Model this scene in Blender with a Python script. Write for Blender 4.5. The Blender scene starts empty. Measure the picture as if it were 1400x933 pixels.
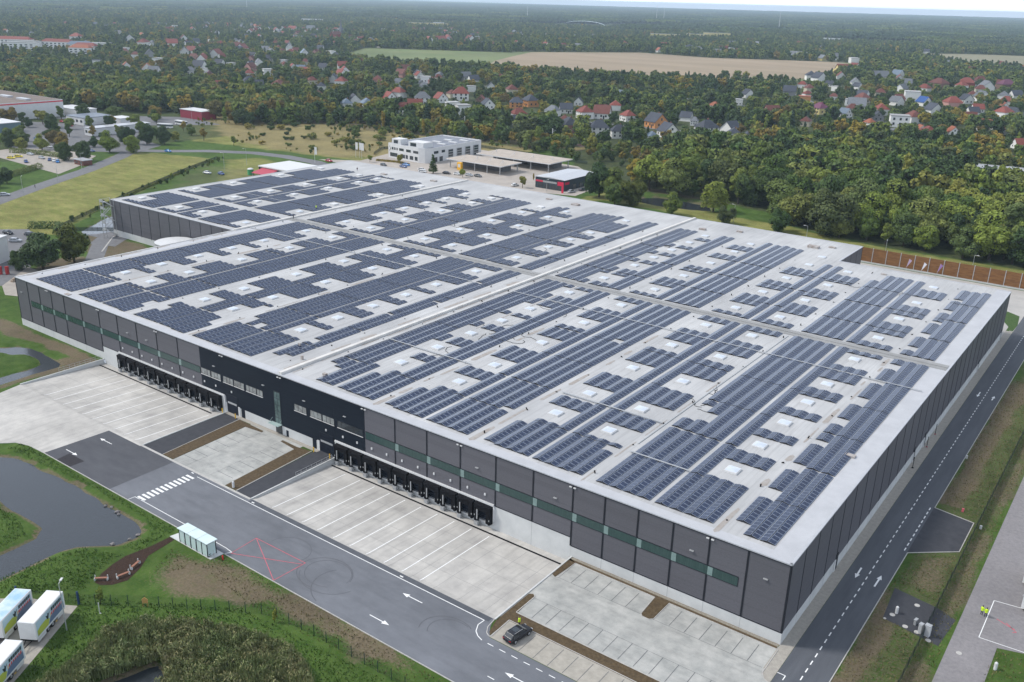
import bpy, bmesh, math, random
import numpy as np
from mathutils import Vector, Matrix, Euler

random.seed(7)
rng = np.random.default_rng(11)
S = bpy.context.scene
COL = S.collection

# ------------------------------------------------------------------ camera
cam_data = bpy.data.cameras.new("camera")
cam_data.sensor_width = 36.0
cam_data.lens = 1255.4555 / 1400.0 * 36.0
cam_data.clip_start = 1.0
cam_data.clip_end = 40000.0
cam = bpy.data.objects.new("camera", cam_data)
COL.objects.link(cam)
CR = Vector((0.80416143, 0.59388904, 0.02490381))
CU = Vector((-0.22625717, 0.26708526, 0.93673537))
CF = Vector((-0.54966543, 0.75892113, -0.34915132))
CP = Vector((33.016, -116.049, 89.652))
M = Matrix.Identity(4)
for i in range(3):
    M[i][0] = CR[i]; M[i][1] = CU[i]; M[i][2] = -CF[i]; M[i][3] = CP[i]
cam.matrix_world = M
S.camera = cam

# ------------------------------------------------------------------ sky, sun, exposure
SUN_EL = math.radians(48)
SUN_DIR = Vector((-0.78, -0.40, 0)).normalized()      # towards the sun, on the ground plane
W = bpy.data.worlds.new("World"); S.world = W
W.use_nodes = True
nt = W.node_tree
nt.nodes.clear()
wo = nt.nodes.new("ShaderNodeOutputWorld")
bg = nt.nodes.new("ShaderNodeBackground")
sky = nt.nodes.new("ShaderNodeTexSky")
sky.sky_type = 'NISHITA'
sky.sun_disc = False
sky.sun_elevation = SUN_EL
sky.sun_rotation = math.atan2(SUN_DIR.x, SUN_DIR.y)
sky.air_density = 1.0
sky.dust_density = 3.0
sky.ozone_density = 1.0
sky.altitude = 90
hs = nt.nodes.new("ShaderNodeHueSaturation")
hs.inputs['Saturation'].default_value = 0.6
nt.links.new(sky.outputs[0], hs.inputs['Color'])
# a broken high overcast in front of the blue
tc = nt.nodes.new("ShaderNodeTexCoord"); mpw = nt.nodes.new("ShaderNodeMapping"); mpw.inputs['Scale'].default_value = (1, 1, 4)
cn = nt.nodes.new("ShaderNodeTexNoise"); cn.inputs['Scale'].default_value = 2.2; cn.inputs['Detail'].default_value = 6
nt.links.new(tc.outputs['Generated'], mpw.inputs[0]); nt.links.new(mpw.outputs[0], cn.inputs['Vector'])
cr_ = nt.nodes.new("ShaderNodeMapRange"); cr_.inputs[1].default_value = 0.3; cr_.inputs[2].default_value = 0.7; cr_.inputs[3].default_value = 0.68; cr_.inputs[4].default_value = 0.95
nt.links.new(cn.outputs['Fac'], cr_.inputs[0])
cm = nt.nodes.new("ShaderNodeMix"); cm.data_type = 'RGBA'
nt.links.new(cr_.outputs[0], cm.inputs['Factor']); nt.links.new(hs.outputs[0], cm.inputs['A'])
cm.inputs['B'].default_value = (3.55, 4.0, 4.8, 1)
sz = nt.nodes.new("ShaderNodeSeparateXYZ"); nt.links.new(tc.outputs['Generated'], sz.inputs[0])
gr = nt.nodes.new("ShaderNodeMapRange"); gr.interpolation_type = 'SMOOTHSTEP'
gr.inputs[1].default_value = 0.02; gr.inputs[2].default_value = 0.55; gr.inputs[3].default_value = 1.55; gr.inputs[4].default_value = 0.80
nt.links.new(sz.outputs[2], gr.inputs[0])
vm_ = nt.nodes.new("ShaderNodeVectorMath"); vm_.operation = 'SCALE'
nt.links.new(cm.outputs['Result'], vm_.inputs[0]); nt.links.new(gr.outputs[0], vm_.inputs['Scale']); nt.links.new(vm_.outputs[0], bg.inputs[0])
bg.inputs[1].default_value = 0.125
nt.links.new(bg.outputs[0], wo.inputs[0])

sun_d = bpy.data.lights.new("sun", 'SUN')
sun_d.energy = 1.5
sun_d.angle = math.radians(10)
sun_d.color = (1.0, 0.96, 0.90)
sun = bpy.data.objects.new("sun", sun_d)
COL.objects.link(sun)
sd = Vector((SUN_DIR.x * math.cos(SUN_EL), SUN_DIR.y * math.cos(SUN_EL), math.sin(SUN_EL)))
sun.rotation_euler = sd.to_track_quat('Z', 'Y').to_euler()

S.view_settings.view_transform = 'Standard'
S.view_settings.look = 'None'
S.view_settings.exposure = 0.98
S.view_settings.gamma = 1.0
S.cycles.max_bounces = 5
S.cycles.diffuse_bounces = 2
S.cycles.glossy_bounces = 2
S.cycles.transmission_bounces = 3
S.cycles.transparent_max_bounces = 6
S.cycles.volume_bounces = 0

# ------------------------------------------------------------------ materials
MATS = {}
def mat(name, c1, c2=None, scale=1.0, rough=0.85, detail=4.0, spec=0.3, metal=0.0, bump=0.0, big=0.0, bigscale=0.03,
        stretch=(1, 1, 1), emit=None, rand=0.0, contrast=(0.35, 0.65), streak=None):
    """noise mix of two colours in world position, plus a slow large-scale variation"""
    if name in MATS: return MATS[name]
    m = bpy.data.materials.new(name); m.use_nodes = True
    n = m.node_tree.nodes; l = m.node_tree.links
    b = n["Principled BSDF"]
    b.inputs["Roughness"].default_value = rough
    b.inputs["Specular IOR Level"].default_value = spec
    b.inputs["Metallic"].default_value = metal
    if c2 is None and big == 0 and rand == 0 and not streak:
        b.inputs["Base Color"].default_value = (*c1, 1)
    else:
        geo = n.new("ShaderNodeNewGeometry")
        mp = n.new("ShaderNodeMapping"); mp.inputs["Scale"].default_value = stretch
        l.new(geo.outputs["Position"], mp.inputs["Vector"])
        nz = n.new("ShaderNodeTexNoise"); nz.inputs["Scale"].default_value = scale; nz.inputs["Detail"].default_value = detail
        nz.inputs["Roughness"].default_value = 0.65
        l.new(mp.outputs[0], nz.inputs["Vector"])
        rp = n.new("ShaderNodeMapRange")
        rp.inputs[1].default_value = contrast[0]; rp.inputs[2].default_value = contrast[1]
        l.new(nz.outputs["Fac"], rp.inputs[0])
        mx = n.new("ShaderNodeMix"); mx.data_type = 'RGBA'
        mx.inputs["A"].default_value = (*c1, 1); mx.inputs["B"].default_value = (*(c2 or c1), 1)
        l.new(rp.outputs[0], mx.inputs["Factor"])
        out = mx.outputs["Result"]
        if big:
            n2 = n.new("ShaderNodeTexNoise"); n2.inputs["Scale"].default_value = bigscale; n2.inputs["Detail"].default_value = 5
            l.new(geo.outputs["Position"], n2.inputs["Vector"])
            r2 = n.new("ShaderNodeMapRange"); r2.inputs[1].default_value = 0.3; r2.inputs[2].default_value = 0.7
            r2.inputs[3].default_value = 1 - big; r2.inputs[4].default_value = 1 + big
            l.new(n2.outputs["Fac"], r2.inputs[0])
            h = n.new("ShaderNodeHueSaturation")
            l.new(out, h.inputs["Color"]); l.new(r2.outputs[0], h.inputs["Value"])
            out = h.outputs[0]
        if streak:
            mp3 = n.new("ShaderNodeMapping"); mp3.inputs["Scale"].default_value = streak[0]; l.new(geo.outputs["Position"], mp3.inputs["Vector"])
            n3 = n.new("ShaderNodeTexNoise"); n3.inputs["Scale"].default_value = 1.0; n3.inputs["Detail"].default_value = 6; l.new(mp3.outputs[0], n3.inputs["Vector"])
            r4 = n.new("ShaderNodeMapRange"); r4.inputs[1].default_value = 0.5; r4.inputs[2].default_value = 0.72; r4.inputs[3].default_value = 1.0; r4.inputs[4].default_value = 1-streak[1]
            l.new(n3.outputs["Fac"], r4.inputs[0]); h3 = n.new("ShaderNodeHueSaturation"); l.new(out, h3.inputs["Color"]); l.new(r4.outputs[0], h3.inputs["Value"]); out = h3.outputs[0]
        if rand:
            oi = n.new("ShaderNodeObjectInfo")
            r3 = n.new("ShaderNodeMapRange"); r3.inputs[3].default_value = 1 - rand; r3.inputs[4].default_value = 1 + rand
            l.new(oi.outputs["Random"], r3.inputs[0])
            h2 = n.new("ShaderNodeHueSaturation")
            l.new(out, h2.inputs["Color"]); l.new(r3.outputs[0], h2.inputs["Value"])
            out = h2.outputs[0]
        l.new(out, b.inputs["Base Color"])
        if bump:
            bp = n.new("ShaderNodeBump"); bp.inputs["Strength"].default_value = bump; bp.inputs["Distance"].default_value = 0.2
            l.new(nz.outputs["Fac"], bp.inputs["Height"]); l.new(bp.outputs[0], b.inputs["Normal"])
    if emit:
        b.inputs["Emission Color"].default_value = (*emit[0], 1); b.inputs["Emission Strength"].default_value = emit[1]
    MATS[name] = m
    return m

def leafmat(name, cols, hue=0.0):
    """foliage: colour picked per tree by its random value, with leaf-clump variation"""
    m = bpy.data.materials.new(name); m.use_nodes = True
    n = m.node_tree.nodes; l = m.node_tree.links
    b = n["Principled BSDF"]; b.inputs["Roughness"].default_value = 0.7; b.inputs["Specular IOR Level"].default_value = 0.15
    oi = n.new("ShaderNodeObjectInfo")
    cr = n.new("ShaderNodeValToRGB")
    el = cr.color_ramp.elements
    while len(el) > 1: el.remove(el[-1])
    el[0].position = 0; el[0].color = (*cols[0], 1)
    for i, c in enumerate(cols[1:]):
        e = el.new((i + 1) / (len(cols) - 1)); e.color = (*c, 1)
    l.new(oi.outputs["Random"], cr.inputs[0])
    geo = n.new("ShaderNodeNewGeometry")
    nz = n.new("ShaderNodeTexNoise"); nz.inputs["Scale"].default_value = 0.55; nz.inputs["Detail"].default_value = 3
    l.new(geo.outputs["Position"], nz.inputs["Vector"])
    r = n.new("ShaderNodeMapRange"); r.inputs[1].default_value = 0.3; r.inputs[2].default_value = 0.7
    r.inputs[3].default_value = 0.75; r.inputs[4].default_value = 1.4
    l.new(nz.outputs["Fac"], r.inputs[0])
    h = n.new("ShaderNodeHueSaturation"); l.new(cr.outputs[0], h.inputs["Color"]); l.new(r.outputs[0], h.inputs["Value"])
    l.new(h.outputs[0], b.inputs["Base Color"])
    MATS[name] = m
    return m

# ------------------------------------------------------------------ mesh builder
class MB:
    def __init__(s): s.v = []; s.f = []; s.m = []
    def add(s, vs, fs, mi=0):
        o = len(s.v); s.v.extend([tuple(q) for q in vs])
        for f in fs: s.f.append(tuple(o + i for i in f)); s.m.append(mi)
        return s
    def quad(s, a, b, c, d, mi=0): return s.add([a, b, c, d], [(0, 1, 2, 3)], mi)
    def box(s, x0, x1, y0, y1, z0, z1, mi=0, top=None):
        if x0 > x1: x0, x1 = x1, x0
        if y0 > y1: y0, y1 = y1, y0
        vs = [(x0,y0,z0),(x1,y0,z0),(x1,y1,z0),(x0,y1,z0),(x0,y0,z1),(x1,y0,z1),(x1,y1,z1),(x0,y1,z1)]
        fs = [(0,3,2,1),(0,1,5,4),(1,2,6,5),(2,3,7,6),(3,0,4,7)]
        s.add(vs, fs, mi); s.f.append(tuple(len(s.v) - 8 + i for i in (4,5,6,7))); s.m.append(mi if top is None else top)
        return s
    def prism(s, poly, z0, z1, mi=0, top=None, bottom=False):
        a = sum(poly[i][0]*poly[(i+1)%len(poly)][1]-poly[(i+1)%len(poly)][0]*poly[i][1] for i in range(len(poly)))
        if a < 0: poly = poly[::-1]
        n = len(poly)
        s.add([(x, y, z0) for x, y in poly] + [(x, y, z1) for x, y in poly],
              [(i, (i+1) % n, n+(i+1) % n, n+i) for i in range(n)], mi)
        s.f.append(tuple(len(s.v) - n + i for i in range(n))); s.m.append(mi if top is None else top)
        return s
    def sheet(s, poly, z, mi=0):
        a = sum(poly[i][0]*poly[(i+1)%len(poly)][1]-poly[(i+1)%len(poly)][0]*poly[i][1] for i in range(len(poly)))
        if a < 0: poly = poly[::-1]
        return s.add([(x, y, z) for x, y in poly], [tuple(range(len(poly)))], mi)
    def rect(s, x0, x1, y0, y1, z, mi=0): return s.sheet([(x0,y0),(x1,y0),(x1,y1),(x0,y1)], z, mi)
    def line(s, a, b, w, z, mi=0, z2=None):
        a = Vector(a); b = Vector(b); d = (b-a).normalized(); n_ = Vector((-d.y, d.x))*w/2
        z2 = z if z2 is None else z2
        return s.quad((*(a-n_), z), (*(b-n_), z2), (*(b+n_), z2), (*(a+n_), z), mi)
    def tube(s, a, b, r0, r1=None, n=8, mi=0, caps=True):
        r1 = r0 if r1 is None else r1
        a = Vector(a); b = Vector(b); d = (b-a)
        if d.length < 1e-6: return s
        q = d.to_track_quat('Z', 'Y')
        vs = [a + q @ Vector((r0*math.cos(2*math.pi*i/n), r0*math.sin(2*math.pi*i/n), 0)) for i in range(n)]
        vs += [b + q @ Vector((r1*math.cos(2*math.pi*i/n), r1*math.sin(2*math.pi*i/n), 0)) for i in range(n)]
        fs = [(i, (i+1) % n, n+(i+1) % n, n+i) for i in range(n)]
        if caps: fs += [tuple(range(n))[::-1], tuple(range(n, 2*n))]
        return s.add(vs, fs, mi)
    def mesh(s, name, mats):
        me = bpy.data.meshes.new(name)
        me.from_pydata(s.v, [], s.f)
        for m in (mats if isinstance(mats, (list, tuple)) else [mats]): me.materials.append(m)
        if any(s.m): me.polygons.foreach_set("material_index", s.m)
        me.update()
        return me
    def build(s, name, mats, parent=None, loc=None, rz=0):
        o = bpy.data.objects.new(name, s.mesh(name, mats)); COL.objects.link(o)
        if parent is not None: o.parent = parent
        if loc is not None: o.location = loc
        if rz: o.rotation_euler = (0, 0, rz)
        return o

def link(name, me, parent=None, loc=None, rz=0, sc=None):
    o = bpy.data.objects.new(name, me); COL.objects.link(o)
    if parent is not None: o.parent = parent
    if loc is not None: o.location = loc
    if rz: o.rotation_euler = (0, 0, rz)
    if sc is not None: o.scale = sc
    return o
def tag(o, label=None, cat=None, group=None, kind=None):
    if label: o["label"] = label
    if cat: o["category"] = cat
    if group: o["group"] = group
    if kind: o["kind"] = kind
    return o
def empty(name, loc, rz=0, sc=None):
    o = bpy.data.objects.new(name, None); COL.objects.link(o); o.location = loc; o.rotation_euler = (0, 0, rz)
    o.empty_display_size = 0.5
    if sc is not None: o.scale = (sc, sc, sc) if not isinstance(sc, tuple) else sc
    return o
ORD = ['first','second','third','fourth','fifth','sixth','seventh','eighth','ninth','tenth','eleventh','twelfth','thirteenth',
       'fourteenth','fifteenth','sixteenth','seventeenth','eighteenth','nineteenth','twentieth']
def ordn(i):
    if i < 20: return ORD[i]
    return '%d%s' % (i+1, {1:'st',2:'nd',3:'rd'}.get((i+1) % 10 if (i+1) % 100 not in (11,12,13) else 0, 'th'))
def inpoly(x, y, poly):
    x = np.asarray(x, float); y = np.asarray(y, float)
    r = np.zeros(x.shape, bool)
    n = len(poly); j = n-1
    for i in range(n):
        xi, yi = poly[i]; xj, yj = poly[j]
        c = ((yi > y) != (yj > y)) & (x < (xj-xi)*(y-yi)/((yj-yi) if yj != yi else 1e-9)+xi)
        r ^= c; j = i
    return r
def polydist(x, y, poly):
    """signed distance, negative inside"""
    d = np.full(np.shape(x), 1e9)
    n = len(poly)
    for i in range(n):
        ax, ay = poly[i]; bx, by = poly[(i+1) % n]
        vx, vy = bx-ax, by-ay
        t = np.clip(((x-ax)*vx+(y-ay)*vy)/(vx*vx+vy*vy+1e-9), 0, 1)
        d = np.minimum(d, np.hypot(x-ax-t*vx, y-ay-t*vy))
    return np.where(inpoly(x, y, poly), -d, d)
def vnoise(x, y, s, seed=0):
    """cheap smooth value noise"""
    g = np.random.default_rng(seed).random((257, 257))
    xs = (np.asarray(x)/s) % 256; ys = (np.asarray(y)/s) % 256
    xi = xs.astype(int); yi = ys.astype(int); fx = xs-xi; fy = ys-yi
    fx = fx*fx*(3-2*fx); fy = fy*fy*(3-2*fy)
    xi %= 256; yi %= 256
    return (g[xi,yi]*(1-fx)+g[xi+1,yi]*fx)*(1-fy)+(g[xi,yi+1]*(1-fx)+g[xi+1,yi+1]*fx)*fy

# palette
M_CONC = mat("concrete_yard", (0.50,0.48,0.445), (0.37,0.355,0.335), 0.3, 0.8, 10, big=0.14, bigscale=0.07, contrast=(0.38,0.72), streak=((1.1,0.10,1),0.15))
M_PAVER = mat("concrete_pavers", (0.44,0.435,0.41), (0.31,0.315,0.30), 0.45, 0.85, 10, big=0.12, bigscale=0.09, streak=((0.15,0.9,1),0.15))
M_PAVER2 = mat("concrete_pavers_warm", (0.40,0.37,0.32), (0.31,0.29,0.25), 0.8, 0.85, 6, big=0.08)
M_STRIP = mat("concrete_strip", (0.36,0.335,0.29), (0.29,0.27,0.24), 1.5, 0.85, 5, big=0.08)
M_ASPH = mat("asphalt", (0.158,0.166,0.184), (0.130,0.137,0.153), 0.5, 0.8, 10, big=0.16, bigscale=0.07, stretch=(0.5,1,1), streak=((0.06,0.9,1),0.09))
M_ASPH2 = mat("asphalt_service", (0.10,0.107,0.12), (0.078,0.084,0.097), 0.6, 0.8, 8, big=0.10, stretch=(1,0.12,1))
M_ASPHD = mat("asphalt_dark", (0.055,0.057,0.065), (0.04,0.042,0.05), 0.7, 0.8, 8, big=0.15)
M_ROADFAR = mat("asphalt_grey", (0.17,0.17,0.175), (0.13,0.13,0.137), 0.5, 0.85, 6, big=0.1)
M_GRAVEL = mat("gravel", (0.25,0.235,0.235), (0.19,0.18,0.185), 1.6, 0.9, 8, big=0.12, bigscale=0.1)
M_MARK = mat("road_paint", (0.86,0.86,0.84), (0.72,0.72,0.71), 3.0, 0.7, 6)
M_RED = mat("red_paint", (0.62,0.11,0.14), (0.40,0.13,0.16), 2.0, 0.8, 6)
M_KERB = mat("kerb_stone", (0.50,0.48,0.45), (0.38,0.37,0.35), 2.0, 0.85, 4)
M_SOIL = mat("planting_soil", (0.115,0.082,0.045), (0.065,0.045,0.025), 2.2, 0.95, 8, bump=0.3)
M_MULCH = mat("bark_mulch", (0.05,0.026,0.016), (0.022,0.012,0.008), 4.0, 0.95, 8, bump=0.4)
M_CWALL = mat("concrete_wall", (0.58,0.585,0.57), (0.50,0.51,0.50), 0.35, 0.8, 7, big=0.05, bigscale=0.15)
M_CLAD = mat("grey_cladding", (0.118,0.116,0.130), (0.094,0.093,0.105), 1.2, 0.55, 6, spec=0.35, stretch=(2.5,2.5,6.0), rand=0.07, streak=((0.01,0.01,1.9),0.16))
M_DARK = mat("dark_cladding", (0.011,0.016,0.025), (0.008,0.012,0.020), 0.8, 0.6, 5, spec=0.12, stretch=(0.25,0.25,3.0))
M_SEAM = mat("black_joint", (0.010,0.012,0.018), rough=0.5)
M_COPE = mat("coping_metal", (0.44,0.45,0.47), (0.40,0.41,0.43), 0.6, 0.35, 3, spec=0.5)
M_ROOF = mat("roof_membrane", (0.475,0.475,0.47), (0.385,0.385,0.385), 0.16, 0.8, 10, big=0.12, bigscale=0.05, stretch=(1,0.35,1), streak=((1.6,0.06,1),0.17))
M_ROOFL = mat("roof_edge_membrane", (0.47,0.475,0.49), (0.41,0.415,0.43), 0.25, 0.6, 5)
M_WHITE = mat("white_metal", (0.64,0.64,0.63), (0.58,0.58,0.58), 1.0, 0.45, 3)
M_FIRE = mat("white_fire_wall", (0.66,0.64,0.60), (0.55,0.53,0.50), 0.5, 0.6, 5)
M_GLASSG = mat("green_profile_glass", (0.034,0.072,0.066), (0.020,0.050,0.046), 2.5, 0.25, 4, spec=0.5, stretch=(3,3,0.3))
M_GLASSL = mat("light_profile_glass", (0.20,0.29,0.27), (0.15,0.22,0.21), 2, 0.3, 4, spec=0.6)
M_GLASS = mat("window_glass", (0.03,0.038,0.045), rough=0.08, spec=0.8)
M_BLIND = mat("blinds_behind_glass", (0.30,0.32,0.31), (0.14,0.14,0.135), 0.7, 0.25, 3, spec=0.7)
M_BLACK = mat("black_rubber", (0.009,0.009,0.011), rough=0.85, spec=0.1)
M_DOORB = mat("door_navy", (0.010,0.014,0.024), rough=0.6, spec=0.15)
M_YEL = mat("yellow_paint", (0.75,0.45,0.03), rough=0.5)
M_STEEL = mat("galvanised_steel", (0.46,0.47,0.47), (0.36,0.37,0.38), 3, 0.45, 3, metal=0.3)
M_GREENF = mat("green_fence_wire", (0.02,0.045,0.035), rough=0.6)
M_PVG = mat("pv_glass", (0.004,0.011,0.038), (0.008,0.020,0.060), 0.35, rough=0.09, spec=0.62)
M_PVF = mat("pv_frame", (0.26,0.31,0.41), rough=0.4)
M_PVB = mat("pv_underside", (0.02,0.02,0.024), rough=0.7)
M_TRUNK = mat("bark", (0.07,0.055,0.04), (0.04,0.03,0.022), 3.0, 0.95, 5)
M_TIRE = mat("tyre_rubber", (0.012,0.012,0.012), rough=0.85)
M_WOOD = mat("timber", (0.40,0.22,0.09), (0.30,0.16,0.07), 2.0, 0.7, 4)

# ================================================================== ground
POND = [(-150,-43),(-148,-41.9),(-145.6,-40.7),(-142,-39.8),(-136.9,-40),(-130.7,-39.2),(-125.5,-39.1),(-118.9,-39.1),(-114.4,-39.6),(-112.3,-39.4),
        (-107.5,-39.2),(-103.6,-39.5),(-101.8,-40.4),(-100.6,-42.3),(-101,-45.7),(-104.1,-47.9),(-106.2,-50.1),(-106.8,-52.2),(-106.9,-55),
        (-106.6,-58.4),(-106.4,-61),(-106,-66),(-109,-72),(-118,-76),(-131,-74),(-145,-66),(-156,-55),(-157,-47)]
ISLE = [(-138,-50.5),(-131.3,-50.7),(-125.8,-51),(-121.2,-50.8),(-116,-50.7),(-114,-53),(-113.5,-56.4),(-113.8,-60),(-117,-66),(-126,-68),(-137,-63),(-143,-55)]
SPOND = [(-212,-14),(-208.3,-12),(-207,-9.2),(-203,-7.7),(-198.1,-7.4),(-192,-7.9),(-186.8,-8.4),(-185.2,-9.8),(-185.2,-13),(-185.4,-17),(-184.8,-25),(-186,-31),(-193,-34),(-205,-30),(-213,-20)]
SISLE = [(-206,-14),(-202.4,-13.0),(-200.5,-10.9),(-198.2,-10.2),(-193.5,-10.6),(-190.2,-11.6),(-189.2,-13.5),(-188.9,-16),(-189.4,-19.2),(-189.6,-24),(-192,-28),(-200,-26),(-206,-20)]
WPOND = [(-312,69.3),(-327.5,90.5),(-320,112),(-300,104),(-298.5,80),(-300,70.5),(-305.5,67.6)]
RPOND = [(-71.6,-66.4),(-70.5,-63.6),(-69.7,-60.9),(-69,-59.1),(-66.8,-59.7),(-64.7,-60.9),(-63.5,-64),(-63,-72),(-73,-72)]
NPOND = [(-182,281),(-176,275),(-165,273),(-150,276),(-141,279),(-146,288),(-160,291),(-175,290)]

def arange(a, b, s): return list(np.arange(a, b, s))
gx = sorted(set([round(float(q), 3) for q in arange(-16000,-1600,600)+arange(-1600,-700,45)+arange(-700,-330,6)+arange(-330,-215,2)+arange(-215,46,1.0)+arange(46,160,6)+arange(160,4000,300)+[-95,-37.2,-180.6,-130.3]]))
gy = sorted(set([round(float(q), 3) for q in arange(-1500,-120,120)+arange(-110,62,1.0)+arange(62,110,2)+arange(110,470,5)+arange(470,1700,30)+arange(1700,17000,600)+[-21.7,0.0]]))
GX, GY = np.meshgrid(np.array(gx), np.array(gy), indexing='ij')
H = np.zeros(GX.shape)
def dig(poly, isle, lvl, slope, w):
    global H
    x0, x1 = min(q[0] for q in poly)-8, max(q[0] for q in poly)+8
    y0, y1 = min(q[1] for q in poly)-8, max(q[1] for q in poly)+8
    m = (GX > x0) & (GX < x1) & (GY > y0) & (GY < y1)
    d = polydist(GX[m], GY[m], poly)
    if isle: d = np.maximum(d, -polydist(GX[m], GY[m], isle))
    d = d + (vnoise(GX[m], GY[m], 2.3, 5)-0.5)*0.5
    h = np.where(d > 0, lvl*np.clip(1-d/w, 0, 1)**1.3, lvl + d*slope)
    H[m] = np.minimum(H[m], np.maximum(h, lvl-1.4))
    if isle:
        di = polydist(GX[m], GY[m], isle)
        hm = H[m]; hm = np.where(di < -2.2, np.minimum(0.15, hm+0.0)+0.15*np.clip((-di-2.2)/3, 0, 1), hm); H[m] = hm
dig(POND, ISLE, -0.6, 0.35, 2.2)
dig(SPOND, SISLE, -0.4, 0.4, 1.6)
dig(WPOND, None, -0.6, 0.4, 2.5)
dig(RPOND, None, -0.7, 0.4, 2.5)
dig(NPOND, None, -0.8, 0.3, 4)
# faces, leaving out the two sunk loading yards
nx, ny = len(gx), len(gy)
idx = np.arange(nx*ny).reshape(nx, ny)
cxm = (GX[:-1,:-1]+GX[1:,1:])/2; cym = (GY[:-1,:-1]+GY[1:,1:])/2
keep = ~(((cxm > -95) & (cxm < -37.2) & (cym > -21.7) & (cym < 0)) | ((cxm > -180.6) & (cxm < -130.3) & (cym > -21.7) & (cym < 0)))
q = np.stack([idx[:-1,:-1][keep], idx[1:,:-1][keep], idx[1:,1:][keep], idx[:-1,1:][keep]], 1)
me = bpy.data.meshes.new("ground")
V = np.stack([GX.ravel(), GY.ravel(), H.ravel()], 1)
me.vertices.add(len(V)); me.vertices.foreach_set("co", V.ravel().astype(np.float32))
me.loops.add(q.size); me.loops.foreach_set("vertex_index", q.ravel().astype(np.int32))
me.polygons.add(len(q)); me.polygons.foreach_set("loop_start", (np.arange(len(q))*4).astype(np.int32)); me.polygons.foreach_set("loop_total", np.full(len(q), 4, np.int32))
me.polygons.foreach_set("use_smooth", np.ones(len(q), bool))
me.update(calc_edges=True)
# land cover: r bare/dry soil, g meadow yellow, b wood floor
cov = np.zeros((nx, ny, 4), np.float32); cov[..., 3] = 1
N1 = vnoise(GX, GY, 6, 1); N2 = vnoise(GX, GY, 2.5, 2)
def soft(poly, w=2.0, amt=1.0, nz=0.5):
    d = polydist(GX, GY, poly)
    return np.clip(0.5 - d/w + (N1-0.5)*nz*2 + (N2-0.5)*nz, 0, 1)*amt
dry = np.zeros(GX.shape)
for poly, w, a in [([(-91,-41),(-87,-49),(-80,-50),(-66,-41.5),(-30,-38.6),(-30,-36.4),(-84,-36.4)], 5, 0.74),
                   ([(-232,-1),(-181,-1),(-181,-6),(-186,-5),(-200,-5),(-232,-9)], 2, 0.8),
                   ([(8.6,60),(13,60),(13,140),(8.6,140)], 2, 0.9), ([(8.4,-20),(12.2,-20),(12.2,16),(9.4,22),(8.6,37)], 2, 0.85),
                   ([(10.5,28),(15.8,28),(15.8,43),(10.5,37)], 2, 0.6), ([(16.8,-20),(19.8,-20),(20.2,140),(17.2,140)], 2, 0.6),
                   ([(13.2,-20),(14.2,-20),(15,10),(14,15)], 1, 0.4), ([(-305,66),(-268,48),(-262,58),(-270,72),(-290,72)], 3, 0.8),
                   ([(-282,36),(-262,24),(-250,30),(-262,46),(-276,50)], 3, 0.8), ([(-182,-30),(-181,-1),(-184,-1),(-190,-6)], 2, 0.7),
                   ([(-430,205),(-300,205),(-300,130),(-360,130)], 20, 0.45), ([(-660,335),(-300,370),(-300,398),(-660,398)], 12, 0.6),
                   ([(-190,297),(-140,292),(-140,300),(-190,310)], 4, 0.6)]:
    dry = np.maximum(dry, soft(poly, w, a))
# muddy shore of the ponds
for poly, isle in ((POND, ISLE), (SPOND, SISLE), (RPOND, None), (NPOND, None), (WPOND, None)):
    m = (H < -0.28) & (H > -1.0)
    dry = np.where(m, np.maximum(dry, 0.62), dry)
dry = np.where(np.abs(H) < 0.05, dry, dry)
dry = np.maximum(dry, soft([(8.6,-40),(20,-40),(20,230),(8.6,230)], 2, 0.42, 0.6))
cov[..., 0] = dry
mead = np.maximum.reduce([soft([(-312,60),(-330,80),(-393,172),(-414,206),(-452,198),(-470,185),(-436,146),(-405,101),(-380,70),(-340,40)], 6, 1.0, 0.2),
                          soft([(-620,330),(-480,240),(-410,252),(-340,262),(-350,282),(-310,340),(-300,372),(-420,360),(-560,400)], 10, 1.0, 0.3),
                          soft([(-200,240),(-190,262),(-120,256),(-60,245),(60,240),(60,262),(-60,262),(-100,272),(-200,285)], 4, 0.75, 0.4),
                          soft([(-300,120),(-410,210),(-400,232),(-300,205)], 8, 0.7, 0.3)])
cov[..., 1] = mead
fl = np.maximum(soft([(-197,300),(-150,297),(-118,294),(-100,272),(-60,263),(500,266),(500,400),(-290,400),(-250,330)], 4, 1.0, 0.2),
                np.where(GY > 415, 0.85, 0))
fl = np.maximum(fl, np.where((GX < -480) & (GY > 120), 0.6, 0))
fl = np.maximum(fl, soft([(8.6,-40),(20,-40),(20,230),(8.6,230)], 2, 0.5, 0.5))
cov[..., 2] = fl
cov[..., 3] = np.maximum(soft([(-610,330),(-480,262),(-430,252),(-372,255),(-345,282),(-310,340),(-300,372),(-420,368),(-560,395)], 10, 0.64, 0.6), soft([(-640,385),(-280,385),(-280,400),(-640,400)], 6, 0.8, 0.5))
at = me.color_attributes.new("cover", 'FLOAT_COLOR', 'POINT'); at.data.foreach_set("color", cov.reshape(-1))
gm = bpy.data.materials.new("grass_ground"); gm.use_nodes = True
n = gm.node_tree.nodes; l = gm.node_tree.links; b = n["Principled BSDF"]
b.inputs["Roughness"].default_value = 0.95; b.inputs["Specular IOR Level"].default_value = 0.1
geo = n.new("ShaderNodeNewGeometry"); va = n.new("ShaderNodeVertexColor"); va.layer_name = "cover"
sp = n.new("ShaderNodeSeparateColor"); l.new(va.outputs[0], sp.inputs[0])
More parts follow.
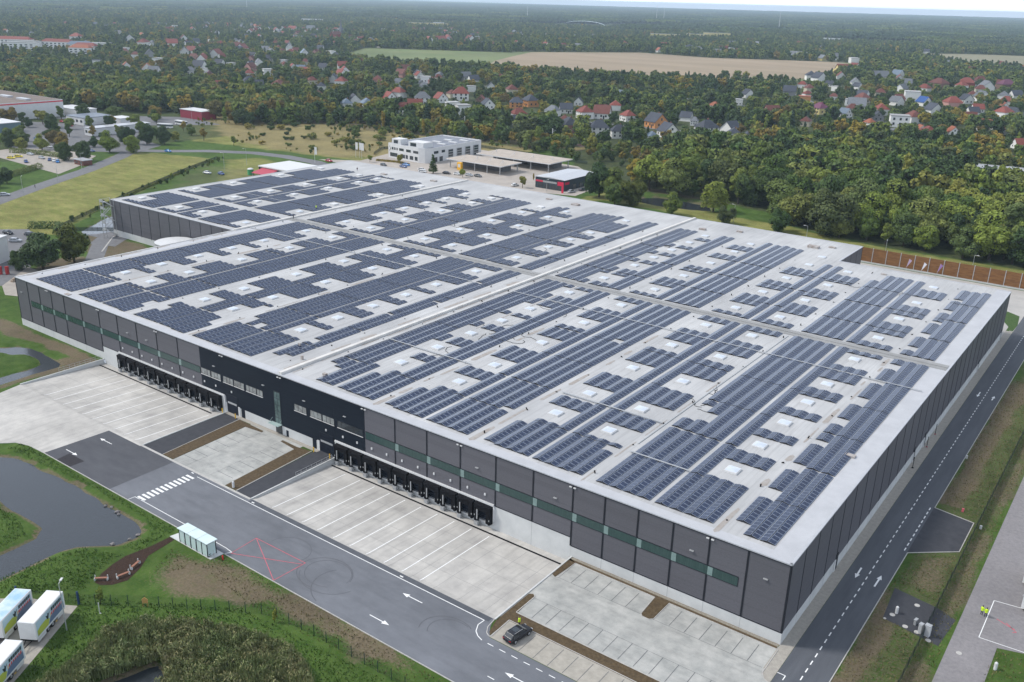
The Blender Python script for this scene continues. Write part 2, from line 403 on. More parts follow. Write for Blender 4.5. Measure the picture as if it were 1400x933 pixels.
def gnoise(sc, det=6, stretch=None):
    z = n.new("ShaderNodeTexNoise"); z.inputs["Scale"].default_value = sc; z.inputs["Detail"].default_value = det; z.inputs["Roughness"].default_value = 0.7
    if stretch:
        mp = n.new("ShaderNodeMapping"); mp.inputs["Scale"].default_value = stretch; l.new(geo.outputs["Position"], mp.inputs[0]); l.new(mp.outputs[0], z.inputs["Vector"])
    else: l.new(geo.outputs["Position"], z.inputs["Vector"])
    return z.outputs["Fac"]
def rng_(src, a, b_, c=0, d=1):
    r = n.new("ShaderNodeMapRange"); r.inputs[1].default_value = a; r.inputs[2].default_value = b_; r.inputs[3].default_value = c; r.inputs[4].default_value = d
    l.new(src, r.inputs[0]); return r.outputs[0]
def mixc(f, A, B):
    m = n.new("ShaderNodeMix"); m.data_type = 'RGBA'; l.new(f, m.inputs["Factor"])
    for s_, k in ((A, "A"), (B, "B")):
        if isinstance(s_, tuple): m.inputs[k].default_value = (*s_, 1)
        else: l.new(s_, m.inputs[k])
    return m.outputs["Result"]
f1 = gnoise(0.35, 8); f2 = gnoise(2.2, 8); f3 = gnoise(0.05, 6); f4 = gnoise(0.16, 10, (0.6, 1.3, 1))
grass = mixc(rng_(f1, 0.35, 0.65), (0.034,0.078,0.012), (0.075,0.125,0.028))
grass = mixc(rng_(f2, 0.45, 0.75, 0, 0.6), grass, (0.10,0.115,0.04))
meadow = mixc(rng_(f4, 0.38, 0.60), (0.15,0.18,0.04), (0.27,0.26,0.085))
meadow = mixc(rng_(f2, 0.46, 0.60, 0, 0.75), meadow, (0.085,0.095,0.03))
f5 = gnoise(0.9, 10, (0.7,1.2,1))
meadow = mixc(rng_(f5, 0.5, 0.62, 0, 0.75), meadow, (0.19,0.15,0.065))
soil = mixc(rng_(f2, 0.35, 0.65), (0.10,0.078,0.05), (0.165,0.135,0.09))
soil = mixc(rng_(f1, 0.5, 0.7, 0, 0.7), soil, (0.10,0.11,0.045))
floor = mixc(rng_(f1, 0.4, 0.6), (0.035,0.050,0.020), (0.075,0.085,0.035))
# break the edges between covers up with fine noise
def edge(src):
    a_ = n.new("ShaderNodeMath"); a_.operation = 'ADD'; l.new(src, a_.inputs[0]); l.new(rng_(f2, 0.2, 0.8, -0.3, 0.3), a_.inputs[1])
    return rng_(a_.outputs[0], 0.35, 0.65)
c = mixc(edge(sp.outputs[1]), grass, meadow)
c = mixc(edge(sp.outputs[2]), c, floor)
tan = mixc(rng_(f2, 0.35, 0.62), (0.30,0.235,0.12), (0.17,0.15,0.06))
tan = mixc(rng_(f5, 0.5, 0.65, 0, 0.7), tan, (0.12,0.085,0.05))
c = mixc(edge(va.outputs[1]), c, tan)
c = mixc(edge(sp.outputs[0]), c, soil)
hh = n.new("ShaderNodeHueSaturation"); l.new(c, hh.inputs["Color"]); l.new(rng_(f3, 0.3, 0.7, 0.75, 1.3), hh.inputs["Value"])
l.new(hh.outputs[0], b.inputs["Base Color"])
bp = n.new("ShaderNodeBump"); bp.inputs["Strength"].default_value = 0.6; bp.inputs["Distance"].default_value = 0.25
l.new(f2, bp.inputs["Height"]); l.new(bp.outputs[0], b.inputs["Normal"])
me.materials.append(gm); MATS["grass_ground"] = gm
tag(link("ground", me), kind="structure")

# water
wm = bpy.data.materials.new("pond_water"); wm.use_nodes = True
n = wm.node_tree.nodes; l = wm.node_tree.links; b = n["Principled BSDF"]
b.inputs["Base Color"].default_value = (0.030,0.036,0.042,1); b.inputs["Roughness"].default_value = 0.12; b.inputs["Specular IOR Level"].default_value = 0.9; b.inputs["IOR"].default_value = 1.4
z = n.new("ShaderNodeTexNoise"); z.inputs["Scale"].default_value = 3.5; z.inputs["Detail"].default_value = 4
geo = n.new("ShaderNodeNewGeometry"); l.new(geo.outputs["Position"], z.inputs["Vector"])
bp = n.new("ShaderNodeBump"); bp.inputs["Strength"].default_value = 0.25; bp.inputs["Distance"].default_value = 0.12; l.new(z.outputs["Fac"], bp.inputs["Height"]); l.new(bp.outputs[0], b.inputs["Normal"])
def water(name, x0, x1, y0, y1, z_, m=wm):
    tag(MB().rect(x0, x1, y0, y1, z_).build(name, m), kind="structure")
water("pond_water", -160, -99.5, -79, -38, -0.6)
water("pond_water", -214, -183.6, -36, -6.2, -0.42)
water("pond_water", -330, -296.5, 65, 114, -0.6)
water("pond_water", -74.5, -61.5, -73, -58, -0.7)
water("pond_water", -183, -140, 272, 292, -0.8)

# ================================================================== roads and paving (sheets, real kerbs)
def struct(name, mb, m): return tag(mb.build(name, m), kind="structure")
ZP = 0.03
struct("street", MB().sheet([(-142.5,-36.2),(-118.8,-36.2),(-118.8,-21.7),(-141.8,-21.7)], ZP), mat("asphalt_patch", (0.085,0.088,0.098), (0.068,0.07,0.08), 0.5, 0.8, 8, big=0.12, stretch=(0.4,1,1)))
struct("street", MB().sheet([(-118.8,-36.2),(80,-36.2),(80,-26),(8,-26),(1.9,-25.6),(-35.2,-25.6),(-36.6,-23.6),(-37.3,-21.7),(-118.8,-21.7)], ZP), M_ASPH)
struct("street_patch", MB().sheet([(-137.8,-36.1),(-132.9,-36.1),(-132.8,-33.1),(-138.3,-33.1)], ZP+0.006), mat("fresh_asphalt", (0.030,0.028,0.032), (0.022,0.02,0.024), 2, 0.8, 5))
struct("street_edge_strip", MB().rect(-94.6,-37.6,-22.75,-21.75, ZP+0.006), M_ASPH2)
struct("service_road", MB().rect(1.95,8.5,-40,186,ZP+0.008).rect(1.95,8.9,186,420,ZP+0.008), M_ASPH2)
struct("lay_by", MB().sheet([(8.5,57.5),(15.7,56.2),(15.7,44.2),(8.5,38.1)], ZP+0.004), M_ASPHD)
struct("cabinet_plot", MB().sheet([(9.7,25.8),(10.4,16.4),(19.0,14.6),(19.7,23.0),(16.6,24.5)], ZP), M_ASPHD)
struct("gravel_track", MB().sheet([(20.2,-30),(26.3,-30),(26.2,19.7),(29.7,20.8),(60,26),(60,120),(40,130),(20.1,140)], ZP), M_GRAVEL)
struct("footway", MB().rect(-0.02,1.9,-6.5,182,ZP+0.004), M_STRIP)
struct("footway", MB().sheet([(0.1,-6.4),(1.9,-6.4),(1.9,-8.9),(1.0,-8.6),(0.3,-7.6)], ZP+0.006), M_STRIP)
struct("footway", MB().rect(-130.2,-95.1,-1.1,-0.02,ZP+0.004), M_STRIP)
struct("rear_yard", MB().sheet([(0.3,200),(0.8,182.2),(2.0,182.2),(1.95,187),(8.9,187),(8.9,232),(-60,232),(-60,199),(-49.4,199),(-49.4,174.4),(0.0,174.4),(0.0,186),(-0.2,199)], ZP), mat("rear_concrete", (0.44,0.42,0.39), (0.36,0.345,0.325), 0.15, 0.85, 6, big=0.08))
struct("grass_patch", MB().sheet([(0.3,182.6),(1.8,182.6),(1.95,190),(0.9,200),(-3,203),(-6,200),(0.1,186)], ZP+0.02), mat("grass_small", (0.03,0.075,0.015), (0.07,0.11,0.03), 1.5, 0.95, 5))
struct("left_yard", MB().sheet([(-180.6,-21.7),(-179.3,-27.1),(-180.5,-45),(-153.6,-39.7),(-151.3,-37.4),(-147.8,-36.4),(-142.5,-36.2),(-141.8,-21.7)], ZP-0.004), M_CONC)
struct("left_yard_strip", MB().rect(-141.8,-130.2,-22.3,-21.7,ZP+0.008), M_CONC)
struct("ramp_lane", MB().sheet([(-130.0,-21.7),(-123.4,-21.7),(-124.9,-1.1),(-130.0,-1.1)], ZP).rect(-130.2,-126.4,-1.2,-0.02,ZP), M_ASPHD)
struct("ramp_lane", MB().sheet([(-99.6,-21.7),(-94.9,-21.7),(-94.9,-1.1),(-100.6,-1.1)], ZP).rect(-99.8,-95.4,-1.2,-0.02,ZP+0.008), M_ASPHD)
struct("parking_lot", MB().sheet([(-119.9,-21.7),(-103.1,-21.7),(-104.0,-1.05),(-120.9,-1.05)], ZP+0.002), M_PAVER)
struct("parking_lot", MB().rect(-37.0,1.9,-20.6,-0.6,ZP-0.004), M_PAVER)
struct("parking_bays", MB().rect(-35.4,1.9,-25.5,-20.5,ZP+0.002), M_PAVER2)
# planting strips
beds = MB()
Z1 = 0.09
for poly in ([(-123.3,-21.5),(-120.0,-21.5),(-120.9,-2.7),(-115.9,-2.2),(-116.1,-1.6),(-124.7,-1.2)],
             [(-103.0,-21.5),(-99.7,-21.5),(-100.8,-1.5),(-104.6,-2.1),(-109.4,-1.9),(-109.4,-2.5),(-104.4,-3.1)],
             [(-36.8,-21.9),(-36.0,-24.6),(-35.5,-25.1),(-35.2,-20.6),(1.0,-20.6),(1.0,-18.4),(-35.4,-18.4),(-35.7,-13.2),(-36.2,-12.8),(-36.8,-13.2)],
             [(-36.9,-6.3),(-36.1,-6.7),(-35.7,-1.7),(-35.7,-1.2),(-37.0,-0.6)],
             [(-37,-1.2),(-0.1,-1.2),(-0.1,-0.75),(-37,-0.75)],
             [(-20.3,-1.2),(-20.0,-6.3),(-19.6,-6.8),(-18.4,-6.8),(-18.0,-6.3),(-17.9,-1.2)]):
    beds.prism(poly, 0.0, Z1)
struct("planting_bed", beds, M_SOIL)
struct("gravel_drain", MB().rect(-37,-0.1,-0.75,-0.02,0.05), mat("drain_gravel", (0.30,0.27,0.22), (0.18,0.16,0.13), 6, 0.9, 4))
struct("mulch_path", MB().sheet([(-94.2,-38.9),(-93.4,-44.5),(-91.2,-47.5),(-89.8,-50.6),(-90.6,-52.8),(-92.0,-54.0),(-93.3,-54.2),(-94.8,-52.2),(-95.8,-49.5),(-96.3,-47.0),(-95.6,-42.5),(-95.6,-38.9)], 0.03), M_MULCH)
struct("shelter_slab", MB().prism([(-95.7,-38.8),(-84.3,-38.8),(-84.0,-36.3),(-95.2,-36.3)], 0, 0.1), M_CWALL)
struct("trailer_pad", MB().sheet([(-91.6,-60.2),(-89.8,-59.1),(-84.6,-67.2),(-81.3,-72.5),(-76.5,-81),(-95,-86),(-106,-70),(-97.5,-62.6)], 0.03), M_STRIP)
kerb = MB()
def kerbline(pts, w=0.14, h=0.10):
    for a, b_ in zip(pts[:-1], pts[1:]):
        d = (Vector(b_)-Vector(a)).normalized(); nn = Vector((-d.y, d.x))*w/2
        a_ = Vector(a); c_ = Vector(b_)
        kerb.prism([tuple(a_-nn), tuple(c_-nn), tuple(c_+nn), tuple(a_+nn)], 0, h)
kerbline([(-180.6,-45),(-153.6,-39.8),(-151.3,-37.5),(-147.8,-36.5),(-142.5,-36.3),(-96,-36.3)])
kerbline([(-83.9,-36.3),(80,-36.3)])
kerbline([(8.6,-40),(8.6,38.0),(15.8,44.1),(15.8,56.3),(8.6,57.6),(8.6,186)])
kerbline([(-130.1,-21.9),(-95.1,-21.9)], 0.5, 0.07)
kerbline([(-37.2,-21.6),(-36.9,-23.8),(-36.2,-25.0),(-35.5,-25.4),(-35.2,-25.2),(-35.3,-20.5),(1.2,-20.5)])
kerbline([(-35.6,-18.3),(1.1,-18.3)]); kerbline([(-35.6,-18.3),(-35.6,-13.2),(-36.1,-12.7)])
kerbline([(-36.0,-6.9),(-35.6,-6.4),(-35.6,-1.3),(-20.4,-1.3),(-20.1,-6.4),(-19.7,-6.9),(-18.4,-6.9),(-17.9,-6.4),(-17.8,-1.3),(0.2,-1.3),(0.25,-7.6),(1.0,-8.7),(1.9,-9)], 0.1)
kerbline([(-99.7,-21.5),(-100.9,-1.4)], 0.16); kerbline([(-123.35,-21.5),(-124.9,-1.1)], 0.12)
struct("kerb", kerb, M_KERB)

# sunk loading yards with retaining walls
def yard_z(y): return float(np.interp(y, [-21.75,-20.6,-2.5,0.3], [0.026,-0.22,-1.0,-1.1]))
for x0, x1 in ((-94.95,-37.25), (-180.55,-130.35)):
    mb = MB()
    ys = [-21.72,-20.6,-16,-12,-8,-5,-2.5,0.2]
    for a, b_ in zip(ys[:-1], ys[1:]):
        mb.quad((x0,a,yard_z(a)), (x1,a,yard_z(a)), (x1,b_,yard_z(b_)), (x0,b_,yard_z(b_)))
    struct("loading_yard", mb, M_CONC)
    mw = MB()
    for xx in (x0-0.12, x1+0.12): mw.box(xx-0.14, xx+0.14, -21.7, -0.02, -1.6, 0.16)
    struct("yard_retaining_wall", mw, M_CWALL)
    xe = x1-0.4 if x0 > -100 else x1-3.8
    md = MB(); md.quad((x0+0.3,-1.95,yard_z(-1.95)+0.012),(xe,-1.95,yard_z(-1.95)+0.012),(xe,-1.5,yard_z(-1.5)+0.012),(x0+0.3,-1.5,yard_z(-1.5)+0.012))
    struct("yard_drain", md, M_BLACK)

# painted markings
mk = MB(); ZM = ZP+0.016
def yline(x, y0, y1, w=0.20):
    ys = [y0]+[q_ for q_ in (-20.6,-2.5) if y0 < q_ < y1]+[y1]
    for a, b_ in zip(ys[:-1], ys[1:]):
        mk.quad((x-w/2,a,yard_z(a)+0.014), (x+w/2,a,yard_z(a)+0.014), (x+w/2,b_,yard_z(b_)+0.014), (x-w/2,b_,yard_z(b_)+0.014))
for i in range(10): yline(-89.75+4.075*i, -21.2, -2.6)
for i in range(10): yline(-170.6+4.09*i, -21.2, -2.8)
mk.line((-110.0,-22.9),(-38.3,-22.9),0.14,ZM)
arc = [(-38.3,-22.9),(-38.4,-24.3),(-37.7,-25.7),(-36.8,-26.4),(-35.7,-26.8)]
for a, b_ in zip(arc[:-1], arc[1:]): mk.line(a, b_, 0.14, ZM)
for i in range(40): mk.line((-34.6+2.2*i,-26.85),(-33.5+2.2*i,-26.85),0.13,ZM)
for i in range(20): mk.line((-30.3+4.4*i,-32.4),(-29.1+4.4*i,-32.4),0.13,ZM)
for a, b_ in (((-110.6,-34.8),(-94.3,-34.8)),((-112.6,-36.1),(-112.5,-34.8)),((-112.5,-34.8),(-111.0,-34.8)),((-85,-35.0),(-83.3,-35.2)),((-83.3,-35.2),(-83.9,-36.1)),((-94.3,-34.8),(-85,-35.0))): mk.line(a, b_, 0.13, ZM)
for i in range(12): mk.rect(-112.2,-109.9,-34.6+i*0.96,-34.1+i*0.96,ZM)
def arrow(tail, tip, w=0.16, hw=0.42, hl=1.3):
    t = Vector(tail); p = Vector(tip); d = (p-t).normalized(); nn = Vector((-d.y, d.x)); m_ = p-d*hl
    mk.line(tuple(t), tuple(m_), w, ZM); mk.add([(*(m_-nn*hw),ZM),(*p,ZM),(*(m_+nn*hw),ZM)], [(0,1,2)])
for a, b_ in (((-48.6,-25.6),(-52.8,-25.6)),((-53.0,-32.8),(-48.9,-32.8)),((-135.5,-25.5),(-139.8,-25.5)),((-140.5,-32.65),(-136.3,-32.65)),((-24.5,-30.3),(-28.8,-30.3))): arrow(a, b_)
for a, b_ in (((3.55,28.2),(3.6,24.5)),((6.9,24.0),(6.95,28.0)),((3.75,125.4),(3.7,121.6)),((7.05,121.6),(7.1,124.8)),((6.9,-12),(6.95,-8))): arrow(a, b_, 0.28, 0.42, 1.4)
for i in range(125): mk.line((5.15,-20+2.05*i),(5.15,-18.95+2.05*i),0.17,ZM)
for i in range(10): mk.line((7.95,38.4+1.95*i),(7.95,39.5+1.95*i),0.2,ZM)
mk.line((1.95,-6.1),(3.15,-6.1),0.14,ZM); mk.line((3.15,-6.1),(3.15,-7.2),0.14,ZM)
for pts in (((23.5,20.7),(23.55,32.4)),((23.55,32.4),(31,33.4)),((23.5,20.7),(31,21.2))): mk.line(*pts, 0.12, ZM)
for q_ in ((-112.0,-22.5),(-93.7,-22.4),(-56.0,-22.4)): mk.rect(q_[0]-0.35,q_[0]+0.35,q_[1]-0.12,q_[1]+0.12,ZM+0.002)
struct("road_markings", mk, M_MARK)
rd = MB(); A_, B_, C_, D_ = (-83.6,-29.8), (-71.2,-29.6), (-71.5,-36.1), (-83.2,-35.5)
for a, b_ in ((A_,B_),(A_,C_),(B_,C_),(D_,(-71.4,-30.2)),(D_,A_)): rd.line(a, b_, 0.12, ZM+0.002+0.001*len(rd.f))
for a, b_ in (((24.8,27.4),(26.4,26.6)),((26.4,26.6),(27.6,26.2)),((26.2,27.2),(27.9,25.6)),((27.9,25.6),(27.4,25.2))): rd.line(a, b_, 0.14, ZM)
struct("red_survey_marks", rd, M_RED)
# dark bay lines between the parking places
bl = MB(); ZB = ZP+0.012
for y in (-5.6,-8.35,-11.0,-13.65,-16.3,-18.9):
    bl.line((-120.1,y),(-115.6,y),0.09,ZB); bl.line((-109.0,y),(-104.2,y),0.09,ZB)
bl.line((-115.6,-21.4),(-115.9,-2.6),0.05,ZB+0.002); bl.line((-108.7,-21.4),(-109.3,-2.6),0.05,ZB+0.002)
for i in range(14):
    x = -33.1+2.55*i
    if not -21 < x < -17.6 and x < 0: bl.line((x,-6.4),(x,-1.9),0.09,ZB)
for i in range(13): bl.line((-32.9+2.55*i,-17.9),(-32.9+2.55*i,-13.5),0.09,ZB)
for i in range(14): bl.line((-30.0+2.55*i,-25.4),(-30.0+2.55*i,-21.0),0.09,ZB)
bl.line((-35.5,-6.5),(-0.2,-6.5),0.05,ZB+0.002); bl.line((-35.6,-13.5),(0.5,-13.5),0.05,ZB+0.002)
struct("parking_bay_lines", bl, mat("dark_pavers", (0.085,0.09,0.10), (0.15,0.155,0.16), 5, 0.9, 3))
# expansion joints of the concrete yards
jo = MB()
for i in range(1, 12):
    for x0, x1 in ((-94.9,-37.3),(-180.5,-130.4)):
        x = x0+i*5.0
        if x < x1-1: jo.quad((x-0.03,-21.6,0.012),(x+0.03,-21.6,0.012),(x+0.03,-20.6,yard_z(-20.6)+0.006),(x-0.03,-20.6,yard_z(-20.6)+0.006)); jo.quad((x-0.03,-20.6,yard_z(-20.6)+0.006),(x+0.03,-20.6,yard_z(-20.6)+0.006),(x+0.03,-2.5,yard_z(-2.5)+0.006),(x-0.03,-2.5,yard_z(-2.5)+0.006))
for y in (-16.5,-11.5,-6.5):
    for x0, x1 in ((-94.9,-37.3),(-180.5,-130.4)):
        jo.quad((x0,y-0.03,yard_z(y-0.03)+0.008),(x1,y-0.03,yard_z(y-0.03)+0.008),(x1,y+0.03,yard_z(y+0.03)+0.008),(x0,y+0.03,yard_z(y+0.03)+0.008))
struct("concrete_joints", jo, mat("joint_fill", (0.27,0.265,0.26), rough=0.9))
# tyre scrub rings on the street
ty = MB()
for (cx_, cy_, r, a0, a1, w) in ((-66.5,-29.6,5.0,0.2,4.9,0.16),(-66.0,-29.3,4.2,0.0,5.4,0.13),(-65.2,-29.5,5.6,3.6,6.1,0.14),(-76.5,-28.6,4.2,-0.4,3.2,0.12),(-60,-30.5,6.5,2.6,4.4,0.2),(-40.5,-28.5,3.6,1.2,3.8,0.16),(-41,-28.8,4.4,1.0,3.6,0.2)):
    k = 40
    for i in range(k):
        t0 = a0+(a1-a0)*i/k; t1 = a0+(a1-a0)*(i+1)/k
        zz = ZM-0.006+0.0004*(len(ty.f) % 7)
        ty.quad((cx_+r*math.cos(t0),cy_+r*0.8*math.sin(t0),zz),(cx_+(r+w)*math.cos(t0),cy_+(r+w)*0.8*math.sin(t0),zz),(cx_+(r+w)*math.cos(t1),cy_+(r+w)*0.8*math.sin(t1),zz),(cx_+r*math.cos(t1),cy_+r*0.8*math.sin(t1),zz))
struct("tyre_marks", ty, mat("tyre_marks", (0.095,0.097,0.107), (0.118,0.12,0.132), 1.5, 0.85, 6))

# distant roads, car parks, fields
far = MB()
def band(pts, w, z, mb):
    pts = [Vector(p_) for p_ in pts]
    L_, R_ = [], []
    for i, p_ in enumerate(pts):
        d = (pts[min(i+1, len(pts)-1)]-pts[max(i-1, 0)]).normalized(); nn = Vector((-d.y, d.x))*w/2
        L_.append(p_+nn); R_.append(p_-nn)
    for i in range(len(pts)-1): mb.quad((*R_[i],z),(*R_[i+1],z),(*L_[i+1],z),(*L_[i],z))
band([(-350,20),(-388,75),(-407,103),(-430,140),(-456,175),(-472,193),(-500,212),(-540,235),(-600,270)], 9, 0.05, far)
band([(-472,193),(-458,203),(-440,222),(-415,237),(-392,241),(-366,240),(-330,228),(-300,215)], 9, 0.056, far)
struct("far_road", far, M_ROADFAR)
band_m = MB(); band([(-300,67),(-301,75),(-292,66),(-281,58),(-270,50),(-262,42)], 6, 0.04, band_m)
band_m.sheet([(-300,80),(-292,84),(-286,72),(-280,64),(-292,60)], 0.045)
struct("fire_lane", band_m, M_ROADFAR)
band_k = MB(); band([(-306,76),(-300,80.5),(-293,71),(-285,64),(-277,57)], 0.5, 0.09, band_k); struct("lane_kerb", band_k, M_KERB)
cp = MB(); cp.sheet([(-350,36),(-328,57),(-308,48),(-288,40),(-272,27),(-262,14),(-275,4),(-310,6)], 0.04)
struct("car_park", cp, M_ROADFAR)
cp = MB(); cp.sheet([(-277,30),(-262,14),(-252,10),(-243,14),(-262,30)], 0.06)
cp.sheet([(-520,130),(-430,125),(-445,145),(-468,168),(-530,165)], 0.05)
struct("sandy_car_park", cp, mat("sandy_paving", (0.38,0.34,0.29), (0.30,0.27,0.24), 0.4, 0.9, 5))
cp = MB(); cp.sheet([(-620,180),(-530,150),(-490,170),(-462,190),(-476,215),(-520,225),(-560,260),(-600,232),(-630,215)], 0.06)
cp.sheet([(-640,235),(-560,262),(-530,300),(-580,310),(-640,262)], 0.07)
struct("far_car_park", cp, M_ROADFAR)
cp = MB(); cp.sheet([(-372,248),(-352,262),(-360,300),(-340,345),(-250,335),(-210,300),(-205,262),(-240,252),(-300,246)], 0.06)
struct("depot_yard", cp, mat("depot_paving", (0.42,0.375,0.33), (0.34,0.305,0.27), 0.15, 0.9, 5, big=0.08))
rl = MB(); rl.rect(-900,500,400.5,410.5,0.08)
struct("railway_ballast", rl, mat("ballast", (0.16,0.12,0.10), (0.11,0.085,0.07), 1.0, 0.95, 5))
rr = MB()
for y in (403,404.5,407,408.5): rr.box(-900,500,y-0.05,y+0.05,0.1,0.25)
struct("railway_rails", rr, mat("rust_rail", (0.20,0.12,0.08), rough=0.5, metal=0.4))
FIELD = [(-1043,895),(-900,885),(-752,946),(-735,925),(-575,945),(-414,1032),(-380,1100),(-430,1500),(-483,1564),(-602,1504),(-685,1458),(-849,1489),(-993,1277),(-975,1253),(-1201,1117)]
TAN = [(-800,960),(-752,955),(-700,975),(-575,965),(-425,1045),(-400,1120),(-440,1500),(-500,1555),(-602,1500),(-685,1452),(-845,1480),(-960,1290),(-900,1150),(-850,1040)]
FIELD2 = [(-560,2000),(-420,2180),(-150,2320),(-60,1760),(-180,1700),(-330,1760),(-400,1850)]
struct("field", MB().sheet(FIELD, 0.5), mat("green_field", (0.11,0.15,0.05), (0.16,0.18,0.07), 0.01, 0.95, 6, big=0.15, bigscale=0.006))
struct("stubble_field", MB().sheet(TAN, 0.9), mat("stubble", (0.33,0.25,0.165), (0.25,0.195,0.125), 0.012, 0.95, 9, big=0.10, bigscale=0.004, stretch=(0.25,1.4,1)))
struct("stubble_field", MB().sheet(FIELD2, 0.5), mat("stubble2", (0.24,0.215,0.13), (0.18,0.17,0.10), 0.012, 0.95, 8, stretch=(0.25,1.4,1)))
struct("village_lawn", MB().sheet([(-270,455),(-215,455),(-222,482),(-250,486),(-275,475)], 0.15), mat("lawn", (0.12,0.14,0.04), (0.17,0.17,0.06), 0.2, 0.95, 6))

# haze: one closed box round the camera and everything on the ground
hz = MB().box(-14000, 3500, -1200, 15500, -4, 93.5).build("haze", [])
hm = bpy.data.materials.new("haze_air"); hm.use_nodes = True
n = hm.node_tree.nodes; l = hm.node_tree.links
n.remove(n["Principled BSDF"])
pv = n.new("ShaderNodeVolumePrincipled"); pv.inputs["Color"].default_value = (0.70,0.87,1.0,1); pv.inputs["Density"].default_value = 0.00009; pv.inputs["Anisotropy"].default_value = 0.2
l.new(pv.outputs[0], n["Material Output"].inputs["Volume"])
hz.data.materials.append(hm); tag(hz, kind="stuff")

# ================================================================== the warehouse
HR = 14.0
X0L, XW, YW, YB, XR, YR, XM = -221.75, -295.5, 73.5, 198.9, -49.5, 174.4, -111.5
wh = empty("warehouse", (0, 0, 0))
tag(wh, "huge flat-roofed grey and navy logistics warehouse with loading docks along its front", "warehouse")
OUT = [(0,0),(0,YR),(XR,YR),(XR,YB),(XW,YB),(XW,YW),(X0L,YW),(X0L,0)]
MB().sheet(OUT, HR).build("roof", M_ROOF, wh)
# metal coping round the roof
cp = MB()
def wall_seg(mb, a, b_, z0, z1, off, th, mi=0):
    """box along the outer face of edge a->b, standing 'off' proud"""
    a = Vector(a); b_ = Vector(b_); d = (b_-a).normalized(); nn = Vector((d.y, -d.x))
    # outward is away from the building centre
    c_ = Vector((-110, 90))
    if nn.dot((a+b_)/2-c_) < 0: nn = -nn
    p = [a+nn*off, b_+nn*off, b_+nn*(off-th), a+nn*(off-th)]
    mb.prism([tuple(q_) for q_ in p], z0, z1, mi)
edges = list(zip(OUT, OUT[1:]+OUT[:1]))
for a, b_ in edges:
    ax, ay = a; bx, by = b_
    wall_seg(cp, a, b_, HR-0.12, HR+0.10, 0.10, 0.42)
cp.build("coping", M_COPE, wh)
em = MB()
em.rect(-3.6,-0.35,0.35,YR-0.35,HR+0.012); em.rect(X0L+0.35,-3.6,0.35,2.2,HR+0.016)
em.rect(X0L+0.35,X0L+4.6,2.2,95.4,HR+0.016)
em.build("roof_edge", M_ROOFL, wh)
wallc = MB(); wallb = MB()
# cladding, concrete base
def zbase(x):  # bottom of cladding on the front
    return 3.72 if (-95.3 < x < -37.5 or -180.4 < x < -130.6) else 2.1
clad = MB(); dark = MB(); base = MB(); seam = MB()
def bays(xs, z0):
    xs = sorted(xs)
    for a, b_ in zip(xs[:-1], xs[1:]): MB().box(a, b_, 0.02, 0.4, z0, HR-0.15).build("cladding_panel", M_CLAD, wh)
bays([-86.45,-78.3,-70.15,-62.0,-53.85,-45.7,-37.5], 3.72); bays([-37.5,-31.35,-25.15,-18.95,-12.75,-6.55,-0.02], 2.1)
bays([-180.4,-172.3,-164.1,-155.8,-147.5,-139.15], 3.72); bays([X0L,-215.6,-209.4,-203.2,-196.9,-188.7,-180.4], 2.1)
for i in range(28): MB().box(-0.4,0.0,0.42+6.2*i if i == 0 else 6.2*i,6.2*(i+1),2.1,HR-0.15).build("cladding_panel", M_CLAD, wh)
dark.box(-95.3,-86.47,0.0,0.38,3.72,HR-0.14); dark.box(-130.6,-95.32,0.0,0.38,2.1,HR-0.14); dark.box(-139.13,-130.62,0.0,0.38,3.72,HR-0.14)
base.box(-95.3,-37.45,-0.0,0.38,-1.5,3.70); base.box(-37.43,0.0,0.0,0.38,-0.2,2.08); base.box(-180.4,-130.6,0.0,0.38,-1.5,3.70)
base.box(X0L-0.02,-180.42,0.0,0.38,-0.2,2.08); base.box(-130.58,-95.32,0.0,0.36,-0.2,2.08)
# right side
clad.box(-0.4,0.0,173.6,YR,2.1,HR-0.15); base.box(-0.38,0.02,0.40,YR,-0.2,2.08)
# other walls
def sidewall(a, b_):
    wall_seg(clad, a, b_, 2.1, HR-0.15, 0.0, 0.4); wall_seg(base, a, b_, -0.2, 2.08, 0.03, 0.38)
sidewall((XR,YR),(XR,YB)); 
clad.box(XR,-0.42,YR-0.4,YR,2.1,HR-0.15); clad.box(XW,XR,YB-0.4,YB,2.1,HR-0.15)
clad.box(XW,X0L,YW,YW+0.4,2.1,HR-0.15); base.box(XW,X0L,YW-0.03,YW+0.3,-0.2,2.4)
clad.box(XW,XW+0.4,YW+0.42,YB-0.42,2.1,HR-0.15); base.box(XW-0.03,XW+0.3,YW+0.3,YB,-0.2,2.08)
clad.box(X0L,X0L+0.4,0.42,YW,2.1,HR-0.15); base.box(X0L-0.03,X0L+0.3,0.4,YW-0.04,-0.2,2.08)
base.box(XR,-0.4,YR-0.3,YR+0.03,-0.2,2.08)
clad.build("cladding", M_CLAD, wh); dark.build("dark_cladding", M_DARK, wh); base.build("concrete_base", M_CWALL, wh)
front_seams = [-6.55,-12.75,-18.95,-25.15,-31.35,-37.55,-45.7,-53.85,-62.0,-70.15,-78.3,-147.5,-155.8,-164.1,-172.3,-180.5,-188.7,-196.9,-203.2,-209.4,-215.6]
class Each:
    """every box its own part"""
    def __init__(s_, name, m, par): s_.a = (name, m, par)
    def box(s_, *q): MB().box(*q).build(s_.a[0], s_.a[1], s_.a[2])
    def build(s_, *q): pass
seam = Each("black_joint", M_SEAM, wh)
for x in front_seams: seam.box(x-0.14,x+0.14,-0.05,0.0,zbase(x+0.1) if x not in (-37.55,-180.5) else 2.1,HR-0.13)
seam.box(-0.22,0.06,-0.06,0.30,2.1,HR-0.13)
seam.box(X0L-0.05,X0L+0.12,-0.05,0.2,2.1,HR-0.13)
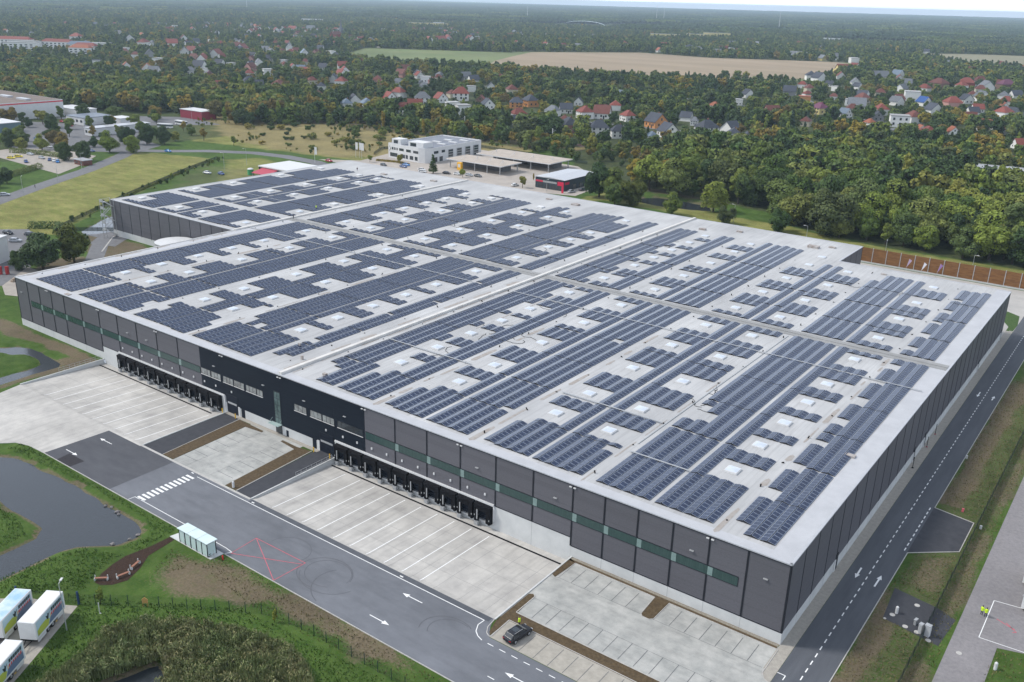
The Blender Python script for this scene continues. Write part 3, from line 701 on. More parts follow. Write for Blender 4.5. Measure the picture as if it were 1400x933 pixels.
for (x0, x1, z) in ((-37.5,0,2.09),(X0L,-180.5,2.09)): seam.box(x0,x1,-0.03,0.02,z-0.07,z+0.07)
seam.box(-53.9,-37.6,-0.03,0.02,3.66,3.78); seam.box(-180.4,-173.2,-0.03,0.02,3.66,3.78)
seam.box(X0L,-0.0,-0.11,-0.09,HR-0.24,HR-0.10)
y = 6.2
while y < YR-1:
    seam.box(-0.02,0.05,y-0.07,y+0.07,2.1,HR-0.13); y += 6.2
y = YR+6
while y < YB: seam.box(XR-0.02,XR+0.04,y-0.07,y+0.07,2.1,HR-0.13); y += 6.2
x = XW+6.2
while x < X0L: seam.box(x-0.1,x+0.1,YW-0.05,YW,2.1,HR-0.13); x += 6.15
seam.build("black_joint", M_SEAM, wh)
# concrete panel joints
pj = MB()
for x in (-45.7,-18.95,-12.75,-6.55,-25.15,-31.35,-188.7,-196.9,-205,-213): pj.box(x-0.03,x+0.03,-0.006,0.0,-1.2,zbase(x)-0.02)
for i in range(1,28): pj.box(0.02,0.028,6.2*i-0.03,6.2*i+0.03,0,2.05)
pj.build("panel_joint", mat("panel_joint_grey", (0.30,0.31,0.31), rough=0.8), wh)
# glass strips
def glass_strip(x0, x1, seams):
    f = MB().box(x0,x1,-0.04,0.0,6.95,8.7).build("window_strip", M_SEAM, wh)
    g = MB(); g.box(x0+0.08,x1-0.08,-0.06,-0.04,7.08,8.57); g.build("green_glass", M_GLASSG, f)
    for s_ in seams:
        if x0 < s_ < x1-0.6: MB().box(s_+0.14,s_+0.95,-0.075,-0.06,7.08,8.57).build("light_glass", M_GLASSL, f)
glass_strip(-86.3,-7.6,front_seams); glass_strip(-214.6,-139.3,front_seams)
# office windows on the dark part
for gx0, gx1 in ((-139.0,-135.6),(-135.3,-131.9),(-131.0,-127.5),(-127.2,-123.7),(-123.0,-119.6),(-119.4,-117.4),(-107.2,-103.5),(-102.3,-98.9),(-98.6,-95.2),(-94.2,-87.0)):
    w_ = MB().box(gx0-0.06,gx1+0.06,-0.03,0.0,7.14,8.66).build("office_window", M_SEAM, wh)
    k = max(2, round((gx1-gx0)/1.15)); st = (gx1-gx0)/k
    p = MB()
    for i in range(k): p.box(gx0+i*st+0.07,gx0+(i+1)*st-0.07,-0.045,-0.03,7.25,8.6)
    p.build("pane", M_BLIND if gx1 < -95 else M_GLASS, w_)
    MB().box(gx0-0.05,gx1+0.05,-0.16,-0.03,7.07,7.14).build("sill", M_WHITE, w_)
# stair glazing with entrance door and little glass canopy
v = MB().box(-113.75,-111.65,-0.03,0.02,0.0,9.9).build("stair_glazing", M_SEAM, wh)
p = MB()
for i in range(5):
    z0 = 2.25+i*1.5
    for x0 in (-113.6,-112.65): p.box(x0,x0+0.84,-0.05,-0.03,z0,z0+1.4)
p.build("pane", mat("stair_glass", (0.11,0.16,0.155), (0.05,0.08,0.08), 0.8, 0.2, 3, spec=0.6), v)
d_ = MB().box(-113.6,-112.7,-0.05,-0.03,0.05,2.1).box(-112.6,-111.8,-0.05,-0.03,0.05,2.1).build("door", M_GLASS, v)
cn = MB(); cn.box(-114.8,-111.5,-1.3,-0.05,2.30,2.36); cn.tube((-114.6,-1.2,2.36),(-114.6,-0.05,3.3),0.03); cn.tube((-111.7,-1.2,2.36),(-111.7,-0.05,3.3),0.03)
cn.build("entrance_canopy", mat("canopy_glass", (0.35,0.45,0.43), rough=0.2, spec=0.6), wh)
# doors
for x0, x1 in ((-99.75,-95.6),(-130.2,-126.5)):
    f = MB().box(x0-0.1,x1+0.1,-0.06,0.0,0.0,4.5).build("drive_in_door", M_SEAM, wh)
    m_ = MB()
    for i in range(8): m_.box(x0,x1,-0.09,-0.06,0.05+i*0.55,0.56+i*0.55)
    m_.build("door_leaf", M_DOORB, f)
    MB().box(x0+0.3,x1-0.3,-0.11,-0.09,2.3,2.75).build("door_window", M_STEEL, f)
    for xx in (x0-0.75, x1+0.12): MB().box(xx,xx+0.6,-0.10,-0.02,0.0,2.3).build("door_jamb", M_WHITE, f)
for x0, x1 in ((-102.0,-100.95),(-125.3,-124.2),(-110.3,-109.7)):
    f = MB().box(x0-0.06,x1+0.06,-0.04,0.0,0.0,2.2 if x0 != -110.3 else 1.5).build("door", M_SEAM, wh)
    MB().box(x0+0.03,x1-0.03,-0.06,-0.04,0.05,2.1 if x0 != -110.3 else 1.4).build("door_leaf", M_DOORB, f)
for y0 in (24.5, 75, 84, 140, 171.5):
    f = MB().box(0.02,0.10,y0,y0+1.1,0.0,3.1).build("side_door", M_SEAM, wh)
    MB().box(0.10,0.12,y0+0.08,y0+1.02,0.05,2.1).build("door_leaf", M_DOORB, f)
    MB().box(0.02,0.16,y0-0.7,y0-0.05,0.0,2.2).build("door_jamb", M_WHITE, f)
# band over the docks
bd = Each("dock_band", M_WHITE, wh); bd.box(-95.1,-54.0,-0.28,0.0,3.62,4.0); bd.box(-173.1,-131.0,-0.28,0.0,3.62,4.0); bd.box(-54.1,-53.85,-0.28,0.0,0.6,3.62); bd.box(-131.1,-130.75,-0.3,0.0,0.0,3.9)
bd.build("dock_band", M_WHITE, wh)
# dock shelters: 10 + 10
def dock_meshes():
    fr = MB()
    fr.box(-1.80,-1.4,-0.95,0,-0.15,3.40); fr.box(1.4,1.80,-0.95,0,-0.15,3.40)
    fr.add([(-1.83,-1.0,2.9),(1.83,-1.0,2.9),(1.83,0,3.0),(-1.83,0,3.0),(-1.83,-1.0,3.36),(1.83,-1.0,3.36),(1.83,0,3.60),(-1.83,0,3.60)],
           [(0,3,2,1),(0,1,5,4),(1,2,6,5),(2,3,7,6),(3,0,4,7),(4,5,6,7)])
    fr.box(-1.4,1.4,-0.90,-0.82,2.2,2.95)
    fr.box(-1.4,-0.75,-0.90,-0.82,0.0,2.2); fr.box(0.85,1.4,-0.90,-0.82,0.0,2.2)
    dl = MB()
    for i in range(5): dl.box(-1.4,1.4,-0.10,-0.03,0.25+i*0.58,0.79+i*0.58)
    bf = MB()
    bf.box(-1.55,-1.25,-0.42,0,-0.45,0.1); bf.box(1.2,1.5,-0.42,0,-0.45,0.1)
    gd = MB(); gd.box(-1.2,-1.0,-1.0,-0.9,0.3,2.3)
    gd.box(-1.65,-0.85,-1.1,-0.5,-1.0,-0.25)
    gd.box(-1.75,-1.6,-1.0,-0.95,0.9,1.2); gd.box(1.6,1.75,-1.0,-0.95,0.7,1.0)
    lv = MB(); lv.box(-1.1,1.1,-0.5,0,-0.15,0.2)
    return [("frame", fr.mesh("dock_frame", M_BLACK)), ("door_leaf", dl.mesh("dock_door", M_DOORB)), ("buffer", bf.mesh("dock_buffer", M_BLACK)),
            ("wheel_guide", gd.mesh("dock_guide", M_STEEL)), ("leveller", lv.mesh("dock_leveller", M_STEEL))]
DK = dock_meshes()
lampm = MB().box(-0.16,0.16,-0.16,0,-0.22,0.22).mesh("dock_lamp", M_WHITE)
for k in range(20):
    x = -92.75+4.07*k if k < 10 else -171.0+4.12*(k-10)
    r_ = link("dock_shelter", DK[0][1], wh, (x, -0.01, 0))
    for nme, me_ in DK[1:]: link(nme, me_, r_)
    link("signal_lamp", lampm, wh, (x, 0.0, 5.4))
link("signal_lamp", lampm, wh, (-97.7, -0.0, 5.4)); link("signal_lamp", lampm, wh, (-128.3, -0.0, 5.4))
# flood lights under the roof edge and small fittings
fl = MB(); fl.box(-0.62,-0.18,-0.22,0,-0.10,0.06); fl.box(0.18,0.62,-0.22,0,-0.10,0.06); fl = fl.mesh("flood_light", M_WHITE)
for x in (-12.7,-37.6,-62.1,-86.5,-111.5,-131,-155.7,-180.4,-205.0): link("flood_light", fl, wh, (x, -0.06, HR-0.55))
sf = MB().box(-0.35,0.35,-0.3,-0.0,-0.05,0.05).mesh("small_fitting", M_STEEL)
for x in (-3.5,-15.5,-41,-58,-92,-104,-117,-134,-160,-168,-219): link("wall_fitting", sf, wh, (x, -0.0, 10.2))
ml = MB(); xx = -1.5
while xx > XW+1:
    ml.rect(xx-0.035, xx+0.035, 2.4 if xx > X0L else YW+1, (YR if xx > XR else YB)-0.5, HR+0.007); xx -= 2.05
ml.build("membrane_seams", mat("seam_tape", (0.40,0.40,0.40), (0.34,0.34,0.34), 0.5, 0.7, 4), wh)
# fire walls and the low band across the roof
fw = Each("roof_fire_wall", M_FIRE, wh); fw.box(XM-0.55,XM+0.35,0.3,YB-0.4,HR,HR+0.55); fw.box(X0L-0.2,X0L+0.75,YW+0.3,YB-0.4,HR,HR+0.5)
fw.box(X0L+0.42,X0L+0.72,0.4,YW,HR,HR+0.22)
fw.build("roof_fire_wall", M_FIRE, wh)
cr = MB(); cr.prism([(-0.4,96.0),(X0L+0.8,96.0),(X0L+0.8,99.6),(-0.4,99.6)], HR+0.004, HR+0.10)
cr.box(X0L+0.8,-0.4,97.6,97.85,HR+0.10,HR+0.22)
cr.build("roof_seam_band", mat("grey_roofing", (0.30,0.30,0.295), (0.25,0.25,0.245), 0.3, 0.85, 5), wh)
# cable trays across the panels
ct = Each("cable_tray", M_STEEL, wh)
for (x0, x1, y) in ((-36,-1.5,79.5),(-109,-36,79.5),(-123,-221,79.4),(-36,-24.3,16.1),(-60,-37,30.4),(-109,-84,30.4),(-270,-245,115)):
    ct.box(min(x0,x1),max(x0,x1),y-0.16,y+0.16,HR+0.28,HR+0.36)
ct.box(-36.55,-36.35,20,95,HR+0.02,HR+0.12)
ct.build("cable_tray", M_STEEL, wh)

# skylights
SKY = [(-18.6,[21.4,33.5,45.8,58.3,70.4,89.2,107.7,126.4,144,163]),(-43.3,[21.2,33.6,51.8,70.5,88.9,107.2,125.7,144.4,162.7]),
       (-55.4,[21.3,33.5,51.6,70.1,88.7,106.9,125.5,143.6,162.8,175]),(-79.8,[21.2,33.4,51.7,70.1,88.7,107.3,125.3,143.8,162.2,175.2]),
       (-96.5,[21.4,33.6,45.9,58.1,70.4,88.9,107.5,125.6,137.9,150.1,163.1,175.4]),(-128.9,[21.3,33.2,45.6,58.1,70.6,88.4,108.6,126.1,139.6,152.2,176.9]),
       (-153.8,[20.9,33.5,52.1,70.6,88.9,107.2,125.5,143.6,162.4,174.8]),(-165.6,[21,33.6,51.9,70.5,89,107.2,125.5,143.6,162.4,174.8]),
       (-189.8,[21.2,33.4,51.8,70.2,88.6,106.5,123.8,143.8,162.4,174.8]),(-202.8,[21.7,33.3,45.8,58.2,70.8,88.7,107.2,125.9,137.6,150.5,161.7,174.7]),
       (-227.0,[82.8,107.2,124.4,149.2,174]),(-252.0,[83.2,108,126.4,144.6,162.2,173.6]),(-264.2,[81.9,107,124.6,143.4,162.5,174.5]),(-288.8,[82.5,106.9,125.1,150.8,174.3])]
skb = MB(); skb.box(-1.2,1.2,-1.2,1.2,0,0.26); skb.box(-1.1,1.1,-1.1,1.1,0.26,0.34)
skb = skb.mesh("skylight_kerb", M_WHITE)
dm = MB(); N_ = 6
for i in range(N_+1):
    for j in range(N_+1):
        u = -1+2*i/N_; v_ = -1+2*j/N_
        dm.v.append((u*1.02, v_*1.02, 0.34+0.14*(1-u*u)*(1-v_*v_)))
for i in range(N_):
    for j in range(N_): dm.f.append((i*(N_+1)+j,(i+1)*(N_+1)+j,(i+1)*(N_+1)+j+1,i*(N_+1)+j+1)); dm.m.append(0)
dm = dm.mesh("skylight_dome", mat("opal_dome", (0.55,0.60,0.66), (0.48,0.53,0.60), 0.6, 0.2, 2, spec=0.6))
allsk = [(x, y) for x, ys in SKY for y in ys]
allsk.sort(key=lambda q_: (q_[0]-33)**2+(q_[1]+116)**2)
for x, y in allsk[:100]:
    k = link("skylight", skb, wh, (x, y, HR+0.004)); link("dome", dm, k)
rest = MB()
for x, y in allsk[100:]:
    rest.box(x-1.25,x+1.25,y-1.25,y+1.25,HR,HR+0.5)
o = rest.build("far_skylights", M_WHITE, wh); o["kind"] = "stuff"
# small roof outlets, vents, cable bundles
ro = MB(); random.seed(3)
for x in (-12.6,-36.9,-61.0,-85.8,-110,-116,-147.2,-171,-196,-219):
    for i in range(15):
        y = 6+i*12.3+random.uniform(-1,1)
        if XW < x and y < 172: ro.tube((x+random.uniform(-.4,.4),y,HR),(x,y,HR+random.choice((0.12,0.2,0.5))),0.13,n=6)
ro.build("roof_outlets", M_BLACK, wh)["kind"] = "stuff"
bx = Each("roof_box", mat("roof_box_grey", (0.42,0.40,0.38), (0.25,0.2,0.17), 0.6, 0.7, 3), wh)
for (x, y, s_, h_) in ((-4.2,40,0.9,0.35),(-104,6,0.5,0.5),(-101.6,184,1.2,0.6),(-158,188,1.6,0.6),(-172,190,1.2,0.4),(-62,186,1.8,0.7),(-57,190,1.1,0.4),(-121,14,0.3,0.9),(-114.5,9,0.3,0.9),(-196,0.9,0.9,0.2),(-258,184,1.4,0.4),(-231,187,1.4,0.5),(-90,190,1.0,0.5),(-34,168,0.8,0.3)):
    bx.box(x-s_,x+s_,y-s_*0.6,y+s_*0.6,HR,HR+h_)

stn = MB()
for i, (x0, x1, y0, y1) in enumerate([(-13.1,-11.9,1.5,95),(-37.4,-36.8,2,60),(-61.8,-60.6,2,70),(-86.2,-84.9,2,60),(-98.2,-97.7,50,90),(-147,-146,3,70),(-114.5,-112.2,3,90),(-111,-110.2,3,95),(-196.8,-195.2,4,70),(-221,-219.5,3,70)]):
    yy = y0
    while yy < y1:
        ln = random.uniform(2, 9); wv = random.uniform(0.3, 1.0)*(x1-x0); xs_ = random.uniform(x0, x1-wv)
        stn.sheet([(xs_,yy),(xs_+wv*0.5,yy-0.4),(xs_+wv,yy+0.3),(xs_+wv*0.9,yy+ln),(xs_+wv*0.4,yy+ln+0.5),(xs_+0.1*wv,yy+ln*0.8)], HR+0.022+0.0004*i)
        yy += ln+random.uniform(1, 10)
stn.build("water_stain", mat("roof_stain", (0.30,0.265,0.235), (0.37,0.35,0.33), 0.9, 0.85, 6), wh)["kind"] = "stuff"
def wiggle(name, pts_c, r=0.05, par=None, m=M_BLACK):
    mb = MB()
    for pts in pts_c:
        for a, b_ in zip(pts[:-1], pts[1:]): mb.tube(a, b_, r, n=5, caps=False)
    return mb.build(name, m, par)
cabs = []
for (x, y, k, s_) in [(-93,49,8,2.2),(-92,32,6,1.5),(-92,58,9,2.4),(-34,42,7,1.8),(-33.6,52,6,1.2),(-140,66,8,2),(-90,74,5,1.5),(-131,128,8,2.4),(-98,152,8,2.2),(-131,150,7,2.5),(-166,128,6,2),(-255,118,7,2),(-33.5,152,9,2.6),(-190,64,5,2)]:
    cabs = []
    for j in range(3):
        p_ = [Vector((x+random.uniform(-1,1), y+random.uniform(-1,1), HR+0.07))]; a_ = random.uniform(0,6.28)
        for i in range(k*2):
            a_ += random.uniform(-0.9,0.9); p_.append(p_[-1]+Vector((math.cos(a_), math.sin(a_), 0))*s_*0.35)
        cabs.append(p_)
    wiggle("cable_bundle", cabs, 0.045, wh)

# ---------------------------------------------------------------- solar arrays
PP, ML = 2.6, 1.15
row_cache = {}
def row_mesh(nm):
    if nm in row_cache: return row_cache[nm]
    mb = MB(); xa, xb, xc, xd = 0.08, 1.20, 1.38, 2.50; zl, zh = 0.12, 0.37
    for k in range(nm):
        y0 = k*ML+0.025; y1 = (k+1)*ML-0.025
        for (u0, z0, u1, z1) in ((xa, zl, xb, zh), (xc, zh, xd, zl)):
            mb.quad((u0,y0,z0),(u1,y0,z1),(u1,y1,z1),(u0,y1,z0), 1)
            f = 0.055; du = (u1-u0); dz = (z1-z0)
            a0, a1 = u0+f, u1-f; b0, b1 = z0+dz*f/du+0.012, z1-dz*f/du+0.012
            mb.quad((a0,y0+f,b0),(a1,y0+f,b1),(a1,y1-f,b1),(a0,y1-f,b0), 0)
    L_ = nm*ML
    for y in (0.0, L_):
        for (u0, z0, u1, z1) in ((xa, zl, xb, zh), (xc, zh, xd, zl)):
            mb.quad((u0,y,0.0),(u1,y,0.0),(u1,y,z1-0.01),(u0,y,z0-0.01), 2)
    mb.box(1.25,1.31,0.05,L_-0.05,0.0,0.2,2)
    mb.quad((xa+0.02,0,0),(xa+0.02,L_,0),(xa+0.02,L_,zl-0.01),(xa+0.02,0,zl-0.01),2); mb.quad((xd-0.02,0,0),(xd-0.02,L_,0),(xd-0.02,L_,zl-0.01),(xd-0.02,0,zl-0.01),2)
    row_cache[nm] = mb.mesh("panel_row_mesh", [M_PVG, M_PVF, M_PVB])
    return row_cache[nm]
def cut(iv, holes):
    out = []
    for a, b_ in iv:
        cur = a
        for h0, h1 in sorted(holes):
            if h1 <= cur or h0 >= b_: continue
            if h0 > cur: out.append((cur, h0))
            cur = max(cur, h1)
        if cur < b_: out.append((cur, b_))
    return [(a, b_) for a, b_ in out if b_-a > 1.0]
def holes_of(ys, special=None):
    return [(y-4.15, y+3.85) for y in ys]
sk = dict(SKY)
H18 = [(17.3,24.7),(29.5,37.3),(40.4,50.0),(53.4,61.5),(66.4,73.9),(83.7,92.7),(103.3,112),(121.9,130.1),(140.2,149.6),(158.6,175)]
H43 = [(17.4,24.5),(29.9,37.3),(46.1,55.7),(66.8,73.7),(83.4,92.4),(103.4,112),(121.2,130.3),(138.8,148.9),(158.2,175)]
H55 = [(17.2,24.7),(29.3,37.5),(45.4,55.3),(66.1,73.8),(83.1,92.4),(103.2,111.8),(121.2,130.3),(139,148.5),(157.2,181)]
H80 = [(17.2,25),(29.3,37.5),(46,55.7),(66.1,73.9),(83.2,92.5),(103.2,112.3),(120.8,130.9),(137.9,149.8),(156.9,165),(170.6,181)]
def irr(ys): return [(y-4.1-(1.1 if i % 3 == 1 else 0), y+4.0+(1.1 if i % 4 == 2 else 0)) for i, y in enumerate(ys)]
# name, x0, per-pair (front, back, holes)
COLS = [
 ("A", -11.6, [(3.5,165.8,[(0,6.7),(15.5,19.4),(28,30.9),(40.5,42.5),(51.5,55.4),(64.2,68.1),(77.5,79.7),(88.4,92.4),(103.6,106.9),(115.5,119.5),(128.4,130.9),(139.4,143),(152.8,155)]),(3.5,166,[]),(3.5,167,[])]),
 ("B", -24.2, [(3.4,166.6,[]),(3.4,158.6,H18),(3.4,158.6,H18),(3.4,158.6,H18)]),
 ("C", -35.3, [(3.4,158.6,[(35.8,43.7)]),(3.4,167,[(36.5,41)]),(3.4,167,[]),(3.4,167,[])]),
 ("D", -48.4, [(3.3,166.8,[]),(3.3,158,H43),(3.3,158,H43),(3.3,158,H43+[(13.8,15.5)])]),
 ("E", -59.5, [(3.3,157,H55+[(14.2,17.5)]),(3.3,157,H55),(3.3,157,H55),(3.3,167,[])]),
 ("F", -73.2, [(3.3,180,[(12.5,0)]),(3.3,181,[]),(3.3,180,[(64,65.5)]),(3.3,179.5,[(15.5,17.4)])]),
 ("G", -84.4, [(3.3,170.6,H80+[(14.3,17.4)]),(3.3,170.6,H80),(3.3,170.6,H80),(3.3,181,[])]),
 ("H", -97.5, [(3.3,173,irr(sk[-96.5])+[(13.7,17)]),(3.3,173,irr(sk[-96.5])),(3.3,179.4,[]),(3.3,179.2,[])]),
 ("I", -109.0, [(12.2,179.5,[]),(10.6,179.8,[]),(3.4,180,[]),(3.4,168,irr(sk[-96.5])+[(24.5,28.2)])]),
 ("J", -122.6, [(7.2,181,[(17.2,19.6),(43,44.3),(79,80.6)]),(9.0,181,[(58,59.2)])]),
 ("L", -134.8, [(3.0,181.6,[]),(3.0,171.5,irr(sk[-128.9])),(3.0,171.5,irr(sk[-128.9])),(3.0,171.5,irr(sk[-128.9]))]),
 ("M", -145.6, [(2.6,179.5,[(16.3,20.6)]),(2.6,180.5,[]),(2.6,181,[(16,19.2)]),(2.6,181.2,[])]),
 ("N", -158.5, [(2.6,181,[]),(2.6,170.5,holes_of(sk[-153.8])),(2.6,170.5,holes_of(sk[-153.8])+[(15,17)]),(2.6,170.5,holes_of(sk[-153.8])+[(10.3,28)])]),
 ("O", -169.2, [(2.6,168.5,holes_of(sk[-165.6])+[(8.6,12.4)]),(2.6,168.5,holes_of(sk[-165.6])),(2.6,168.5,holes_of(sk[-165.6])),(2.6,180,[])]),
 ("P", -183.0, [(2.4,179.3,[]),(2.4,179.3,[]),(2.4,179.1,[]),(2.4,179,[(8.2,12.2)])]),
 ("Q", -194.1, [(2.4,180,holes_of(sk[-189.8])),(2.4,180,holes_of(sk[-189.8])),(2.4,180,holes_of(sk[-189.8])),(2.4,180,[])]),
 ("R", -205.2, [(2.4,170,irr(sk[-202.8])),(2.4,170,irr(sk[-202.8])),(2.4,170,irr(sk[-202.8]))]),
 ("S", -215.6, [(2.4,180,[])]*4),
 ("T", -231.4, [(76,178,holes_of(sk[-227.0]))]*3),
 ("U", -244.4, [(75.6,180,[])]*5),
 ("V", -256.8, [(75.8,180,[]),(75.8,179,holes_of(sk[-252.0])),(75.8,179,holes_of(sk[-252.0])),(75.8,179,holes_of(sk[-252.0]))]),
 ("W", -268.5, [(75.8,178,holes_of(sk[-264.2]))]*3+[(75.8,179,[])]),
 ("X", -283.8, [(75.4,179,[])]*5),
 ("Y", -291.6, [(75.4,178,holes_of(sk[-288.8]))]*3)]
SECT = [(2.0,15.7),(15.9,30.3),(30.55,46.6),(46.85,63.1),(63.35,79.3),(79.7,95.5),(100.3,115.5),(115.8,133.5),(133.8,150.5),(150.8,182)]
STRIPW = ["outermost strip at the right roof edge"] 
ncol = 0
for ci, (cn_, x0, pairs) in enumerate(COLS):
    for si, (s0, s1) in enumerate(SECT):
        rows = []
        for k, (a, b_, hs_) in enumerate(pairs):
            for (p, q_) in cut([(max(a, s0), min(b_, s1))] if min(b_, s1)-max(a, s0) > 1 else [], hs_):
                nm = int(round((q_-p-0.1)/ML))
                if nm < 1: continue
                rows.append((x0+k*PP, p+((q_-p)-nm*ML)/2, nm))
        if not rows: continue
        rx = sum(r_[0] for r_ in rows)/len(rows); ry = min(r_[1] for r_ in rows)
        root = empty("solar_array", (x0, ry, HR+0.015))
        where = "%s strip from right end" % ordn(ci)
        band_ = ["%s block from dock front" % ordn(i) for i in range(0, 6)]+["%s block behind cross seam" % ordn(i) for i in range(0, 4)]
        lab = "solar panels on roof, %s, %s" % (where, band_[si])
        tag(root, lab, "solar panels", "solar panel arrays lying on the warehouse roof")
        for (xx, yy, nm) in rows:
            link("panel_row", row_mesh(nm), root, (xx-x0, yy-ry, 0))
        ncol += 1
print("solar arrays", ncol)

# ================================================================== vehicles, people, street furniture
def loft(mb, secs, mi=0, cap=True):
    """secs: list of (x, [(y,z)...]) closed rings of equal length"""
    o = len(mb.v); n = len(secs[0][1])
    for x, ring in secs:
        for (y, z) in ring: mb.v.append((x, y, z))
    for i in range(len(secs)-1):
        for j in range(n):
            mb.f.append((o+i*n+j, o+i*n+(j+1) % n, o+(i+1)*n+(j+1) % n, o+(i+1)*n+j)); mb.m.append(mi)
    if cap:
        mb.f.append(tuple(o+j for j in range(n))[::-1]); mb.m.append(mi)
        mb.f.append(tuple(o+(len(secs)-1)*n+j for j in range(n))); mb.m.append(mi)
CARM = {}
def car_meshes():
    if CARM: return CARM
    body = MB()
    def ring(w, zb, zt, r=0.12): return [(-w,zb+r),(-w,zt-r),(-w+r,zt),(w-r,zt),(w,zt-r),(w,zb+r),(w-r,zb),(-w+r,zb)]
    loft(body, [(-2.28,ring(0.70,0.42,0.82)),(-2.18,ring(0.84,0.30,0.98)),(-1.6,ring(0.90,0.22,1.02)),(-0.6,ring(0.92,0.2,0.98)),(0.9,ring(0.92,0.2,0.96)),(1.7,ring(0.90,0.22,0.88)),(2.12,ring(0.84,0.28,0.74)),(2.24,ring(0.70,0.36,0.62))])
    # cabin
    def cab(w, z): return [(-w,0.93),(-w*0.80,z),(w*0.80,z),(w,0.93)]
    loft(body, [(-2.05,cab(0.80,1.0)),(-1.55,cab(0.84,1.42)),(-1.1,cab(0.86,1.50)),(0.1,cab(0.86,1.50)),(0.55,cab(0.85,1.40)),(1.25,cab(0.80,0.98))])
    gl = MB()
    def g4(a, b_, c, d): gl.quad(a, b_, c, d)
    e = 0.012
    g4((0.62,-0.62,1.385+e),(0.62,0.62,1.385+e),(1.2,0.72,1.02+e),(1.2,-0.72,1.02+e)); g4((-1.6,0.62,1.40+e),(-1.6,-0.62,1.40+e),(-2.0,-0.70,1.05+e),(-2.0,0.70,1.05+e))
    for s_ in (-1, 1):
        for (xa, xb, xc, xd) in ((-1.55,-0.55,-0.55,-1.75),(-0.47,0.42,0.95,-0.47)):
            q_ = [(xa,s_*0.705+s_*e,1.42),(xb,s_*0.705+s_*e,1.42),(xc,s_*0.852+s_*e,1.0),(xd,s_*0.852+s_*e,1.0)]
            gl.quad(*(q_ if s_ > 0 else q_[::-1]))
    tyre = MB().tube((0,-0.11,0),(0,0.11,0),0.33,n=14); rim = MB().tube((0,-0.12,0),(0,0.12,0),0.2,n=10)
    hl = MB().box(-0.04,0.04,-0.17,0.17,-0.06,0.06)
    CARM.update(body=body, glass=gl.mesh("car_glass", M_GLASS), tyre=tyre.mesh("car_tyre", M_TIRE), rim=rim.mesh("car_rim", M_STEEL),
                head=hl.mesh("car_headlight", mat("lamp_clear", (0.7,0.72,0.75), rough=0.1)), tail=hl.mesh("car_tail", mat("lamp_red", (0.35,0.01,0.01), rough=0.2)))
    return CARM
PAINT = {'black':(0.012,0.013,0.018),'white':(0.72,0.72,0.71),'silver':(0.40,0.42,0.44),'blue':(0.03,0.07,0.22),'red':(0.42,0.02,0.03),'yellow':(0.72,0.58,0.03),'dark grey':(0.07,0.075,0.085),'bright blue':(0.04,0.20,0.50),'green':(0.05,0.2,0.06)}
BODY = {}
def car(x, y, deg, colour, label, group=None, z=0.05, sc=1.0):
    cm_ = car_meshes()
    if colour not in BODY:
        BODY[colour] = cm_['body'].mesh("car_body", mat("paint_"+colour.replace(' ', '_'), PAINT[colour], rough=0.22, spec=0.6))
    r_ = empty("car", (x, y, z), math.radians(deg), sc); tag(r_, label, "car", group)
    b_ = link("body", BODY[colour], r_); link("windows", cm_['glass'], r_)
    for sx in (-1.35, 1.38):
        for sy in (-0.82, 0.82): w_ = link("wheel", cm_['tyre'], r_, (sx, sy, 0.33)); link("rim", cm_['rim'], w_)
    for sy in (-0.62, 0.62): link("headlight", cm_['head'], r_, (2.2, sy, 0.62)); link("tail_light", cm_['tail'], r_, (-2.25, sy, 0.78))
    return r_
cmain = car(-31.95, -22.9, 82, 'black', "black estate car with roof rails, its bonnet towards the planted strip", sc=1.06)
MB().box(-1.3,0.3,-0.66,-0.62,1.5,1.56).build("roof_rail", M_STEEL, cmain); MB().box(-1.3,0.3,0.62,0.66,1.5,1.56).build("roof_rail", M_STEEL, cmain)
MB().quad((-0.9,-0.45,1.512),(0.0,-0.45,1.512),(0.0,0.45,1.512),(-0.9,0.45,1.512)).build("sunroof", M_GLASS, cmain)

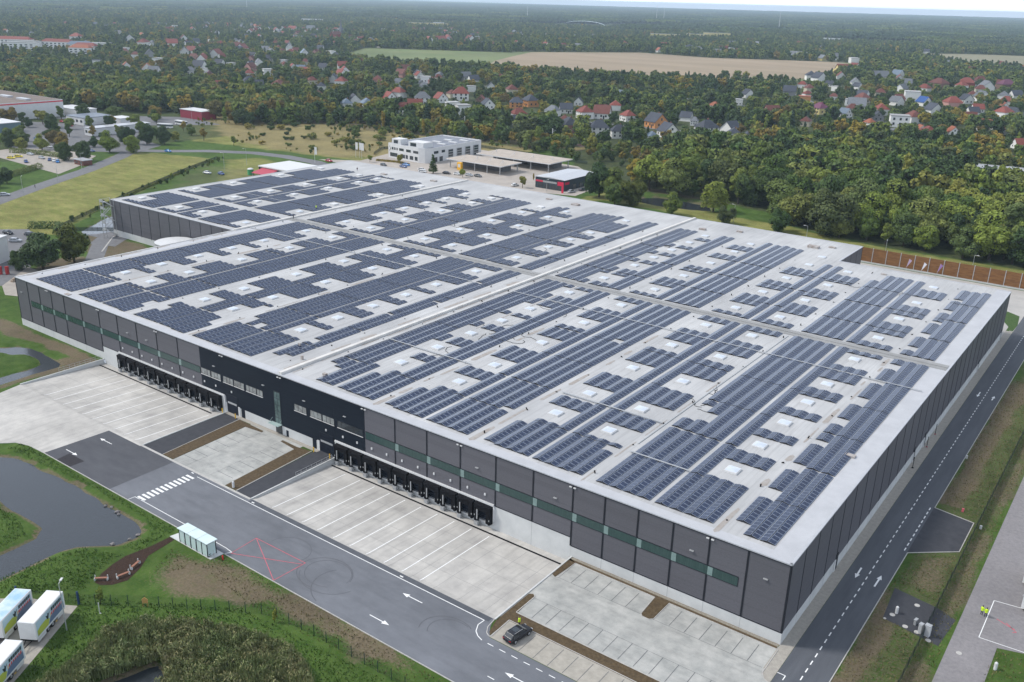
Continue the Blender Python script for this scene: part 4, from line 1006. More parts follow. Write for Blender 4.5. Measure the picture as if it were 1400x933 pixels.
def person(x, y, z, deg, label, vest=None, trousers=(0.02,0.022,0.03), top=(0.03,0.03,0.04), arms=0.25):
    r_ = empty("person", (x, y, z), math.radians(deg)); tag(r_, label, "person")
    J = {'pel':(0,0,0.95),'ch':(0,0,1.32),'nk':(0,0,1.50),'hd':(0.02,0,1.62),'hd2':(0.02,0,1.72),
         'hL':(0,0.10,0.90),'kL':(0.04,0.12,0.50),'aL':(0,0.13,0.09),'tL':(0.14,0.14,0.04),'hR':(0,-0.10,0.90),'kR':(0.0,-0.12,0.50),'aR':(-0.05,-0.13,0.09),'tR':(0.10,-0.14,0.04),
         'sL':(0,0.19,1.42),'eL':(0.02,0.25,1.14),'wL':(0.16,0.22+arms*0.1,0.95+arms*0.3),'sR':(0,-0.19,1.42),'eR':(0.02,-0.25,1.14),'wR':(0.16,-0.22,0.95+arms*0.3)}
    R_ = {'pel':.15,'ch':.16,'nk':.06,'hd':.085,'hd2':.08,'hL':.095,'kL':.065,'aL':.045,'tL':.04,'hR':.095,'kR':.065,'aR':.045,'tR':.04,'sL':.07,'eL':.045,'wL':.03,'sR':.07,'eR':.045,'wR':.03}
    E_ = [('pel','ch'),('ch','nk'),('nk','hd'),('hd','hd2'),('pel','hL'),('hL','kL'),('kL','aL'),('aL','tL'),('pel','hR'),('hR','kR'),('kR','aR'),('aR','tR'),('ch','sL'),('sL','eL'),('eL','wL'),('ch','sR'),('sR','eR'),('eR','wR')]
    ks = list(J)
    me_ = bpy.data.meshes.new("person_body"); me_.from_pydata([J[k] for k in ks], [(ks.index(a), ks.index(b_)) for a, b_ in E_], [])
    o = link("body", me_, r_)
    md = o.modifiers.new("skin", 'SKIN'); me_.skin_vertices[0].data
    for i, k in enumerate(ks): me_.skin_vertices[0].data[i].radius = (R_[k], R_[k])
    me_.skin_vertices[0].data[0].use_root = True
    o.modifiers.new("sub", 'SUBSURF').render_levels = 1
    me_.materials.append(mat("work_trousers_%d" % int(trousers[0]*1000), trousers, rough=0.9))
    vm = mat("hi_vis_yellow", (0.62,0.85,0.04), rough=0.6) if vest else mat("dark_jacket_%d" % int(top[0]*1000), top, rough=0.9)
    v = MB()
    k = 12
    secs = []
    for z_, rx, ry in ((0.86,0.17,0.21),(1.05,0.165,0.20),(1.30,0.18,0.23),(1.45,0.15,0.21),(1.53,0.08,0.09)):
        secs.append((z_, [(rx*math.cos(2*math.pi*i/k), ry*math.sin(2*math.pi*i/k)) for i in range(k)]))
    o_ = 0
    for z_, ring in secs: v.v += [(a, b_, z_) for a, b_ in ring]
    for i in range(len(secs)-1):
        for j in range(k): v.f.append((i*k+j, i*k+(j+1) % k, (i+1)*k+(j+1) % k, (i+1)*k+j)); v.m.append(0)
    for sy in (-1, 1):
        v.tube((0,sy*0.18,1.44),(0.02,sy*0.255,1.14),0.085,0.065,n=8); v.tube((0.02,sy*0.255,1.14),(0.15,sy*0.23,1.0),0.06,0.05,n=8)
    v.build("jacket", vm, r_)
    hd = MB(); 
    for i in range(6):
        for j in range(8): pass
    bm_ = bmesh.new(); bmesh.ops.create_uvsphere(bm_, u_segments=10, v_segments=8, radius=0.105); me2 = bpy.data.meshes.new("head"); bm_.to_mesh(me2); bm_.free()
    me2.materials.append(mat("skin", (0.45,0.27,0.19), rough=0.6)); link("head", me2, r_, (0.02,0,1.66), sc=(1,0.85,1.2))
    bm_ = bmesh.new(); bmesh.ops.create_uvsphere(bm_, u_segments=10, v_segments=8, radius=0.112); me2 = bpy.data.meshes.new("hair"); bm_.to_mesh(me2); bm_.free()
    me2.materials.append(mat("hair", (0.05,0.035,0.02), rough=0.8)); link("hair", me2, r_, (-0.012,0,1.70), sc=(1,0.88,1.0))
    return r_
person(-33.2, -20.75, 0.09, 200, "person in yellow hi-vis jacket standing beside the black car's bonnet", vest=True)
person(22.65, 26.95, 0.04, 70, "person in yellow hi-vis jacket on the gravel, left of the pair", vest=True)
person(23.25, 26.75, 0.04, 120, "person in yellow hi-vis jacket on the gravel, right of the pair", vest=True)
person(-223.9, 112.6, HR+0.5, 200, "person in pale hi-vis top standing on the white roof fire wall", vest=True)
person(-272.4, 181.5, HR+0.02, 160, "person in dark clothes on the far roof behind the panels", top=(0.05,0.02,0.02))
person(-219.5, 97.8, HR+0.12, 30, "person in dark clothes where the white roof walls cross")
person(-403.5, 99.0, 0.06, 60, "person in dark clothes walking along the road by the meadow")

# trailers
def trailer_side(mb_list, L_, s_):
    pass
M_TRW = mat("trailer_white", (0.74,0.74,0.73), (0.68,0.68,0.67), 0.8, 0.4, 3)
M_TRB = mat("trailer_roof_blue", (0.30,0.48,0.66), (0.62,0.70,0.76), 0.35, 0.35, 3)
TM = {k: mat("trailer_"+k, v_, rough=0.45) for k, v_ in {'ink':(0.02,0.03,0.035),'scarlet':(0.55,0.05,0.05),'grass':(0.42,0.48,0.08),'sky':(0.42,0.55,0.62),'slate':(0.13,0.18,0.27),'sun':(0.75,0.42,0.05)}.items()}
def trailer(x, y, deg, label, roofm):
    r_ = empty("box_trailer", (x, y, 0.03), math.radians(deg)); tag(r_, label, "trailer", "white box trailers parked on the concrete pad")
    L_, W_ = 7.7, 2.55
    MB().box(0,L_,-W_/2,W_/2,1.05,3.95).build("box_body", M_TRW, r_)
    MB().box(0.12,L_-0.12,-W_/2+0.1,W_/2-0.1,3.95,3.975).build("roof_sheet", roofm, r_)
    ch = MB(); ch.box(0.2,L_-0.2,-0.5,-0.35,0.75,1.04); ch.box(0.2,L_-0.2,0.35,0.5,0.75,1.04); ch.box(-0.0,0.15,-1.2,1.2,0.8,1.04); ch.tube((0.1,-0.5,0.85),(-1.9,0,0.6),0.07); ch.tube((0.1,0.5,0.85),(-1.9,0,0.6),0.07)
    ch.build("chassis", M_BLACK, r_)
    ft = MB()
    for s_ in (-1, 1): ft.box(0.3,2.4,s_*1.22-0.03,s_*1.22+0.03,0.45,0.98); ft.box(5.5,7.2,s_*1.22-0.03,s_*1.22+0.03,0.55,0.98)
    ft.build("side_guard", M_WHITE, r_)
    for xx in (3.3, 4.5):
        for s_ in (-1, 1):
            w_ = MB().tube((xx,s_*0.85-0.17,0.48),(xx,s_*0.85+0.17,0.48),0.46,n=16).build("wheel", M_TIRE, r_)
            MB().tube((xx,s_*0.85-0.19,0.48),(xx,s_*0.85+0.19,0.48),0.24,n=10).build("rim", M_STEEL, w_)
    # printed side: sky, hill, lettering-like dark and red strokes
    for s_ in (-1, 1):
        yy = s_*(W_/2+0.012)
        g = MB(); g.box(0.35,L_-0.35,yy-0.008,yy+0.008,1.35,3.7); art = g.build("side_print", TM['sky'], r_)
        yy2 = s_*(W_/2+0.026)
        def patch(poly, k):
            mb = MB(); pts = [((p_[0]), yy2, p_[1]) for p_ in poly]
            mb.add(pts+[(a, yy2-s_*0.01, c) for a, _, c in pts], [tuple(range(len(pts))) if s_ < 0 else tuple(range(len(pts)))[::-1]]); mb.build("print_patch", TM[k], art)
        patch([(0.4,1.4),(3.1,1.4),(3.6,2.2),(2.6,2.7),(1.2,2.6),(0.4,2.3)], 'grass')
        patch([(3.2,1.4),(7.3,1.4),(7.3,2.5),(5.0,2.6),(3.8,2.3)], 'slate')
        patch([(3.0,2.35),(3.25,2.3),(3.5,2.9),(3.9,3.35),(3.4,3.1),(3.2,3.45),(3.15,3.0),(2.7,3.15)], 'ink')
        for i in range(6): patch([(4.15+i*0.5,3.02),(4.55+i*0.5,3.02),(4.65+i*0.5,3.55),(4.2+i*0.5,3.55)], 'ink')
        for i in range(7): patch([(4.0+i*0.44,2.45),(4.32+i*0.44,2.42),(4.4+i*0.44,2.9),(4.12+i*0.44,2.88)], 'scarlet')
        patch([(0.45,1.45),(0.9,1.45),(0.95,1.75),(0.5,1.8)], 'sun'); patch([(3.75,2.3),(3.9,2.3),(3.95,2.9),(3.8,2.9)], 'sun')
    for s_ in (-1, 1): MB().box(4.9,5.3,s_*1.24-0.02,s_*1.24+0.02,0.5,0.62).build("side_marker", M_YEL, r_)
    return r_
aa = math.degrees(math.atan2(-62.4+69.0, -91.7+87.6))
trailer(-86.45, -68.3, aa, "white box trailer beside the lamp post, nearest the grass", M_TRW)
trailer(-90.6, -71.0, aa, "box trailer with pale blue roof, second from the lamp post", M_TRB)
trailer(-80.0, -77.7, aa, "white box trailer at bottom left, cut by the picture edge", M_TRW)
# lamp posts
def lamp_post(x, y, h, deg, label, group=None, arm=1.2):
    r_ = empty("lamp_post", (x, y, 0), math.radians(deg)); tag(r_, label, "lamp post", group)
    MB().tube((0,0,0),(0,0,h),0.10,0.06,n=8).build("pole", M_STEEL, r_)
    MB().tube((0,0,h),(arm,0,h+0.1),0.045,n=6).box(arm-0.2,arm+0.5,-0.16,0.16,h+0.04,h+0.16).build("lamp_head", M_WHITE, r_)
lamp_post(-85.6, -63.2, 8.2, 130, "grey lamp post beside the white trailer at bottom left", arm=0.8)
lamp_post(-85.3, -58.2, 0.01, 0, "x") if False else None
for (x, y, h, lb) in ((-394.8,88.9,8,"curved street lamp by the left road, nearest the picture's left edge"),(-412.7,115.2,8,"curved street lamp by the left road, second from picture's left edge"),(-436.0,141.0,8,"street lamp by the left road, near the garden shed"),(-381.7,190.1,9,"tall lamp post on the rough ground left of the red canopy"),
                      (-384.7,207.2,9,"tall lamp post behind the rough ground, near the curved road"),(-563.6,299.7,10,"tall mast lamp beside the parked buses"),(-574,229,12,"very tall thin mast in front of the white workshops"),(-122,261,8,"lamp post on the verge right of the willow tree"),
                      (-83.3,242.9,8,"lamp post on the verge left of the brown noise wall"),(-52.7,243.5,7,"lamp post behind the noise wall, left of the two"),(-21.9,243.5,7,"lamp post behind the noise wall, right of the two"),(-222,262,6,"small lamp post in front of the dark shop")):
    lamp_post(x, y, h, random.uniform(0, 360), lb)
# bus shelter
sh = empty("waiting_shelter", (-93.0, -38.75, 0.1)); tag(sh, "long glass waiting shelter with pale roof beside the street", "shelter")
rf = MB(); rf.box(-0.1,8.15,-0.15,2.05,2.62,2.72)
rf.build("roof", mat("pale_roof_glass", (0.62,0.73,0.72), (0.56,0.68,0.68), 0.8, 0.25, 2, spec=0.6), sh)
for xx in (2.7, 5.45): MB().box(xx-0.03,xx+0.03,-0.15,2.05,2.722,2.735).build("roof_joint", M_STEEL, sh)
for xx in (0.15, 1.75, 3.35, 4.95, 6.4, 7.9):
    MB().box(xx-0.06,xx+0.06,0.0,0.1,0,2.62).build("post", M_BLACK, sh)
for xx in (0.15, 7.9): MB().box(xx-0.06,xx+0.06,1.7,1.8,0,2.62).build("post", M_BLACK, sh)
gp = mat("shelter_glass", (0.55,0.68,0.66), rough=0.15, spec=0.6)
for xx in (0.25, 1.85, 3.45, 5.05, 6.5): MB().box(xx,xx+1.25,0.04,0.06,0.15,2.35).build("glass_panel", gp, sh)
for xx in (0.14, 7.9): MB().box(xx-0.01,xx+0.01,0.12,1.65,0.15,2.35).build("glass_panel", gp, sh)
for xx in (1.2, 4.3, 6.9): MB().box(xx,xx+1.1,0.25,0.65,0.42,0.48).box(xx+0.1,xx+0.16,0.3,0.6,0,0.42).box(xx+0.94,xx+1.0,0.3,0.6,0,0.42).build("bench_seat", M_BLACK, sh)
MB().box(3.9,4.6,0.08,0.14,0.6,2.2).build("notice_board", M_DARK, sh)
# benches on the bark
def bench(x, y, deg, label):
    r_ = empty("timber_bench", (x, y, 0.03), math.radians(deg)); tag(r_, label, "bench", "benches on the bark path")
    MB().box(-0.95,0.95,-0.16,-0.01,0.42,0.5).box(-0.95,0.95,0.03,0.2,0.42,0.5).build("seat", mat("reddish_slats", (0.36,0.17,0.11), (0.30,0.14,0.09), 3, 0.7, 3), r_)
    for s_ in (-0.98, 0.98): MB().box(s_-0.09,s_+0.09,-0.2,0.24,0.0,0.42).box(s_-0.08,s_+0.08,0.2,0.28,0.0,0.85).build("leg", M_CWALL, r_)
bench(-93.1,-53.2, 42, "reddish slatted bench at the near end of the bark path")
bench(-91.3,-50.4, 80, "reddish slatted bench in the middle of the bark path")
bench(-92.3,-47.6, 110, "grey worn bench at the street end of the bark path")
# small things on the verge
r_ = empty("notice_stand", (-81.5,-52.8,0), 0.6); tag(r_, "small wooden house-shaped board on two legs by the fence", "sign")
MB().add([(-0.45,-0.05,0.7),(0.45,-0.05,0.7),(0.45,-0.05,1.4),(0,-0.05,1.75),(-0.45,-0.05,1.4),(-0.45,0.05,0.7),(0.45,0.05,0.7),(0.45,0.05,1.4),(0,0.05,1.75),(-0.45,0.05,1.4)],
         [(0,1,2,3,4),(9,8,7,6,5),(0,5,6,1),(1,6,7,2),(2,7,8,3),(3,8,9,4),(4,9,5,0)]).build("board", mat("light_ply", (0.55,0.33,0.12), (0.5,0.29,0.1), 2, 0.7, 2), r_)
for s_ in (-0.38, 0.38): MB().box(s_-0.05,s_+0.05,-0.04,0.04,0,0.7).build("leg", M_WOOD, r_)
r_ = empty("hydrant_post", (-82.7,-37.5,0)); tag(r_, "small red hydrant post at the shelter's right end", "hydrant")
MB().tube((0,0,0),(0,0,0.75),0.13,n=10).build("post", mat("hydrant_red", (0.6,0.03,0.03), rough=0.4), r_); MB().tube((0,0,0.75),(0,0,0.85),0.16,0.08,n=10).build("cap", mat("hydrant_red", (0.6,0.03,0.03)), r_)
r_ = MB().tube((0,0,0),(0,0,1.9),0.07,n=8).box(-0.05,0.35,-0.05,0.05,0.05,0.15).build("marker_post", M_WHITE, None, (-85.5,-58.0,0)); tag(r_, "white marker post in the grass right of the trailers", "post")
r_ = MB().tube((0,0,0),(0,0,2.3),0.03,n=6).build("sign_pole", M_STEEL, None, (-83.4,-38.7,0)); tag(r_, "thin bare pole at the shelter's right corner", "pole")
for i, (x, y, lb) in enumerate([(-101.1,-21.1,"short white bollard in the brown strip beside the right ramp"),(11.8,18.9,"white round-topped pillar on the dark gravel plot"),(26.9,14.2,"white pillar in the grass at the right edge")]):
    r_ = MB().tube((0,0,0),(0,0,1.15),0.24,0.24,n=12).tube((0,0,1.15),(0,0,1.3),0.24,0.12,n=12).build("white_bollard", M_WHITE, None, (x, y, 0.05)); tag(r_, lb, "bollard")
for i, (x, y, lb) in enumerate([(-95.5,-1.4,"yellow guard post left of the right-hand dock row"),(-100.3,-1.4,"yellow guard post left of the right drive-in door"),(-130.6,-1.3,"yellow guard post right of the left dock row"),(-126.0,-1.3,"yellow guard post right of the left drive-in door")]):
    r_ = MB().tube((0,0,0),(0,0,1.1),0.12,n=10).build("guard_post", M_YEL, None, (x, y, 0.05)); tag(r_, lb, "post")
# cabinets and covers on the dark plot
for (x, y, w_, h, lb) in ((17.0,16.1,0.8,1.9,"large white service cabinet on the dark gravel plot"),(16.0,16.2,0.5,1.6,"narrow white cabinet beside the large service cabinet"),(14.9,17.9,0.35,0.9,"grey pipe stump in the middle of the dark gravel plot")):
    r_ = empty("service_cabinet", (x, y, 0.03), -0.2); tag(r_, lb, "cabinet")
    MB().box(-w_/2,w_/2,-0.35,0.35,0,h).build("body", M_WHITE if h > 1 else M_STEEL, r_); MB().box(-w_/2-0.04,w_/2+0.04,-0.4,0.4,h,h+0.07).build("lid", M_STEEL, r_)
    if h > 1: MB().box(-w_/2+0.05,w_/2-0.05,-0.37,-0.35,0.1,h-0.1).build("door", M_COPE, r_)
for i, (x, y, lb) in enumerate([(11.4,18.1,"round concrete cover beside the white pillar"),(13.8,16.3,"round concrete cover, near edge of the dark plot"),(15.6,16.0,"round concrete cover in front of the pipe stump"),(17.5,15.0,"pinkish round cover at the plot's near corner"),(13.9,23.1,"round cover near the far side of the dark plot"),(10.7,16.4,"small round cover at the left corner of the plot"),(21.9,14.8,"round manhole cover set in the gravel track")]):
    r_ = MB().tube((0,0,0),(0,0,0.07),0.42 if i != 5 else 0.22,n=16).build("manhole_cover", M_KERB, None, (x, y, 0.02)); tag(r_, lb, "manhole cover")
# right edge: white vans partly in the frame
for i, (x, y, lb) in enumerate([(27.9,42.5,"white caravan-like cabin at the right edge, upper one"),(28.9,34.6,"white cabin at the right edge, lower one")]):
    r_ = empty("site_cabin", (x, y, 0.05), math.radians(80)); tag(r_, lb, "cabin")
    MB().box(-2.6,2.6,-1.1,1.1,0.45,2.7).build("body", M_WHITE, r_); MB().box(-2.7,2.7,-1.2,1.2,2.7,2.8).build("roof", M_STEEL, r_)
    for xx in (-1.6, 0.5): MB().box(xx,xx+1.1,1.1,1.12,1.3,2.2).build("window", M_GLASS, r_)
    for xx in (-1.8, 1.8): MB().box(xx-0.3,xx+0.3,-0.9,0.9,0,0.45).build("foot", M_BLACK, r_)
# right side lamp/hoses: wall lamps on service road
for (x, y, lb) in ((8.9,84.0,"small white box on a stake beside the service road"),(13.2,59.5,"tiny red marker on the grass strip past the lay-by"),(17.2,54.9,"white cable marker in the grass between fence and track")):
    r_ = MB().box(-0.2,0.2,-0.15,0.15,0.0,0.7).build("marker_box", M_WHITE if 'white' in lb else M_RED, None, (x, y, 0)); tag(r_, lb, "marker")
for (x, y, lb) in ((2.2,71.8,"black downpipe stand by the wall, nearest of the three"),(2.1,84.0,"black stand with red reel by the wall, middle of the three"),(2.0,92.0,"black stand with red reel by the wall, farthest of the three")):
    r_ = empty("hose_stand", (x-1.3, y, 0.04)); tag(r_, lb, "stand")
    MB().tube((0,0,0),(0,0,2.6),0.06,n=6).build("pole", M_BLACK, r_); MB().box(-0.2,0.2,-0.05,0.25,0.0,0.12).build("foot", M_RED if 'red' in lb else M_BLACK, r_)

# fences
fm = bpy.data.materials.new("wire_mesh"); fm.use_nodes = True
n = fm.node_tree.nodes; l = fm.node_tree.links
tr = n.new("ShaderNodeBsdfTransparent"); mx = n.new("ShaderNodeMixShader"); mx.inputs[0].default_value = 0.2
n["Principled BSDF"].inputs["Base Color"].default_value = (0.02,0.04,0.03,1); l.new(tr.outputs[0], mx.inputs[1]); l.new(n["Principled BSDF"].outputs[0], mx.inputs[2]); l.new(mx.outputs[0], n["Material Output"].inputs[0])
fm2 = fm.copy(); [q_ for q_ in fm2.node_tree.nodes if q_.type == 'MIX_SHADER'][0].inputs[0].default_value = 0.75
def fence(pts, h, label, st=2.5, m=fm, pm=M_GREENF, pr=0.04, maxp=99, name="wire_fence"):
    r_ = empty(name, (*pts[0], 0)); tag(r_, label, "fence"); o0 = Vector((*pts[0], 0))
    pan = MB(); pm_ = MB().box(-pr,pr,-pr,pr,0,h+0.1).mesh("fence_post", pm); k = 0
    for a, b_ in zip(pts[:-1], pts[1:]):
        a = Vector((*a,0))-o0; b_ = Vector((*b_,0))-o0
        pan.quad(tuple(a+Vector((0,0,0.05))),tuple(b_+Vector((0,0,0.05))),tuple(b_+Vector((0,0,h))),tuple(a+Vector((0,0,h))))
        L_ = (b_-a).length; c_ = max(1, int(round(L_/st)))
        for i in range(c_):
            if k < maxp: link("post", pm_, r_, tuple(a+(b_-a)*i/c_)); k += 1
    pan.build("mesh_panel", m, r_)
fence([(-99.1,-64.3),(-90.0,-58.6),(-85.9,-55.8),(-81.7,-52.7),(-76,-49.2),(-70.5,-45.5),(-66.1,-42.9),(-63.4,-42.2),(-56,-41.4),(-30,-41.2)], 1.9, "dark green wire fence behind the trailers and along the grass bank")
for i, (x, y) in enumerate([(-98.6,-63.9),(-90.0,-58.8)]):
    r_ = MB().box(-0.12,0.12,-0.12,0.12,0,2.4).build("gate_post", mat("navy_post", (0.02,0.05,0.12), rough=0.5), None, (x, y, 0)); tag(r_, ["thick dark blue gate post left of the white trailer","thick dark blue gate post right of the white trailer"][i], "post")
fence([(16.6,-20),(16.6,120)], 1.7, "dense dark fence running between service road and gravel track", 3.0, fm2, M_SEAM)
fence([(-300,78),(-318,62),(-330,78),(-357.8,118),(-393,173.5),(-398,182),(-413,209)], 1.6, "long wire fence across the meadow left of the warehouse", 4.0, fm2, M_SEAM)
fence([(-361,282),(-372,300),(-350,352),(-250,345)], 1.8, "dark fence round the office building's yard", 4.0, fm2, M_SEAM)
# railings
def rail(pts, label):
    r_ = empty("railing", (*pts[0],)); tag(r_, label, "railing"); o0 = Vector(pts[0])
    tb = MB(); ps = MB()
    for a, b_ in zip(pts[:-1], pts[1:]):
        a = Vector(a)-o0; b_ = Vector(b_)-o0
        for z in (0.5, 1.05): tb.tube(tuple(a+Vector((0,0,z))), tuple(b_+Vector((0,0,z))), 0.035, n=6)
        c_ = int((b_-a).length/1.5)+1
        for i in range(c_+1):
            q_ = a+(b_-a)*i/c_; pp_ = MB().tube((0,0,0),(0,0,1.05),0.03,n=6).build("post", M_STEEL, r_, tuple(q_))
    tb.build("rail_bar", M_STEEL, r_)
rail([(-94.83,-11.0,0.16),(-94.83,-1.4,0.16)], "galvanised railing on the wall between ramp and right-hand yard")
rail([(-180.7,-12,0.16),(-180.7,-1.0,0.16)], "galvanised railing on the wall at the far end of the left yard")
# boulders at the pond
for i, (x, y) in enumerate([(-114.6,-39.6),(-113.2,-39.2),(-111.0,-39.4),(-110.0,-39.8),(-101.2,-41.5),(-101.0,-43.2),(-102.0,-45.9)]):
    bm_ = bmesh.new(); bmesh.ops.create_icosphere(bm_, subdivisions=2, radius=0.5)
    for v_ in bm_.verts: v_.co *= random.uniform(0.75, 1.25)
    me_ = bpy.data.meshes.new("boulder"); bm_.to_mesh(me_); bm_.free(); me_.materials.append(mat("boulder_grey", (0.25,0.23,0.22), (0.14,0.13,0.13), 3, 0.9, 4))
    o = link("boulder", me_, None, (x, y, -0.45), random.uniform(0,3), (random.uniform(0.5,1.0), random.uniform(0.4,0.8), 0.45)); tag(o, "grey boulder on the pond's shore, %s counted from the far left" % ordn(i), "boulder", "boulders along the pond's shore")

# ================================================================== structures round the warehouse
# noise wall
nw = empty("noise_wall", (-59.5, 233.0, 0)); tag(nw, "brown noise wall with pale posts behind the rear yard", "noise wall")
MB().box(0,140,-0.25,0.25,0,0.55).build("plinth", M_CWALL, nw)
MBR = mat("brown_noise_panel", (0.24,0.115,0.042), (0.15,0.07,0.026), 0.9, 0.85, 5, stretch=(0.5,1,2.5), bump=0.3)
for i in range(28):
    MB().box(5*i+0.12,5*i+4.88,-0.10,0.10,0.55,5.7).build("panel", MBR, nw)
    MB().box(5*i-0.12,5*i+0.12,-0.2,0.2,0.55,5.85).build("post", M_STEEL, nw)
# closed parasols / flags in the rear yard
for i, (x, y, c_) in enumerate([(-41.5,229,(0.45,0.35,0.5)),(-36,227.5,(0.7,0.7,0.75)),(-31,229.5,(0.30,0.18,0.40))]):
    r_ = empty("leaning_flag", (x, y, 0)); tag(r_, ["mauve flag before the noise wall, left of three","white flag before the noise wall, middle of three","purple flag before the noise wall, right of three"][i], "flag")
    MB().tube((0,0,0),(1.0,0,5.2),0.06,n=6).build("pole", M_STEEL, r_)
    MB().add([(0.4,-0.05,2.0),(1.0,-0.05,5.1),(1.9,-0.05,4.6),(1.1,-0.05,3.2),(0.4,0.05,2.0),(1.0,0.05,5.1),(1.9,0.05,4.6),(1.1,0.05,3.2)],[(0,1,2,3),(7,6,5,4),(0,4,5,1),(1,5,6,2),(2,6,7,3),(3,7,4,0)]).build("cloth", mat("flag_%d" % i, c_, rough=0.8), r_)
# sprinkler tank
tk = empty("water_tank", (-245.2, 66.0, 0)); tag(tk, "round white-topped water tank in the notch of the warehouse", "tank")
MB().tube((0,0,0),(0,0,7.6),6.4,n=40,caps=False).build("wall", M_STEEL, tk); MB().tube((0,0,7.6),(0,0,8.1),6.5,0.4,n=40).build("roof", M_WHITE, tk)
MB().box(7.2,9.5,-1.5,1.5,0,8.2).build("pump_box", M_STEEL, tk)
# stair tower at the wing corner
stt = empty("stair_tower", (-295.2, 71.9, 0)); tag(stt, "galvanised open stair tower at the far left corner of the warehouse", "stair tower")
fr = MB()
for xx in (0, 2.2):
    for yy in (-3.0, 1.2): fr.box(xx-0.08,xx+0.08,yy-0.08,yy+0.08,0,14.8)
fr.build("frame", M_STEEL, stt)
for i in range(5):
    z0 = 0.3+i*2.75
    fl_ = MB(); d = 1 if i % 2 else -1
    a = (0.5, -2.6*d-0.9, z0); b_ = (0.5, 0.8*d-0.9, z0+2.6)
    for xx in (0.2, 1.9): fl_.tube((xx, a[1], a[2]), (xx, b_[1], b_[2]), 0.1, n=4)
    for j in range(9): t = j/8; fl_.box(0.2,1.9,a[1]+(b_[1]-a[1])*t-0.13,a[1]+(b_[1]-a[1])*t+0.13,a[2]+2.6*t-0.03,a[2]+2.6*t+0.03)
    fl_.build("stair_flight", M_STEEL, stt)
    MB().box(-0.05,2.25,-3.05,-1.9,z0+2.58,z0+2.66).box(-0.05,2.25,-3.05,-3.0,z0+2.66,z0+3.6).box(-0.05,0,-3.05,1.2,z0+3.4,z0+3.5).box(-0.05,0,-3.05,1.2,z0+2.9,z0+2.96).build("landing", M_STEEL, stt)
# annex with red canopy
an = empty("entrance_annex", (-357, 193, 0)); tag(an, "low white-roofed annex with dark fascia and red canopy, left of the roof", "annex")
MB().box(0,56,0.2,20,0,4.4).build("wall", M_DARK, an); MB().box(-0.2,60,0,21,4.4,5.0).build("roof", M_WHITE, an)
MB().add([(3,-7,2.4),(15,-7,2.4),(15,0.1,3.9),(3,0.1,3.9),(3,-7,2.6),(15,-7,2.6),(15,0.1,4.1),(3,0.1,4.1)],[(0,3,2,1),(4,5,6,7),(0,1,5,4),(1,2,6,5),(3,0,4,7)]).build("canopy", mat("canopy_red", (0.42,0.06,0.09), rough=0.6), an)
for xx in (3.4, 14.5): MB().box(xx-0.1,xx+0.1,-6.8,-6.6,0,2.4).build("canopy_post", M_STEEL, an)
r_ = empty("green_tank", (-360.5, 190.5, 0)); tag(r_, "small green tank with white top beside the red canopy", "tank")
MB().tube((0,0,0),(0,0,3.0),1.6,n=16).build("body", mat("tank_green", (0.06,0.30,0.12), rough=0.5), r_); MB().tube((0,0,3.0),(0,0,3.5),1.7,1.0,n=16).build("lid", M_WHITE, r_)

M_OFFW = mat("office_render", (0.66,0.66,0.65), (0.60,0.60,0.60), 0.4, 0.6, 3)
ob = empty("office_building", (-349, 282, 0)); tag(ob, "white modern depot office with ribbon windows and rounded corner", "building")
B1 = [(0,0),(26,-2.5),(30,-1.5),(32,2.5),(31,49),(0,49)]
MB().prism(B1, 0.0, 7.9).build("wall", M_OFFW, ob)
MB().prism([(0.6,0.6),(26,-1.6),(29.5,-0.8),(31.2,2.8),(30.4,48.4),(0.6,48.4)], 7.9, 7.92).build("roof", mat("bluish_roof", (0.22,0.235,0.27), (0.18,0.19,0.22), 0.2, 0.7, 4), ob)
pr_ = MB()
for a, b_ in zip(B1, B1[1:]+B1[:1]): 
    aa_, bb_ = Vector(a), Vector(b_); d = (bb_-aa_).normalized(); nn = Vector((-d.y, d.x))*0.35
    pr_.prism([tuple(aa_), tuple(bb_), tuple(bb_+nn), tuple(aa_+nn)], 7.93, 8.5)
pr_.build("parapet", M_OFFW, ob)
MB().box(2,9,1,7,7.95,11.2).build("roof_house", M_OFFW, ob); MB().box(16,27.5,0,8,7.95,11.0).build("roof_house", M_OFFW, ob)
MB().box(3.5,6.8,0.94,0.98,8.6,10.5).build("window", M_GLASS, ob); MB().box(17.5,22.0,-0.06,-0.02,8.5,10.4).build("window", M_GLASS, ob)
for i in range(6): MB().box(13+ (i % 2)*8, 19+(i % 2)*8, 14+i*5.2, 15.8+i*5.2, 7.95, 8.5).build("roof_light", M_WHITE, ob)
def fy(x): return -2.5*x/26.0
for z0, z1, segs in ((5.0,6.5,[(3,4.6),(5.2,6.4),(7.2,8.2),(9.5,13.5),(15.5,19.5),(21.5,25.8)]),(1.0,3.2,[(1.5,8),(12,14.5),(15,17),(18.5,21.5),(22.8,25.2)])):
    for (a, b_) in segs:
        w_ = MB(); w_.quad((a,fy(a)-0.03,z0),(b_,fy(b_)-0.03,z0),(b_,fy(b_)-0.03,z1),(a,fy(a)-0.03,z1)); w_.build("window", M_GLASS, ob)
for (a, b_, z0, z1) in ((4,8,5.0,6.5),(11,14,5,6.5),(3.5,7,0.3,3.0),(9,12,0.3,3.0)): MB().box(32.02-a*0.02,32.06-a*0.02,a,b_,z0,z1).build("window", M_GLASS, ob)
for i in range(4): 
    y0 = 17+i*8.0
    f_ = MB().box(31.4,31.75,y0,y0+4.6,0.1,6.3).build("hall_door", M_STEEL, ob)
    g_ = MB()
    for j in range(4): g_.box(31.75,31.78,y0+0.3,y0+4.3,0.5+j*1.45,1.6+j*1.45)
    g_.build("door_window", M_GLASS, f_)
